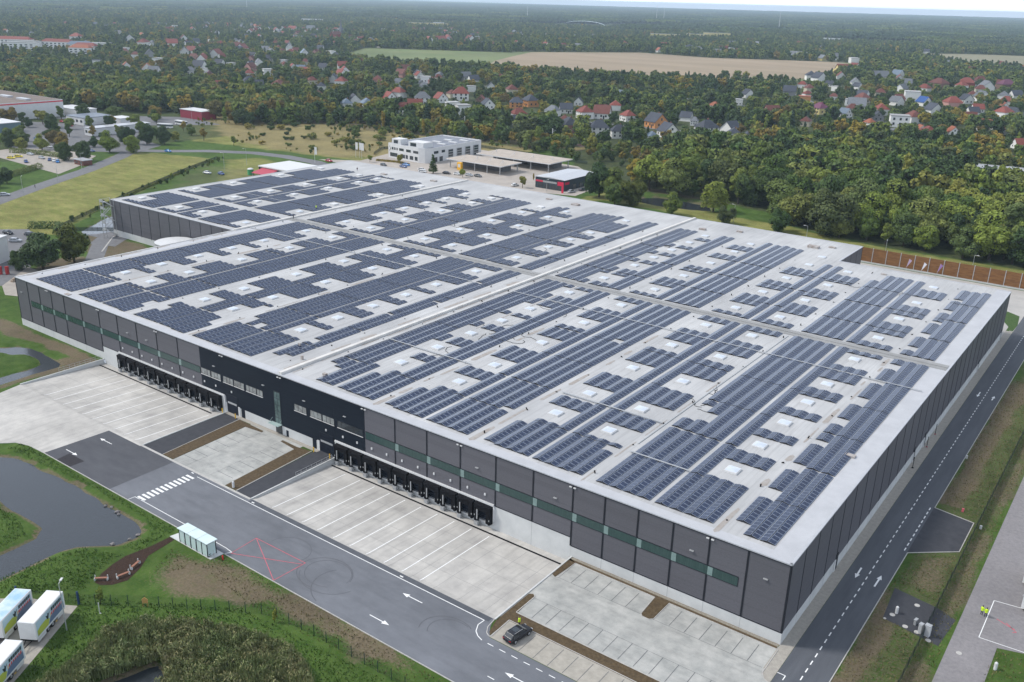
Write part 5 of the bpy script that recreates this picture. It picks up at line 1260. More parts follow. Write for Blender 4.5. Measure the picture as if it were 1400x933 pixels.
ch_ = MB(); ch_.add([(0.8,fy(0.8)-0.03,6.9),(1.2,fy(1.2)-0.03,6.9),(2.4,fy(2.4)-0.03,5.5),(1.2,fy(1.2)-0.03,4.1),(0.8,fy(0.8)-0.03,4.1),(2.0,fy(2)-0.03,5.5)],[(0,5,2,1),(5,4,3,2)]); ch_.build("wall_emblem", M_SEAM, ob)
M_CANR = mat("canopy_sand_roof", (0.46,0.40,0.34), (0.38,0.33,0.28), 0.25, 0.85, 5)
for i, (x0, x1, y0, y1, lb) in enumerate([(-303,-264,280,299,"long sand-coloured open canopy roof, nearer of the two"),(-302,-250,306,329,"long sand-coloured open canopy roof, farther of the two")]):
    r_ = empty("depot_canopy", (x0, y0, 0)); tag(r_, lb, "canopy", "depot canopies")
    w_, d_ = x1-x0, y1-y0
    MB().box(0,w_,0,d_,4.5,5.0,0,1).build("roof", [M_WHITE, M_CANR], r_)
    for a in range(5): MB().tube((2+a*(w_-4)/4,1.5,0),(2+a*(w_-4)/4,1.5,4.5),0.3,n=8).build("column", M_STEEL, r_); MB().tube((2+a*(w_-4)/4,d_-1.5,0),(2+a*(w_-4)/4,d_-1.5,4.5),0.3,n=8).build("column", M_STEEL, r_)
    for a in range(4): MB().tube((6+a*(w_-12)/3,d_/2,5.0),(6+a*(w_-12)/3,d_/2,6.6),0.18,n=6).tube((6+a*(w_-12)/3,d_/2,6.5),(9+a*(w_-12)/3,2,5.1),0.06,n=4).build("mast", M_WHITE, r_)
    MB().box(3,w_-6,d_*0.55,d_-2,0,3.6).build("store_block", M_ROADFAR, r_)
r_ = empty("yellow_pump", (-291.5, 278.5, 0)); tag(r_, "yellow pump box under the edge of the nearer canopy", "pump")
MB().box(-1.4,1.4,-0.8,0.8,0,4.2).build("body", mat("pump_yellow", (0.8,0.42,0.02), rough=0.5), r_); MB().box(-0.8,0.8,-0.84,-0.8,1.6,3.4).build("panel", M_WHITE, r_)
ds = empty("dark_shop", (-232.5, 267.2, 0)); tag(ds, "dark blue showroom hall with white ridged roof and red signs", "shop")
MB().box(0,17.5,0,30,0,5.6).build("wall", mat("shop_dark", (0.03,0.045,0.06), rough=0.5), ds)
MB().add([(-0.4,-0.4,5.6),(17.9,-0.4,5.6),(17.9,30.4,5.6),(-0.4,30.4,5.6),(8.7,-0.4,6.2),(8.7,30.4,6.2)],[(0,1,4),(1,2,5,4),(2,3,5),(3,0,4,5),(0,3,2,1)]).build("roof", M_COPE, ds)
MB().box(0.4,13.0,-0.12,0,3.2,4.1).build("sign_band", M_STEEL, ds)
for (a, b_, z0, z1) in ((0.3,4.6,3.25,4.05),(13.6,17.2,2.6,4.6)): MB().box(a,b_,-0.2,-0.12,z0,z1).build("red_sign", mat("sign_red", (0.62,0.02,0.07), rough=0.5), ds)
MB().box(17.5,17.6,0.6,4.5,3.2,4.4).build("red_sign", mat("sign_red", (0.62,0.02,0.07)), ds)
for a in (1.5,5.5,9.5,13.0): MB().box(a,a+3,-0.06,0,0.3,2.6).build("shop_window", M_GLASS, ds)
for a in (8,14,20,25): MB().box(17.5,17.56,a,a+3,0.3,2.8).build("shop_window", M_GLASS, ds)
r_ = MB().box(-0.5,0.5,-0.2,0.2,0,4.6).build("red_pylon", mat("sign_red", (0.62,0.02,0.07)), None, (-213.5,263.5,0)); tag(r_, "red pylon sign in front of the dark shop", "sign")
# flags
for i, (x, y, lb) in enumerate([(-361.5,267.5,"white flag by the depot gate, left of three"),(-358.8,267.9,"white flag by the depot gate, middle of three"),(-356.3,267.2,"white flag by the depot gate, right of three"),(-364.7,238.7,"single white flag pole beyond the annex roof")]):
    r_ = empty("flag_pole", (x, y, 0)); tag(r_, lb, "flag")
    MB().tube((0,0,0),(0,0,9),0.09,0.05,n=6).build("pole", M_WHITE, r_); MB().box(0.1,1.9,-0.03,0.03,4.8,8.9).build("flag_cloth", M_WHITE, r_)
# catenary masts on the railway
for i, x in enumerate([-640,-583,-500,-448,-395,-366,-350,-313,-263,-206,-158,-100,-40,20]):
    r_ = empty("railway_mast", (x, 401.5 if i % 2 else 409.5, 0)); tag(r_, "pale overhead-line mast beside the railway, %s from the left" % ordn(i), "railway mast", "overhead-line masts along the railway")
    s_ = 1 if i % 2 else -1
    MB().box(-0.2,0.2,-0.2,0.2,0,9.5).build("post", M_CWALL, r_); MB().tube((0,0,7.2),(0,s_*3.6,8.0),0.09,n=6).tube((0,0,8.8),(0,s_*3.2,8.1),0.07,n=6).build("bracket", M_STEEL, r_)
# retail hall on the left
rh = empty("retail_hall", (-739, 199, 0)); tag(rh, "white retail hall with brown roof and red stripe, left edge", "hall")
MB().box(0,94,0,49,0,12).build("wall", M_OFFW, rh); MB().box(0.5,93.5,0.5,48.5,12,12.05).build("roof", mat("brown_roof", (0.20,0.155,0.13), (0.15,0.12,0.10), 0.1, 0.9, 5), rh)
MB().box(-0.2,94.2,-0.15,0.0,10.6,11.4).box(94,94.15,-0.15,49,10.6,11.4).build("red_stripe", mat("stripe_red", (0.6,0.03,0.05), rough=0.5), rh)
MB().box(60,68,-0.2,0,7.8,9.2).build("yellow_sign", M_YEL, rh)
for i in range(3): MB().box(20+i*26,34+i*26,26,30,12.05,13.2).build("roof_light", M_COPE, rh)
def simple_building(name, x, y, w_, d_, h, wallm, roofm, label, deg=0, nwin=0, over=0.3, cat="building", par=0.35):
    r_ = empty(name, (x, y, 0), math.radians(deg)); tag(r_, label, cat)
    MB().box(0,w_,0,d_,0,h).build("wall", wallm, r_); MB().box(-over,w_+over,-over,d_+over,h,h+par).build("roof", roofm, r_)
    for i in range(nwin): 
        a = w_*(i+0.25)/nwin; MB().box(a,a+w_*0.5/nwin,-0.06,0,h*0.35,h*0.7).build("window", M_GLASS, r_)
    return r_
simple_building("workshop", -665, 252, 33, 14, 5, M_OFFW, M_WHITE, "long low white building behind the retail hall's corner")
simple_building("workshop", -610, 230, 22, 22, 5, M_OFFW, mat("solar_roof", (0.10,0.13,0.18), (0.2,0.22,0.25), 0.4, 0.4, 2), "white workshop with dark panelled roof, centre of the trading estate", nwin=4)
simple_building("workshop", -586, 248, 14, 10, 4.6, M_OFFW, M_WHITE, "small white hut right of the panelled workshop")
simple_building("workshop", -547, 207, 9, 42, 4.8, M_OFFW, M_COPE, "long white shed with vents beside the dark trees", nwin=2)
simple_building("workshop", -585, 305, 26, 12, 6, mat("maroon_wall", (0.25,0.03,0.05), rough=0.6), M_WHITE, "maroon hall with white roof near the buses")
simple_building("showroom", -612, 172, 24, 15, 6, mat("glass_front", (0.12,0.18,0.2), rough=0.2), M_WHITE, "glass-fronted showroom with white roof at the left edge", nwin=6)
simple_building("garden_shed", -452, 146, 9, 5, 2.6, mat("shed_red", (0.16,0.06,0.045), (0.12,0.045,0.035), 1, 0.8, 3), M_COPE, "dark red shed with grey roof beside the road", cat="shed", nwin=2)
simple_building("depot_hall", -292, 14, 10, 13.5, 8.5, M_OFFW, M_WHITE, "tall white building with yellow sign, cut off by the left edge", 30, nwin=1)
for i, (x, y) in enumerate([(-547,279),(-541,262)]):
    r_ = empty("bus", (x, y, 0.1), math.radians(20 if i else 0)); tag(r_, ["white bus with black windows near the maroon hall","white bus parked at the edge of the meadow"][i], "bus")
    MB().box(-5.5,5.5,-1.25,1.25,0.35,3.1).build("body", M_TRW, r_); MB().box(-5.4,5.52,-1.27,1.27,1.5,2.5).build("windows", M_GLASS, r_)
    for a in (-3.5, 3.3):
        for b_ in (-1.1, 1.1): MB().tube((a,b_-0.15,0.5),(a,b_+0.15,0.5),0.5,n=12).build("wheel", M_TIRE, r_)
# stacked things near the left trees
for i, (x, y, lb) in enumerate([(-275,20,"red drum beside the tall white building"),(-273.5,21.5,"dark red drum beside the tall white building, nearer the trees")]):
    r_ = MB().tube((0,0,0),(0,0,2.6),0.6,n=12).build("drum", mat("drum_red", (0.35,0.03,0.03)), None, (x, y, 0.05)); tag(r_, lb, "drum")
for i, (x, y) in enumerate([(-262,20),(-259,18.5),(-256,17),(-252,16),(-264,19),(-249,15)]):
    r_ = MB().box(-1.2,1.2,-0.5,0.5,0,0.7).box(-0.9,1.0,-0.6,0.2,0.7,1.1).build("rubble_pile", mat("rubble", (0.45,0.40,0.33), (0.25,0.16,0.10), 2, 0.9, 4), None, (x, y, 0.05), random.uniform(0,3)); tag(r_, "pile of boards and rubble behind the left roof corner, %s from the left" % ordn(i), "rubble", "rubble piles by the left trees")
for i in range(6):
    r_ = MB().tube((0,-0.15,0.45),(0,0.15,0.45),0.45,n=12).build("black_tyre", M_TIRE, None, (-298+i*1.3, 39.6+i*0.9, 0.05), 0.6); tag(r_, "black tyre in the row left of the dark tree, %s from the left" % ordn(i), "tyre", "row of black tyres in the car park")
# parked cars
CARS = [(-326.2,47.9,10,'black',"black car in the left car park, nearest the hedge"),(-312.8,43.9,40,'silver',"silver estate car in the left car park, nearest the tree"),(-317.9,52.2,30,'dark grey',"dark grey car in the left car park behind the silver one"),(-396.8,81.4,55,'silver',"silver car driving on the left road at the picture edge"),
 (-490.4,131.3,30,'yellow',"yellow car on the sandy lot, left of the two yellow ones"),(-492.3,136.3,40,'yellow',"yellow car on the sandy lot, right of the two yellow ones"),(-495.5,144.5,10,'silver',"silver car on the sandy lot beside the hedge"),(-479.5,142.6,0,'silver',"pale estate car on the sandy lot, right of the silver one"),(-473.8,130.9,-20,'blue',"blue car alone in the middle of the sandy lot"),
 (-470.8,142.4,-30,'blue',"blue car on the sandy lot near the shed"),(-466.3,142.4,-30,'white',"white car on the sandy lot near the shed"),(-462.2,142.3,-30,'bright blue',"bright blue car parked next to the shed"),(-558,182.7,0,'dark grey',"dark grey car in the tarmac lot, far row"),(-548,175.8,0,'bright blue',"light blue car in the tarmac lot, middle row"),
 (-519,164.3,0,'white',"white car in the tarmac lot, near row, left one"),(-514,165.5,5,'white',"white car in the tarmac lot, near row, right one"),(-482.7,173.7,20,'blue',"blue car under the bright green trees"),(-452.5,203.9,5,'bright blue',"bright blue car on the curved road by the meadow"),(-378.3,176.8,10,'silver',"silver car on the rough ground, left of the pair"),(-371.2,180.1,-10,'blue',"dark blue car on the rough ground, right of the pair"),
 (-330.5,258.5,-10,'dark grey',"dark grey car before the office building, left row"),(-321.5,267.5,0,'bright blue',"bright blue car before the office building"),(-319.0,262.4,0,'blue',"dark blue car in front of the bright blue one"),(-305,262,15,'white',"white car by the hedge left of the dark round tree"),(-301,258,20,'white',"white van-like car at the left foot of the dark round tree"),
 (-288.5,263.6,10,'black',"black car right of the dark round tree"),(-282.5,265.6,10,'white',"white car right of the black one behind the roof"),(-276,267.4,5,'silver',"silver car in the depot row, right middle"),(-271,268.8,0,'dark grey',"dark grey car beside the planted roundel"),(-361.6,246.5,0,'red',"red car on the curved road beyond the annex"),
 (-596.2,226.1,0,'white',"white car among the trading estate sheds"),(-613.8,228.7,0,'red',"red car near the white retail hall"),(-590,221,30,'red',"red car in front of the panelled workshop"),(-241.5,262,80,'white',"white car at the left side of the dark shop"),(-211,268,80,'silver',"silver car at the right side of the dark shop"),(-209.6,276,80,'dark grey',"dark grey car behind the silver one by the shop"),(-208,284,80,'white',"white car farthest back beside the dark shop")]
for (x, y, d_, c_, lb) in CARS: car(x, y, d_, c_, lb, "parked cars", z=0.08)

# ================================================================== foliage
L_GREEN = leafmat("leaf_green", [(0.040,0.078,0.020),(0.10,0.145,0.028),(0.155,0.19,0.038),(0.065,0.11,0.026),(0.18,0.205,0.040),(0.095,0.14,0.036),(0.19,0.205,0.055),(0.05,0.09,0.024),(0.13,0.165,0.055)])
L_DARK = leafmat("leaf_dark", [(0.028,0.055,0.018),(0.055,0.090,0.024),(0.038,0.068,0.022),(0.075,0.11,0.028),(0.045,0.075,0.030),(0.09,0.105,0.035)])
L_AUT = leafmat("leaf_autumn", [(0.20,0.185,0.035),(0.27,0.20,0.04),(0.15,0.115,0.04),(0.30,0.22,0.035),(0.19,0.20,0.04),(0.16,0.14,0.05)])
L_LIGHT = leafmat("leaf_light", [(0.15,0.20,0.035),(0.20,0.24,0.045),(0.22,0.21,0.045)])
L_GOLD = leafmat("leaf_gold_green", [(0.085,0.10,0.02),(0.11,0.115,0.022)])
L_PINE = leafmat("leaf_pine", [(0.035,0.062,0.034),(0.050,0.082,0.042),(0.065,0.095,0.044),(0.060,0.088,0.032)])
M_INNER = mat("crown_inner_shade", (0.012,0.018,0.008), rough=1.0)  # near-black solid cores: shade inside the crowns, put in as colour
def quads_mesh(name, P, N, size, m, asp=1.0, rs=None, extra=None):
    rs = rs or np.random.default_rng(1)
    k = len(P); N = N/np.linalg.norm(N, axis=1, keepdims=True)
    r = rs.normal(size=(k,3)); U = np.cross(N, r); U /= np.linalg.norm(U, axis=1, keepdims=True)+1e-9; Vv = np.cross(N, U)
    s = size*(0.6+0.8*rs.random((k,1)))
    c = [P+(U*s+Vv*s*asp)*0.5, P+(-U*s+Vv*s*asp)*0.5, P+(-U*s-Vv*s*asp)*0.5, P+(U*s-Vv*s*asp)*0.5]
    # a slight fold keeps leaves from reading as flat squares
    c[0] = c[0]+N*s*0.18; c[2] = c[2]-N*s*0.15
    V_ = np.stack(c, 1).reshape(-1,3); F_ = np.arange(4*k).reshape(k,4)
    vs = V_.tolist(); fs = F_.tolist(); mi = [0]*k
    if extra:
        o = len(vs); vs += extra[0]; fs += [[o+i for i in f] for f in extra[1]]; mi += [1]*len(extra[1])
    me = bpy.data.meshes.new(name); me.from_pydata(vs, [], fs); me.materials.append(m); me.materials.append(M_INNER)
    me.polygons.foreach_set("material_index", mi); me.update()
    return me
def ico(c, r, sub=1):
    bm_ = bmesh.new(); bmesh.ops.create_icosphere(bm_, subdivisions=sub, radius=1.0)
    v = [(q_.co.x*r[0]+c[0], q_.co.y*r[1]+c[1], q_.co.z*r[2]+c[2]) for q_ in bm_.verts]; f = [[x.index for x in p_.verts] for p_ in bm_.faces]; bm_.free(); return v, f
def crown(kind, n, leaf, seed, m):
    rs = np.random.default_rng(seed)
    P, N = [], []
    ex_v, ex_f = [], []
    def blob(c, r, cnt, up=0.25, solid=True):
        d = rs.normal(size=(cnt,3)); d[:,2] += up; d /= np.linalg.norm(d, axis=1, keepdims=True)
        rad = (0.72+0.36*rs.random((cnt,1)))
        P.append(np.array(c)+d*np.array(r)*rad); N.append(d+rs.normal(size=(cnt,3))*0.38)
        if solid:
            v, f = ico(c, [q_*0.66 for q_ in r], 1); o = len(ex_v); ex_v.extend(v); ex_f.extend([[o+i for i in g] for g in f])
    if kind in ('round','oval','shrub','broad','full'):
        Rx, Rz, cz, nb = {'round':(3.7,4.2,7.2,18),'oval':(2.8,5.0,7.0,16),'shrub':(3.0,1.7,2.0,10),'broad':(4.6,3.9,6.8,20),'full':(4.4,4.9,5.6,24)}[kind]
        for i in range(nb):
            d = rs.normal(size=3); d /= np.linalg.norm(d); q_ = 0.35+0.55*rs.random()
            c = (d[0]*Rx*q_, d[1]*Rx*q_, cz+d[2]*Rz*q_)
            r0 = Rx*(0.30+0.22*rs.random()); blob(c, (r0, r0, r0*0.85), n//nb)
    elif kind == 'poplar':
        for i in range(9):
            z = 2.5+i*1.15; w_ = 1.3*math.sin(math.pi*(i+1.2)/10.5)+0.35
            blob((rs.normal()*0.3, rs.normal()*0.3, z), (w_, w_, 1.0), n//9, 0.1)
    elif kind == 'willow':
        for i in range(14):
            a = rs.random()*6.28; q_ = 1.0+2.6*rs.random(); z = 9.2-0.45*q_*q_*0.5+rs.normal()*0.5
            blob((q_*math.cos(a), q_*math.sin(a), z), (1.3,1.3,1.2), n//28)
            k = n//28; t = rs.random(k)
            P.append(np.stack([q_*1.15*math.cos(a)+rs.normal(size=k)*0.7, q_*1.15*math.sin(a)+rs.normal(size=k)*0.7, z-t*(z-1.6)], 1))
            N.append(np.stack([np.cos(a)+rs.normal(size=k)*0.5, np.sin(a)+rs.normal(size=k)*0.5, rs.normal(size=k)*0.15], 1))
        blob((0,0,6), (2.6,2.6,3.4), n//12)
    elif kind == 'pine':
        for i in range(8):
            z = 2.0+i*1.35; w_ = 2.5*(1-i/8.6)
            for j in range(max(3, 6-i//2)):
                a = rs.random()*6.28
                blob((w_*0.55*math.cos(a), w_*0.55*math.sin(a), z+rs.normal()*0.2), (w_*0.55+0.2, w_*0.55+0.2, 0.7), n//40, 0.0, solid=(j == 0))
    P = np.concatenate(P); N = np.concatenate(N)
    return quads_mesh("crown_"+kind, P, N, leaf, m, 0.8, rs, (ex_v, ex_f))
def trunk_mesh(kind, seed):
    r = random.Random(seed); mb = MB()
    if kind == 'shrub':
        for i in range(4): a = r.uniform(0,6.28); mb.tube((0,0,0),(math.cos(a)*1.0,math.sin(a)*1.0,1.8),0.08,0.03,n=5)
        return mb.mesh("trunk", M_TRUNK)
    top = 10.5 if kind in ('pine','poplar') else 7.8
    mb.tube((0,0,-0.1),(0.1,0.05,3.0),0.32,0.24,n=8,caps=False); mb.tube((0.1,0.05,3.0),(0,0,top),0.24,0.06,n=7,caps=False)
    if kind not in ('pine','poplar'):
        for i in range(6):
            a = r.uniform(0,6.28); z0 = r.uniform(2.8,6.0); R_ = 3.0 if kind == 'broad' else 2.2
            m_ = (math.cos(a)*R_*0.5, math.sin(a)*R_*0.5, z0+1.3); mb.tube((0.05,0,z0), m_, 0.13, 0.09, n=5, caps=False); mb.tube(m_, (math.cos(a+.3)*R_, math.sin(a+.3)*R_, z0+3.0), 0.09, 0.03, n=5, caps=False)
    return mb.mesh("trunk", M_TRUNK)
KM = {}
def treekit(kind, pal, v):
    k = (kind, pal, v)
    if k not in KM:
        m = {'gold':L_GOLD,'green':L_GREEN,'dark':L_DARK,'autumn':L_AUT,'light':L_LIGHT,'pine':L_PINE}[pal]
        n = {'round':5200,'oval':4800,'broad':6000,'shrub':1100,'poplar':2000,'willow':5200,'pine':2200,'full':8000}[kind]
        KM[k] = (crown(kind, n, 0.36 if kind != 'shrub' else 0.36, 100+hash((kind, v)) % 7 if False else {'round':1,'oval':2,'broad':3,'shrub':4,'poplar':5,'willow':6,'pine':7,'full':8}[kind]*10+v, m), trunk_mesh(kind, v))
    return KM[k]
def tree(x, y, h, kind, pal, label, group=None, v=None, name=None, wid=1.0):
    v = random.randrange(3) if v is None else v
    base_h = {'round':11.6,'oval':12.2,'broad':11,'shrub':3.9,'poplar':13.5,'willow':10.6,'pine':12.6,'full':10.8}[kind]
    s_ = h/base_h
    nm = name or {'round':'broadleaf_tree','oval':'birch_tree','broad':'broadleaf_tree','shrub':'shrub','poplar':'poplar_tree','willow':'willow_tree','pine':'conifer_tree','full':'broadleaf_tree'}[kind]
    r_ = empty(nm, (x, y, -0.05), random.uniform(0, 6.28), (s_*wid, s_*wid, s_)); tag(r_, label, 'shrub' if kind == 'shrub' else 'tree', group)
    c_, t_ = treekit(kind, pal, v)
    link("crown", c_, r_); link("trunk", t_, r_)
    return r_
# single trees that the photograph shows one by one
tree(-270.5,32.0,12.5,'full','dark',"big dark green tree left of the golden-green one by the car park", v=0, wid=1.25)
tree(-271.0,43.2,13,'full','gold',"golden-green round tree beside the curved fire lane", v=1)
tree(-276,27,7,'full','dark',"lower dark tree hiding the left end of the car park hedge", v=2)
tree(-288,69+200,0.1,'shrub','dark',"x") if False else None
tree(-295,260,10.5,'pine','dark',"dark cone-shaped tree behind the roof, in front of the depot", v=0, wid=1.15)
tree(-138.5,276,14.5,'willow','light',"drooping pale green willow behind the warehouse roof", v=0)
tree(-150,257,10,'full','green',"dark round tree at the roof edge left of the willow", v=1)
tree(-124,257,8.5,'full','dark',"dark bushy tree at the willow's right foot", v=2)
tree(-180,257.5,10.5,'full','green',"rounded tree at the roof edge, right of the dark shop", v=0)
tree(-186,266,15,'full','green',"tall leafy tree behind the rounded one, right of the dark shop", v=1)
tree(-173,262,14,'full','gold',"tall dark tree left of the black pond", v=2)
tree(-195,268,17,'full','dark',"large dark tree at the wood's left corner by the shop", v=0)
tree(-168,294,18,'full','green',"tall birch-like tree behind the black pond", v=1)
tree(-100.5,259,10,'full','green',"round young tree on the verge near the lamp post", v=2)
tree(-236,261,6.5,'round','light',"small light green tree beside the orange banner, left of the shop", v=0)
for i, (x, y, h, lb) in enumerate([(-344.5,262,4.5,"tiny bright green tree by the depot gate"),(-328.5,270,5.5,"bright green young tree before the office entrance"),(-276,262,5,"small green tree on the planted roundel")]): tree(x, y, h, 'round', 'light', lb, v=i)
for i, (x, y) in enumerate([(-244,282),(-240,291),(-235,299),(-231,304),(-226,308),(-219,312)]): tree(x, y, 4, 'poplar', 'autumn', "small golden conifer in the row behind the dark shop, %s from the left" % ordn(i), "small conifers behind the shop", v=i % 3)
for i, (x, y, h, k, p_) in enumerate([(-312,382,14,'poplar','light'),(-279,368,12,'poplar','light'),(-286,366,9,'round','autumn'),(-266,376,15,'oval','light'),(-240,372,9,'oval','green'),(-232,378,10,'poplar','light'),(-258,372,10,'oval','light'),(-222,360,9,'oval','green')]):
    tree(x, y, h, k, p_, "%s %s tree behind the shop, %s from the left" % ({'light':'pale green','autumn':'golden','green':'mid green'}[p_], {'poplar':'slender','oval':'birch-like','round':'round'}[k], ordn(i)), "trees between shop and railway")
SPC = [(-524,148,11,'full','dark',"dark broad tree at the left edge above the hedge"),(-536,152,10,'full','light',"bright yellow-green tree, leftmost in the car park"),(-508,158,9,'full','light',"bright green tree, second in the car park"),(-500,166,10,'full','autumn',"yellow tree, third in the car park"),(-520,172,9,'full','autumn',"olive tree in the middle of the car park"),
       (-466,148,11,'full','dark',"dark spreading tree left of the red shed"),(-458,155,11,'full','dark',"dark spreading tree right above the red shed"),(-474,180,12,'full','light',"large bright green tree by the road bend, left one"),(-464,188,11,'full','light',"large bright green tree by the road bend, right one"),(-494,204,11,'full','dark',"dark rounded trees before the long shed, left one"),(-486,212,12,'full','dark',"dark rounded trees before the long shed, middle one"),(-478,219,11,'full','dark',"dark rounded trees before the long shed, right one"),
       (-622,205,9,'round','dark',"dark pine-like tree in front of the retail hall, left one"),(-634,222,8,'round','autumn',"brownish tree in front of the retail hall"),(-622,250,11,'full','dark',"dark tree before the retail hall's right corner"),(-598,212,9,'round','green',"green tree among the trading estate car park"),(-574,243,8,'round','autumn',"ochre tree before the panelled workshop"),(-476,246,8,'round','autumn',"orange-brown shrub-like tree at the meadow's edge"),(-446,246,6,'round','light',"light green round bush-tree in the meadow corner"),
       (-560,318,14,'full','autumn',"big golden tree by the railway, left one"),(-548,324,14,'full','autumn',"big golden tree by the railway, right one"),(-417,88,7,'full','dark',"dark tree at the left picture edge beside the road"),(-424,96,8,'full','dark',"dark tree at the left picture edge, farther back"),(-590,312,9,'round','autumn',"small orange tree left of the golden pair"),
       (-398,368,11,'poplar','autumn',"yellow-green slender tree by the railway, left of three"),(-440,372,13,'poplar','autumn',"tall golden slender tree above the dry meadow"),(-383,366,11,'oval','autumn',"yellow birch above the office, middle of three"),(-372,372,10,'oval','light',"pale birch above the office, right of three")]
for (x, y, h, k, p_, lb) in SPC: tree(x, y, h, k, p_, lb)
random.seed(33)
EST = [(-640,205),(-650,232),(-628,236),(-612,214),(-604,200),(-590,208),(-578,214),(-566,222),(-556,230),(-552,246),(-560,268),(-574,276),(-586,284),(-566,198),(-556,190),(-546,196),(-536,206),(-530,220),(-522,232),(-510,240),(-500,228),(-512,212),(-506,196),(-498,184),(-534,178),(-548,166),(-564,172),(-578,182),(-592,190),(-530,158),(-516,150),(-545,152),(-560,156),(-604,262),(-618,276),(-500,254),(-486,232),(-520,262)]
for i, (x, y) in enumerate(sorted(EST)):
    p_ = random.choice(['green','dark','green','light','autumn']); tree(x, y, random.uniform(6,11), random.choice(['full','round','oval']), p_, "%s tree among the trading estate's lots at left, %s from the left" % ({'green':'green','dark':'dark green','light':'bright green','autumn':'yellowing'}[p_], ordn(i)), "trees of the trading estate", wid=random.uniform(1,1.3))
# young trees near the fence
tree(-87.6,-56.6,3.4,'oval','green',"thin young tree by the fence, right of the trailers", v=0, wid=0.8)
tree(-63.0,-43.0,2.6,'oval','light',"staked sapling at the fence below the street", v=1, wid=0.7)
# hedges
def hedge(pts, w_, h, label, m):
    rs = np.random.default_rng(5); P, N = [], []
    for a, b_ in zip(pts[:-1], pts[1:]):
        a = np.array(a, float); b_ = np.array(b_, float); L_ = np.linalg.norm(b_-a); k = int(L_*60); t = rs.random(k)
        nn = np.array([-(b_-a)[1], (b_-a)[0]])/L_
        th = rs.random(k)*math.pi; 
        off = np.cos(th)*w_/2*(0.8+0.3*rs.random(k)); z = np.sin(th)*h*(0.8+0.3*rs.random(k))
        p_ = a+(b_-a)*t[:,None]+nn*off[:,None]
        P.append(np.column_stack([p_, z])); N.append(np.column_stack([nn[None,:]*off[:,None], z-0.2])+rs.normal(size=(k,3))*0.5)
    P = np.concatenate(P); N = np.concatenate(N); o = link("hedge", quads_mesh("hedge", P, N, 0.4, m, 0.8, rs)); tag(o, label, "hedge")
hedge([(-330,58),(-322,66),(-312,60)], 4, 2.6, "dark hedge behind the left car park", L_DARK)
hedge([(-300,64),(-296,57),(-290,50)], 3, 1.6, "low hedge between meadow fence and golden-green tree", L_DARK)
hedge([(-512,142),(-492,149),(-474,153)], 3, 2.5, "long clipped green hedge along the sandy lot", L_GREEN)
hedge([(-440,105),(-446,116),(-454,128)], 4, 2.6, "shrubby green hedge between sandy lot and road", L_GREEN)
hedge([(-345,99),(-358.5,120),(-376,147),(-393,174)], 1.0, 0.7, "scrubby growth along the meadow fence", L_GREEN)
hedge([(-345,268),(-332,272),(-322,270)], 2, 1.0, "low mixed planting in front of the office building", L_AUT)
# meadow shrubs
random.seed(21)
for i in range(60):
    if i < 15: x, y = [(-487,309),(-483,314),(-490,335),(-470,328),(-485,366),(-401,270),(-407,295),(-408,305),(-396,307),(-399,327),(-413,358),(-395,352),(-437,362),(-422,269),(-439,262)][i]
    else: x, y = random.uniform(-510,-330), random.uniform(285,368)
    pp_ = random.choice(['green','dark','green','autumn'])
    tree(x, y, random.uniform(2.2,4.5), 'shrub', pp_, "%s shrub on the dry meadow, %s of the scattered shrubs" % (pp_, ordn(i)), "shrubs scattered on the dry meadow")

# the wood behind the warehouse: front trees one by one
random.seed(5)
WOODPOLY = [(-200,300),(-186,297),(-150,298),(-122,296),(-104,272),(-62,261),(-20,264),(70,266),(70,398),(-205,398)]
pts = []
st = 9.0
for iy in range(0, 17):
    for ix in range(-25, 10):
        x = ix*st+random.uniform(-3.4,3.4)+(iy % 2)*4.5; y = 258+iy*st+random.uniform(-3.4,3.4)
        if inpoly(np.array([x]), np.array([y]), WOODPOLY)[0]: pts.append((x, y))
def infr(x, y, marg=0.05):
    d = Vector((x-CP.x, y-CP.y, 0)); a = math.atan2(-d.x, d.y)
    return abs(a-0.6268) < 0.508+marg
pts = [p_ for p_ in pts if infr(*p_, 0.12)]
pts.sort(key=lambda p_: p_[1])
rows = {}
for p_ in pts: rows.setdefault(int((p_[1]-258)//9.0), []).append(p_)
cnt = 0; REST = []
ROWN = ['front edge','second row','third row','fourth row','fifth row','sixth row','seventh row','eighth row','ninth row','tenth row','eleventh row','twelfth row']
for ri in sorted(rows):
    for k, (x, y) in enumerate(sorted(rows[ri])):
        rr_ = random.random()
        kind = ('full' if rr_ < 0.8 else 'oval') if ri < 3 else ('oval' if rr_ < 0.3 else ('round' if rr_ < 0.5 else ('full' if rr_ < 0.85 else 'broad')))
        pal = random.choices(['green','dark','light','autumn'], [0.62,0.20,0.13,0.05])[0]
        h = random.choice([random.uniform(10,15), random.uniform(14,19), random.uniform(17,22)])*(0.8 if ri < 1 else 1)
        if cnt < 150:
            tree(x, y, h, kind, pal, "%s tree in the wood behind the warehouse, %s, %s from left" % ({'green':'green','dark':'dark green','light':'pale green','autumn':'yellowing'}[pal], ROWN[min(ri, 11)], ordn(k)), "trees of the wood behind the warehouse", wid=random.uniform(0.85,1.15)); cnt += 1
        else: REST.append((x, y, h))
print("wood trees", cnt, "rest", len(REST))

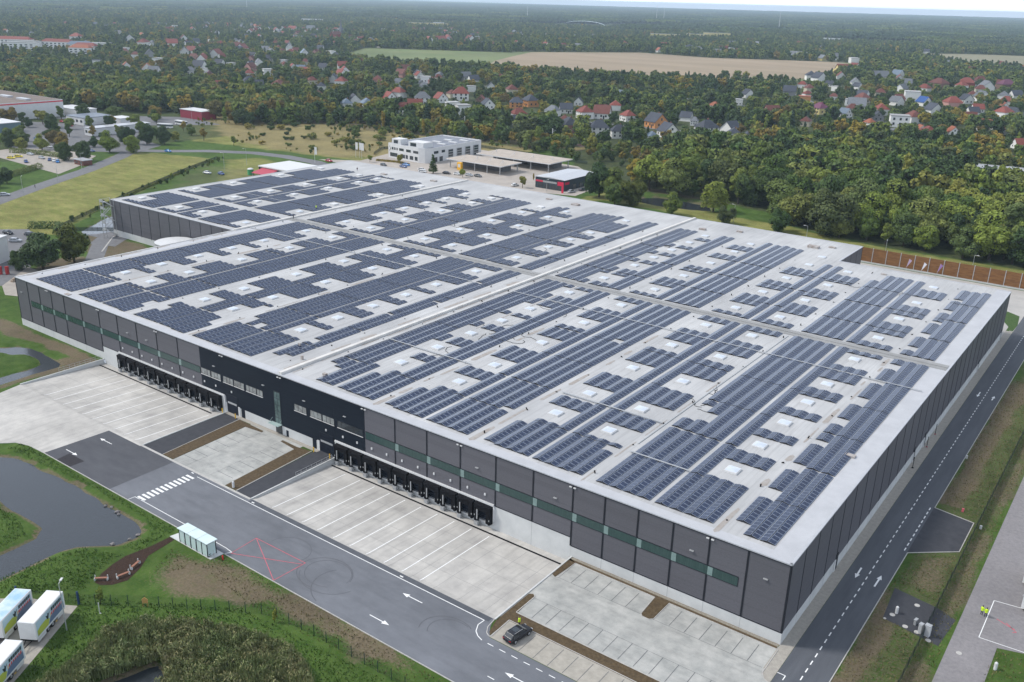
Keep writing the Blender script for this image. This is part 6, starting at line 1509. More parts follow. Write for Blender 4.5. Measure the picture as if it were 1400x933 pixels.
# ================================================================== houses
ROOFC = {'red':(0.22,0.060,0.045),'rust':(0.15,0.052,0.04),'orange':(0.30,0.10,0.05),'grey':(0.16,0.17,0.185),'navy':(0.055,0.062,0.08),'blue':(0.17,0.22,0.28),'cobalt':(0.03,0.09,0.28),'plum':(0.15,0.05,0.09),'flat':(0.40,0.40,0.39),'yellow':(0.5,0.42,0.12)}
WALLC = {'white':(0.76,0.75,0.72),'pink':(0.55,0.30,0.26),'brown':(0.20,0.12,0.09),'grey':(0.30,0.30,0.30),'orange':(0.55,0.25,0.09),'yellow':(0.62,0.52,0.22),'red':(0.30,0.06,0.05),'cream':(0.55,0.50,0.38)}
RM = {k: mat("roof_"+k, v_, tuple(q_*0.75 for q_ in v_), 0.8, 0.75, 4, rand=0.18) for k, v_ in ROOFC.items()}
WM = {k: mat("wall_"+k, v_, tuple(q_*0.92 for q_ in v_), 0.8, 0.8, 3) for k, v_ in WALLC.items()}
HK = {}
def hkit(kind):
    if kind in HK: return HK[kind]
    w_, d_, e, r_ = 5.0, 4.5, 4.6 if kind == 'hip' else 3.6, 8.4 if kind == 'hip' else 8.0
    if kind == 'flat': e = 6.0
    wl = MB(); wl.box(-w_,w_,-d_,d_,0,e)
    if kind == 'gable': 
        wl.add([(-w_,-d_,e),(-w_,d_,e),(-w_,0,r_-0.15)],[(0,2,1)]); wl.add([(w_,-d_,e),(w_,d_,e),(w_,0,r_-0.15)],[(0,1,2)])
    rf = MB(); o = 0.5
    if kind == 'gable':
        z = e-0.35
        rf.add([(-w_-o,-d_-o,z),(w_+o,-d_-o,z),(w_+o,0,r_),(-w_-o,0,r_),(-w_-o,d_+o,z),(w_+o,d_+o,z),(-w_-o,-d_-o,z+.2),(w_+o,-d_-o,z+.2),(w_+o,0,r_+.2),(-w_-o,0,r_+.2),(-w_-o,d_+o,z+.2),(w_+o,d_+o,z+.2)],
               [(6,7,8,9),(9,8,11,10),(0,3,2,1),(3,4,5,2),(0,1,7,6),(4,10,11,5),(0,6,9,3),(3,9,10,4),(1,2,8,7),(2,5,11,8)])
    elif kind == 'hip':
        z = e-0.1
        rf.add([(-w_-o,-d_-o,z),(w_+o,-d_-o,z),(w_+o,d_+o,z),(-w_-o,d_+o,z),(-1.6,0,r_),(1.6,0,r_)],[(0,1,5,4),(1,2,5),(2,3,4,5),(3,0,4),(0,3,2,1)])
    else: rf.box(-w_-0.2,w_+0.2,-d_-0.2,d_+0.2,e,e+0.4)
    HK[kind] = (wl.v, wl.f, rf.v, rf.f, e, r_)
    return HK[kind]
HM = {}
win = MB(); win.box(-0.55,0.55,-0.05,0.0,-0.65,0.65); win = win.mesh("house_window", M_GLASS)
chm = MB().box(-0.35,0.35,-0.35,0.35,0,1.6).mesh("chimney_mesh", mat("chimney_brick", (0.2,0.09,0.06), rough=0.9))
drm = MB().box(-0.5,0.5,-0.06,0,0,2.1).mesh("house_door", M_SEAM)
solm = MB().box(-1.8,1.8,-0.04,0.04,-0.9,0.9).mesh("roof_panels", M_PVG)
def house(x, y, rc, kind, wid, wc, deg, label, group=None, detail=True):
    wv, wf, rv, rf_, e, rr_ = hkit(kind)
    k1 = ('w', kind, wc); k2 = ('r', kind, rc)
    if k1 not in HM: a = MB(); a.add(wv, wf); HM[k1] = a.mesh("house_wall", WM[wc])
    if k2 not in HM: a = MB(); a.add(rv, rf_); HM[k2] = a.mesh("house_roof", RM[rc])
    s_ = wid/11.5; sz = min(max(s_, 0.8), 1.5)
    r_ = empty("house", (x, y, 0), math.radians(deg), (s_, sz, sz)); tag(r_, label, "house", group)
    link("wall", HM[k1], r_); ro_ = link("roof", HM[k2], r_)
    if detail:
        for a in (-3.2, 0.2, 3.2): 
            link("window", win, r_, (a, -4.5, 1.9))
            if kind != 'gable': link("window", win, r_, (a, -4.5, 3.9 if kind == 'hip' else 4.5))
        for a in (-1.8, 1.8): link("window", win, r_, (5.0, a, 2.0), math.pi/2); link("window", win, r_, (-5.0, a, 2.0), -math.pi/2)
        if kind == 'gable': link("window", win, r_, (5.0, 0, 5.0), math.pi/2)
        link("door", drm, r_, (1.8, -4.5, 0))
        if kind != 'flat': link("chimney", chm, ro_, (1.0, 0.8, rr_-1.0))
    return r_
HOUSES = [(-786.2, 667.3, 'red', 'gable', 13.6, 'white'), (-686.9, 619.9, 'rust', 'hip', 11.3, 'pink'), (-652.2, 614.2, 'grey', 'hip', 11.0, 'white'), (-555.4, 500.0, 'red', 'gable', 11.9, 'white'), (-492.3, 449.7, 'red', 'gable', 10.8, 'white'), (-526.1, 511.0, 'grey', 'hip', 13.5, 'white'), (-526.3, 536.1, 'red', 'gable', 11.2, 'white'), (-525.5, 563.7, 'red', 'hip', 15.0, 'white'), (-456.3, 481.9, 'flat', 'flat', 12.4, 'white'), (-479.6, 497.0, 'flat', 'flat', 11.2, 'white'), (-492.6, 552.1, 'red', 'gable', 10.2, 'brown'), (-464.6, 526.2, 'navy', 'gable', 11.4, 'white'), (-548.6, 440.9, 'blue', 'hip', 9.7, 'white'), (-535.9, 451.8, 'blue', 'hip', 10.5, 'white'), (-898.5, 686.1, 'red', 'gable', 8.6, 'white'), (-819.7, 617.7, 'orange', 'gable', 6.7, 'white'), (-822.9, 637.6, 'red', 'gable', 11.4, 'white'), (-857.7, 663.5, 'blue', 'gable', 10.6, 'white'), (-972.7, 693.7, 'grey', 'gable', 10.3, 'white'), (-679.2, 532.1, 'navy', 'hip', 8.7, 'white'), (-731.3, 496.4, 'navy', 'gable', 9.8, 'white'), (-640.8, 637.1, 'navy', 'gable', 8.1, 'grey'), (-634.4, 769.6, 'rust', 'hip', 8.9, 'white'), (-452.1, 571.8, 'navy', 'hip', 12.6, 'orange'), (-452.8, 552.0, 'navy', 'hip', 11.6, 'orange'), (-402.5, 485.6, 'red', 'hip', 11.2, 'white'), (-388.1, 462.4, 'navy', 'gable', 8.6, 'brown'), (-403.1, 555.0, 'navy', 'gable', 10.4, 'white'), (-371.3, 534.8, 'red', 'hip', 12.3, 'white'), (-361.6, 546.0, 'rust', 'gable', 13.1, 'white'), (-337.3, 545.3, 'red', 'hip', 10.6, 'white'), (-359.3, 486.4, 'rust', 'hip', 9.4, 'white'), (-335.5, 456.1, 'navy', 'hip', 13.0, 'pink'), (-310.6, 456.6, 'navy', 'hip', 13.4, 'white'), (-293.9, 456.2, 'navy', 'hip', 11.2, 'white'), (-302.6, 527.9, 'navy', 'gable', 13.8, 'orange'), (-269.3, 459.5, 'blue', 'hip', 7.8, 'white'), (-270.6, 485.7, 'navy', 'gable', 12.9, 'white'), (-254.6, 514.7, 'navy', 'hip', 13.9, 'white'), (-231.7, 510.8, 'navy', 'hip', 10.2, 'white'), (-287.2, 562.4, 'grey', 'hip', 6.0, 'white'), (-325.0, 681.6, 'orange', 'hip', 8.7, 'white'), (-551.1, 747.5, 'red', 'hip', 8.3, 'white'), (-435.8, 705.3, 'blue', 'gable', 9.5, 'grey'), (-221.4, 510.8, 'navy', 'gable', 8.1, 'grey'), (-243.7, 725.1, 'plum', 'hip', 12.4, 'yellow'), (-227.7, 778.5, 'grey', 'gable', 14.9, 'white'), (-219.5, 720.6, 'blue', 'gable', 9.6, 'white'), (-181.6, 663.3, 'orange', 'hip', 8.1, 'white'), (-190.1, 713.5, 'navy', 'gable', 10.3, 'grey'), (-164.8, 685.6, 'flat', 'flat', 14.9, 'white'), (-138.1, 644.9, 'orange', 'gable', 9.4, 'white'), (-117.2, 655.2, 'orange', 'gable', 9.4, 'white'), (-65.6, 621.0, 'red', 'gable', 8.9, 'white'), (-165.6, 877.2, 'red', 'hip', 14.2, 'pink'), (-193.3, 883.4, 'cobalt', 'gable', 11.3, 'white'), (-214.8, 865.3, 'grey', 'gable', 11.1, 'white'), (-321.2, 1080.6, 'grey', 'gable', 11.2, 'white'), (-325.5, 1198.4, 'grey', 'gable', 21.8, 'white'), (-318.0, 1256.9, 'blue', 'gable', 14.1, 'white'), (-371.4, 1093.9, 'navy', 'gable', 15.3, 'white'), (-387.8, 1110.1, 'navy', 'hip', 14.2, 'white'), (-410.2, 1305.6, 'red', 'gable', 14.9, 'yellow'), (-411.7, 1371.0, 'red', 'gable', 13.9, 'white'), (-399.6, 1240.5, 'yellow', 'gable', 9.9, 'yellow'), (-234.6, 1125.1, 'rust', 'hip', 20.3, 'brown'), (-212.1, 1167.6, 'red', 'hip', 18.3, 'red'), (-205.6, 1215.6, 'rust', 'hip', 16.2, 'white'), (-184.0, 1139.5, 'grey', 'gable', 17.8, 'white'), (-169.4, 1182.8, 'plum', 'hip', 17.1, 'brown'), (-265.9, 1470.9, 'red', 'gable', 12.9, 'white'), (-246.8, 1512.9, 'red', 'gable', 13.2, 'white'), (-130.0, 782.2, 'rust', 'gable', 9.1, 'brown'), (-277.9, 867.7, 'rust', 'hip', 8.2, 'white'), (-286.6, 805.0, 'orange', 'flat', 11.7, 'orange'), (-329.2, 878.9, 'navy', 'gable', 12.7, 'grey'), (-599.7, 1623.2, 'grey', 'gable', 18.5, 'white'), (-585.4, 1626.7, 'grey', 'gable', 18.4, 'white'), (-535.2, 1588.9, 'grey', 'gable', 12.5, 'yellow'), (-532.4, 1635.0, 'grey', 'gable', 16.5, 'white'), (-472.1, 1562.2, 'flat', 'flat', 24.5, 'white'), (-107.5, 846.1, 'navy', 'gable', 10.7, 'grey'), (-113.8, 838.8, 'navy', 'hip', 7.7, 'grey'), (-217.4, 934.1, 'flat', 'flat', 15.1, 'white'), (-431.5, 1549.6, 'rust', 'gable', 12.1, 'white'), (-392.6, 1489.5, 'red', 'gable', 11.6, 'white'), (-1414.3, 813.4, 'red', 'hip', 37.7, 'white'), (-1542.1, 869.9, 'grey', 'gable', 14.8, 'white'), (-1633.6, 821.2, 'red', 'hip', 22.9, 'white'), (-1052.0, 665.9, 'red', 'gable', 13.3, 'white'), (-1124.4, 741.2, 'red', 'gable', 18.7, 'white'), (-1221.3, 863.0, 'red', 'gable', 23.8, 'white'), (-1001.5, 522.5, 'orange', 'gable', 10.9, 'white'), (-952.2, 518.0, 'orange', 'gable', 12.9, 'white'), (-1078.7, 530.3, 'navy', 'flat', 10.3, 'white'), (-761.3, 473.2, 'red', 'gable', 7.9, 'pink'), (-752.5, 503.2, 'navy', 'hip', 12.0, 'grey'), (-945.3, 583.0, 'navy', 'gable', 14.4, 'white'), (-860.2, 534.4, 'plum', 'gable', 8.8, 'brown'), (-1180.8, 728.5, 'grey', 'gable', 17.7, 'white'), (-1214.2, 764.7, 'red', 'gable', 13.7, 'white'), (-1175.7, 645.8, 'rust', 'hip', 10.0, 'white'), (-1166.7, 662.6, 'navy', 'gable', 14.3, 'grey'), (-837.2, 481.2, 'orange', 'gable', 7.4, 'white'), (-1355.6, 700.2, 'navy', 'gable', 16.1, 'white'), (-1049.8, 598.7, 'flat', 'flat', 12.9, 'white'), (-1396.5, 855.2, 'red', 'gable', 17.2, 'white'), (-1521.2, 966.1, 'rust', 'gable', 22.7, 'white'), (-1652.4, 1139.5, 'grey', 'gable', 25.1, 'white'), (-1733.0, 1288.3, 'red', 'gable', 15.7, 'white'), (-1396.0, 674.6, 'red', 'gable', 19.5, 'white'), (-1312.6, 1120.1, 'grey', 'gable', 12.8, 'white'), (-1209.3, 950.0, 'grey', 'gable', 13.1, 'white'), (-1290.1, 1285.4, 'red', 'gable', 26.9, 'white'), (-1345.3, 1516.1, 'red', 'gable', 25.6, 'pink'), (-1308.5, 1448.5, 'red', 'gable', 20.5, 'white'), (-1300.9, 1401.7, 'red', 'gable', 20.1, 'white'), (-1307.3, 1546.0, 'rust', 'gable', 25.5, 'white'), (-1861.4, 1521.8, 'red', 'gable', 25.0, 'white'), (-1880.9, 1599.9, 'grey', 'gable', 25.6, 'white'), (-1694.1, 1511.3, 'grey', 'gable', 14.2, 'white'), (-1489.9, 1116.1, 'red', 'gable', 15.6, 'white'), (-1804.5, 1421.4, 'red', 'gable', 14.3, 'white'), (-1064.3, 852.9, 'blue', 'gable', 17.5, 'white'), (-1015.4, 869.3, 'navy', 'hip', 11.5, 'white'), (-1033.4, 1443.0, 'red', 'gable', 18.8, 'white'), (-1013.3, 1470.9, 'rust', 'gable', 13.3, 'white'), (-989.2, 1491.4, 'grey', 'gable', 13.3, 'white'), (-997.5, 1554.6, 'red', 'gable', 25.4, 'pink'), (-986.9, 1665.6, 'red', 'hip', 24.6, 'pink'), (-906.9, 1702.6, 'red', 'gable', 24.5, 'white'), (-837.3, 1542.6, 'orange', 'gable', 11.2, 'white'), (-781.7, 1598.8, 'grey', 'gable', 18.9, 'white'), (-826.5, 1650.3, 'navy', 'hip', 19.6, 'grey'), (-767.8, 1682.0, 'red', 'gable', 19.6, 'white'), (-726.3, 1627.6, 'grey', 'gable', 19.0, 'white'), (-720.1, 1551.7, 'grey', 'gable', 14.6, 'white'), (-910.7, 2155.5, 'red', 'gable', 14.7, 'white'), (-872.3, 1963.8, 'grey', 'gable', 22.6, 'white'), (-851.3, 1972.0, 'grey', 'gable', 22.6, 'white'), (-824.7, 1992.9, 'grey', 'gable', 22.7, 'white'), (-1116.4, 1459.3, 'red', 'gable', 13.6, 'white')]
random.seed(9)
CNAME = {'red':'red','rust':'rust-red','orange':'orange','grey':'grey','navy':'dark','blue':'blue-grey','cobalt':'bright blue','plum':'purple','flat':'flat pale','yellow':'yellow'}
hcount = {}
HP = []
for (x, y, rc, kind, wid, wc) in sorted(HOUSES, key=lambda h_: -math.atan2(-(h_[0]-CP.x), h_[1]-CP.y)):
    d_ = math.hypot(x-CP.x, y-CP.y)
    zone = 'nearest the railway' if d_ < 800 else ('village before the field' if d_ < 1250 else 'village beyond the field')
    key = (wc, rc, kind, zone); k = hcount.get(key, 0); hcount[key] = k+1
    wid = min(wid, 20)
    house(x, y, rc, kind, wid*(1.12 if d_ < 900 else 1.15), wc, random.choice([-35,-25,-30,60,20,-60,40]), "%s house, %s %s roof, %s, %s such from left" % (wc, CNAME[rc], {'hip':'hipped','gable':'gabled','flat':''}[kind], zone, ordn(k)), "houses of the village", d_ < 950)
    HP.append((x, y, max(wid, 9)))
# apartment blocks on the left horizon side
random.seed(4)
BL = [(-1640,598,60,'red'),(-1560,612,55,'flat'),(-1500,640,62,'red'),(-1440,628,48,'flat'),(-1405,662,50,'red'),(-1345,690,40,'flat'),(-1475,585,44,'flat'),(-1395,600,46,'flat'),(-1330,655,36,'blue'),(-1290,640,34,'red'),(-1550,570,50,'flat'),(-1250,610,30,'orange')]
for i, (x, y, w_, rc) in enumerate(BL):
    r_ = empty("apartment_block", (x, y, 0), math.radians(random.uniform(-12, 16)+35)); tag(r_, "white apartment block with %s roof near left edge, %s counted from left" % (CNAME[rc] if rc != 'flat' else 'flat', ordn(i)), "apartment block", "white apartment blocks near the left edge")
    MB().box(-w_/2,w_/2,-7,7,0,11).build("wall", WM['white'], r_)
    if rc == 'flat': MB().box(-w_/2-0.4,w_/2+0.4,-7.4,7.4,11,11.6).build("roof", RM['flat'], r_)
    else: MB().add([(-w_/2-.5,-7.6,10.8),(w_/2+.5,-7.6,10.8),(w_/2+.5,7.6,10.8),(-w_/2-.5,7.6,10.8),(-w_/2+5,0,15),(w_/2-5,0,15)],[(0,1,5,4),(1,2,5),(2,3,4,5),(3,0,4),(0,3,2,1)]).build("roof", RM[rc], r_)
    for a in range(int(w_//7)):
        for z in (2.2, 5.2, 8.2): MB().box(-w_/2+2+a*7,-w_/2+5.5+a*7,-7.06,-7,z-0.8,z+0.8).build("window", M_GLASS, r_)
    HP.append((x, y, w_*0.7))
for i, (x, y, w_, c_, h) in enumerate([(-1960,2060,118,'yellow',15),(-1905,2110,30,'white',17),(-1150,2085,75,'yellow',15),(-1120,2230,60,'yellow',14),(-1085,2260,70,'yellow',18),(-870,2560,60,'white',9),(-2460,2080,70,'white',10)]):
    r_ = simple_building("apartment_block", x, y, w_, 14, h, WM[c_], RM['flat'], "%s slab block far beyond the field, %s counted from left" % ({'yellow':'pale yellow','white':'white'}[c_], ordn(i)), 28, nwin=8, cat="apartment block"); HP.append((x, y, w_))
dr = empty("sports_dome", (-1835, 2850, 0), math.radians(30)); tag(dr, "large pale arched hall roof far beyond the field", "hall")
a_ = MB(); N_ = 16
for i in range(N_):
    t0 = math.pi*i/N_; t1 = math.pi*(i+1)/N_
    a_.quad((-78*math.cos(t0),-30,4+17*math.sin(t0)),(-78*math.cos(t1),-30,4+17*math.sin(t1)),(-78*math.cos(t1),30,4+17*math.sin(t1)),(-78*math.cos(t0),30,4+17*math.sin(t0)))
a_.build("arched_roof", mat("pale_blue_roof", (0.42,0.50,0.52), rough=0.5), dr); MB().box(-76,76,-28,28,0,5).build("wall", WM['white'], dr)
for i, (x, y, h, lb) in enumerate([(-2620,3600,62,"thin white mast on the horizon, left of centre"),(-2260,4200,75,"pair of thin white masts on the horizon, left one"),(-2235,4230,70,"pair of thin white masts on the horizon, right one"),(-1280,3300,70,"thin white mast rising from the forest right of the arched hall"),(-3900,3000,60,"white chimney on the left horizon")]):
    o = MB().tube((0,0,0),(0,0,h),1.3,0.6,n=8).build("mast", M_WHITE, None, (x, y, 0)); tag(o, lb, "mast")
simple_building("garden_hall", -72, 470, 40, 16, 5, M_OFFW, M_COPE, "long pale flat-roofed hall half hidden in the wood's right side", 8, nwin=3); HP.append((-52, 478, 30))
ch = empty("church", (-1500,1330,0)); tag(ch, "small red church with thin grey spire left of the far field", "church")
MB().box(-6,6,-14,10,0,9).build("nave", WM['red'], ch); MB().add([(-6.5,-14.5,9),(6.5,-14.5,9),(6.5,10.5,9),(-6.5,10.5,9),(0,-14.5,15),(0,10.5,15)],[(0,1,4),(1,2,5,4),(2,3,5),(3,0,4,5)]).build("roof", RM['rust'], ch); MB().box(-3,3,10,16,0,20).tube((0,13,20),(0,13,40),3.4,0.2,n=8).build("tower", RM['grey'], ch)
HP.append((-1500,1330,16))

MASSH = []
_r = np.random.default_rng(55)
def hzone(poly, st_, p_):
    x0, x1 = min(q_[0] for q_ in poly), max(q_[0] for q_ in poly); y0, y1 = min(q_[1] for q_ in poly), max(q_[1] for q_ in poly)
    for x in np.arange(x0, x1, st_):
        for y in np.arange(y0, y1, st_):
            xx, yy = x+_r.uniform(-.35,.35)*st_, y+_r.uniform(-.35,.35)*st_
            if _r.random() > p_ or not inpoly(np.array([xx]), np.array([yy]), poly)[0]: continue
            if inpoly(np.array([xx]), np.array([yy]), FIELD)[0] or inpoly(np.array([xx]), np.array([yy]), FIELD2)[0]: continue
            if min((xx-a)**2+(yy-b_)**2 for a, b_, c_ in HP) < 22**2: continue
            MASSH.append((xx, yy)); HP.append((xx, yy, 10))
hzone([(-980,470),(-640,440),(-430,440),(-240,470),(-220,570),(-420,620),(-600,720),(-900,860),(-1000,700)], 33, 0.42)
hzone([(-1500,640),(-900,640),(-900,850),(-1100,1050),(-1500,1100)], 42, 0.42)
hzone([(-330,620),(30,620),(30,1200),(-360,1300),(-380,1060)], 40, 0.30)
hzone([(-2300,1150),(-1300,1150),(-1000,1320),(-1000,2100),(-2200,2100)], 62, 0.42)
hzone([(-990,1540),(-400,1640),(-300,2100),(-1000,2300)], 52, 0.50)
print("mass houses", len(MASSH))
# ================================================================== mass woodland: instanced, one object
HPa = np.array([(a, b_, c_) for a, b_, c_ in HP])
ang0 = 0.6268
def frustum(x, y, m=0.06):
    a = np.arctan2(-(x-CP.x), (y-CP.y)); return np.abs(a-ang0) < 0.508+m
def jgrid(x0, x1, y0, y1, st, seed):
    r = np.random.default_rng(seed)
    X, Y = np.meshgrid(np.arange(x0, x1, st), np.arange(y0, y1, st), indexing='ij')
    X = (X+r.uniform(-0.45,0.45,X.shape)*st).ravel(); Y = (Y+r.uniform(-0.45,0.45,Y.shape)*st).ravel()
    k = frustum(X, Y); return X[k], Y[k], r
def house_clear(X, Y, near=True):
    """keep the houses and the gardens on their camera side free of tall trees"""
    ok = np.ones(len(X), bool)
    for hx, hy, hw in HPa:
        m = (np.abs(X-hx) < 60) & (np.abs(Y-hy) < 60)
        if not m.any(): continue
        dx, dy = X[m]-hx, Y[m]-hy
        vx, vy = CP.x-hx, CP.y-hy; L_ = math.hypot(vx, vy); vx /= L_; vy /= L_
        al = dx*vx+dy*vy; ac = np.abs(-dx*vy+dy*vx)
        reach = min((0.08 if hy < 760 and hx > -1050 else 0.06)*L_, 55)
        ok[m] &= ~(((np.hypot(dx, dy) < hw*0.5+3.5)) | ((al > 0) & (al < reach) & (ac < hw*0.62)))
    return ok
roads = [([(-880,452),(-300,520),(-60,560)],7),([(-1100,560),(-760,640),(-420,760),(-150,700)],7),([(-330,600),(-260,780),(-330,900)],7),([(-170,640),(-110,820)],9)]
rb = MB()
for pts_, w_ in roads: band(pts_, w_, 0.1, rb)
struct("village_road", rb, M_ROADFAR)
def near_road(X, Y):
    m = np.zeros(len(X), bool)
    for pts_, w_ in roads:
        for (ax, ay), (bx_, by_) in zip(pts_[:-1], pts_[1:]):
            vx, vy = bx_-ax, by_-ay; t = np.clip(((X-ax)*vx+(Y-ay)*vy)/(vx*vx+vy*vy), 0, 1); m |= np.hypot(X-ax-t*vx, Y-ay-t*vy) < w_*0.6
    return m
PT = []  # x, y, scale(height), kind index
def put(X, Y, H, K): PT.append(np.column_stack([X, Y, H, K]))
for x, y, h in REST: pass
R_ = np.array(REST) if REST else np.zeros((0, 3))
rs = np.random.default_rng(3)
if len(R_): put(R_[:,0], R_[:,1], R_[:,2], rs.choice([0,1,2,3,4], len(R_), p=[.38,.3,.2,.06,.06]))
# beyond the railway: thick belt, then gardens and rows
X, Y, r = jgrid(-1500, 420, 412, 1010, 9.2, 31)
veg = vnoise(X, Y, 60, 8); kinds = vnoise(X, Y, 26, 9)
X, Y = X, Y
belt = (Y < 452+10*vnoise(X, Y, 30, 4)) | ((X > -240) & (Y < 500+40*vnoise(X, Y, 50, 14)))
for (p0, p1, w_) in (((-1150,760),(-580,735),16),((-580,735),(-383,640),18),((-383,640),(-230,585),16),((-230,585),(120,560),12),((-1000,560),(-560,600),8),((-330,700),(120,690),10),((-800,830),(-300,860),12),((-1300,640),(-900,830),10)):
    vx, vy = p1[0]-p0[0], p1[1]-p0[1]; t = np.clip(((X-p0[0])*vx+(Y-p0[1])*vy)/(vx*vx+vy*vy), 0, 1)
    belt |= np.hypot(X-p0[0]-t*vx, Y-p0[1]-t*vy) < w_
keep = belt | (r.random(len(X)) < 0.62)
keep &= house_clear(X, Y) & ~near_road(X, Y)
keep &= ~inpoly(X, Y, FIELD) & ~inpoly(X, Y, [(-270,455),(-215,455),(-222,482),(-250,486),(-275,475)])
X, Y, belt, kinds = X[keep], Y[keep], belt[keep], kinds[keep]
Hh = np.where(belt, r.uniform(10,17,len(X)), r.uniform(5,11.5,len(X)))
K = np.where(kinds > 0.70, r.choice([3,4,3,0], len(X)), np.where(kinds < 0.35, r.choice([2,5,2], len(X)), r.choice([0,1,0,2], len(X))))
K = np.where(belt & (r.random(len(X)) < 0.45), r.choice([0,2], len(X)), K); K = np.where(r.random(len(X)) < 0.04, 3, K)
put(X, Y, Hh, K)
# left: trees between the trading estate and the railway, and shrubs of the railway verge
X, Y, r = jgrid(-1100, -300, 255, 402, 7.6, 32)
z1 = inpoly(X, Y, [(-1100,255),(-745,255),(-745,262),(-690,268),(-630,292),(-590,326),(-548,326),(-530,300),(-508,318),(-492,350),(-470,374),(-410,364),(-330,372),(-300,366),(-300,399),(-1100,399)])
keep = z1 & house_clear(X, Y)
X, Y = X[keep], Y[keep]; Hh = np.where(X < -500, r.uniform(10,17,len(X)), r.uniform(6,12.5,len(X)))
put(X, Y, Hh, np.where((X > -640) & (r.random(len(X)) < 0.12), 3, r.choice([0,1,2,3,4], len(X), p=[.38,.24,.24,.06,.08])))
X, Y, r = jgrid(-300, -205, 330, 400, 7.5, 33)
keep = ~inpoly(X, Y, [(-330,200),(-330,352),(-215,352),(-205,300)]) & (r.random(len(X)) < 0.75); X, Y = X[keep], Y[keep]
put(X, Y, r.uniform(4,10,len(X)), r.choice([0,1,3,2], len(X)))
X, Y, r = jgrid(-1400, -745, 60, 262, 9, 34)
keep = (r.random(len(X)) < 0.7); put(X[keep], Y[keep], r.uniform(8,15,keep.sum()), r.choice([0,1,2,3], keep.sum()))
X, Y, r = jgrid(-720, -560, 60, 190, 9, 35)
keep = (r.random(len(X)) < 0.25) & (Y < 165) & ~((np.abs(X+600) < 22) & (np.abs(Y-176) < 20)); put(X[keep], Y[keep], r.uniform(6,11,keep.sum()), r.choice([0,1,2,3], keep.sum()))
# beyond: villages and open woodland to 2.6 km
X, Y, r = jgrid(-3600, 420, 1010, 2700, 12.0, 36)
X2, Y2, r2 = jgrid(-3600, -1500, 300, 1010, 12.0, 37)
X = np.concatenate([X, X2]); Y = np.concatenate([Y, Y2]); n_ = len(X); r = np.random.default_rng(38)
vill = vnoise(X, Y, 240, 12) > 0.45
keep = np.where(vill & (Y < 2500), r.random(n_) < 0.80, r.random(n_) < 0.97) & ~inpoly(X, Y, FIELD) & ~inpoly(X, Y, FIELD2)
X, Y = X[keep], Y[keep]; k2 = house_clear(X, Y); X, Y = X[k2], Y[k2]
put(X, Y, np.where(vnoise(X, Y, 240, 12) > 0.45, r.uniform(6,12,len(X)), r.uniform(10,17,len(X))), r.choice([0,1,2,5,3], len(X), p=[.33,.25,.30,.09,.03]))
# lone trees on the field margin
put(np.array([-690,-676,-662,-650,-640,-560,-520,-505,-450,-432,-400,-415]), np.array([940,935,932,930,926,938,955,958,990,1000,1020,1042]), np.array([6,6,7,7,6,8,9,8,9,11,12,10.]), np.array([2,2,2,2,2,2,2,0,1,2,1,2]))
# scrub on the dry meadow and the railway verge
X, Y, r = jgrid(-640, -300, 240, 400, 5.0, 41)
dm_ = inpoly(X, Y, [(-620,332),(-500,262),(-440,250),(-372,262),(-364,300),(-330,352),(-300,372),(-300,398),(-620,398)])
keep = dm_ & (vnoise(X, Y, 18, 23) > 0.56-0.22*np.clip((Y-310)/60, 0, 1)) & (r.random(len(X)) < 0.6)
put(X[keep], Y[keep], r.uniform(1.0,3.2,keep.sum())*(1+0.8*np.clip((Y[keep]-330)/50, 0, 1)), r.choice([0,1,3,3,0], keep.sum()))
X, Y, r = jgrid(-420, -290, 60, 215, 4.0, 42)
keep = (np.abs(polydist(X, Y, [(-313,58),(-330,79),(-358,119),(-393,174),(-413,209),(-411,211),(-391,176),(-356,121),(-328,81),(-311,60)])) < 2.2) & (r.random(len(X)) < 0.5)
put(X[keep], Y[keep], r.uniform(1.2,3.0,keep.sum()), r.choice([0,1,2], keep.sum()))
PTS = np.concatenate(PT)
print("instanced trees", len(PTS))

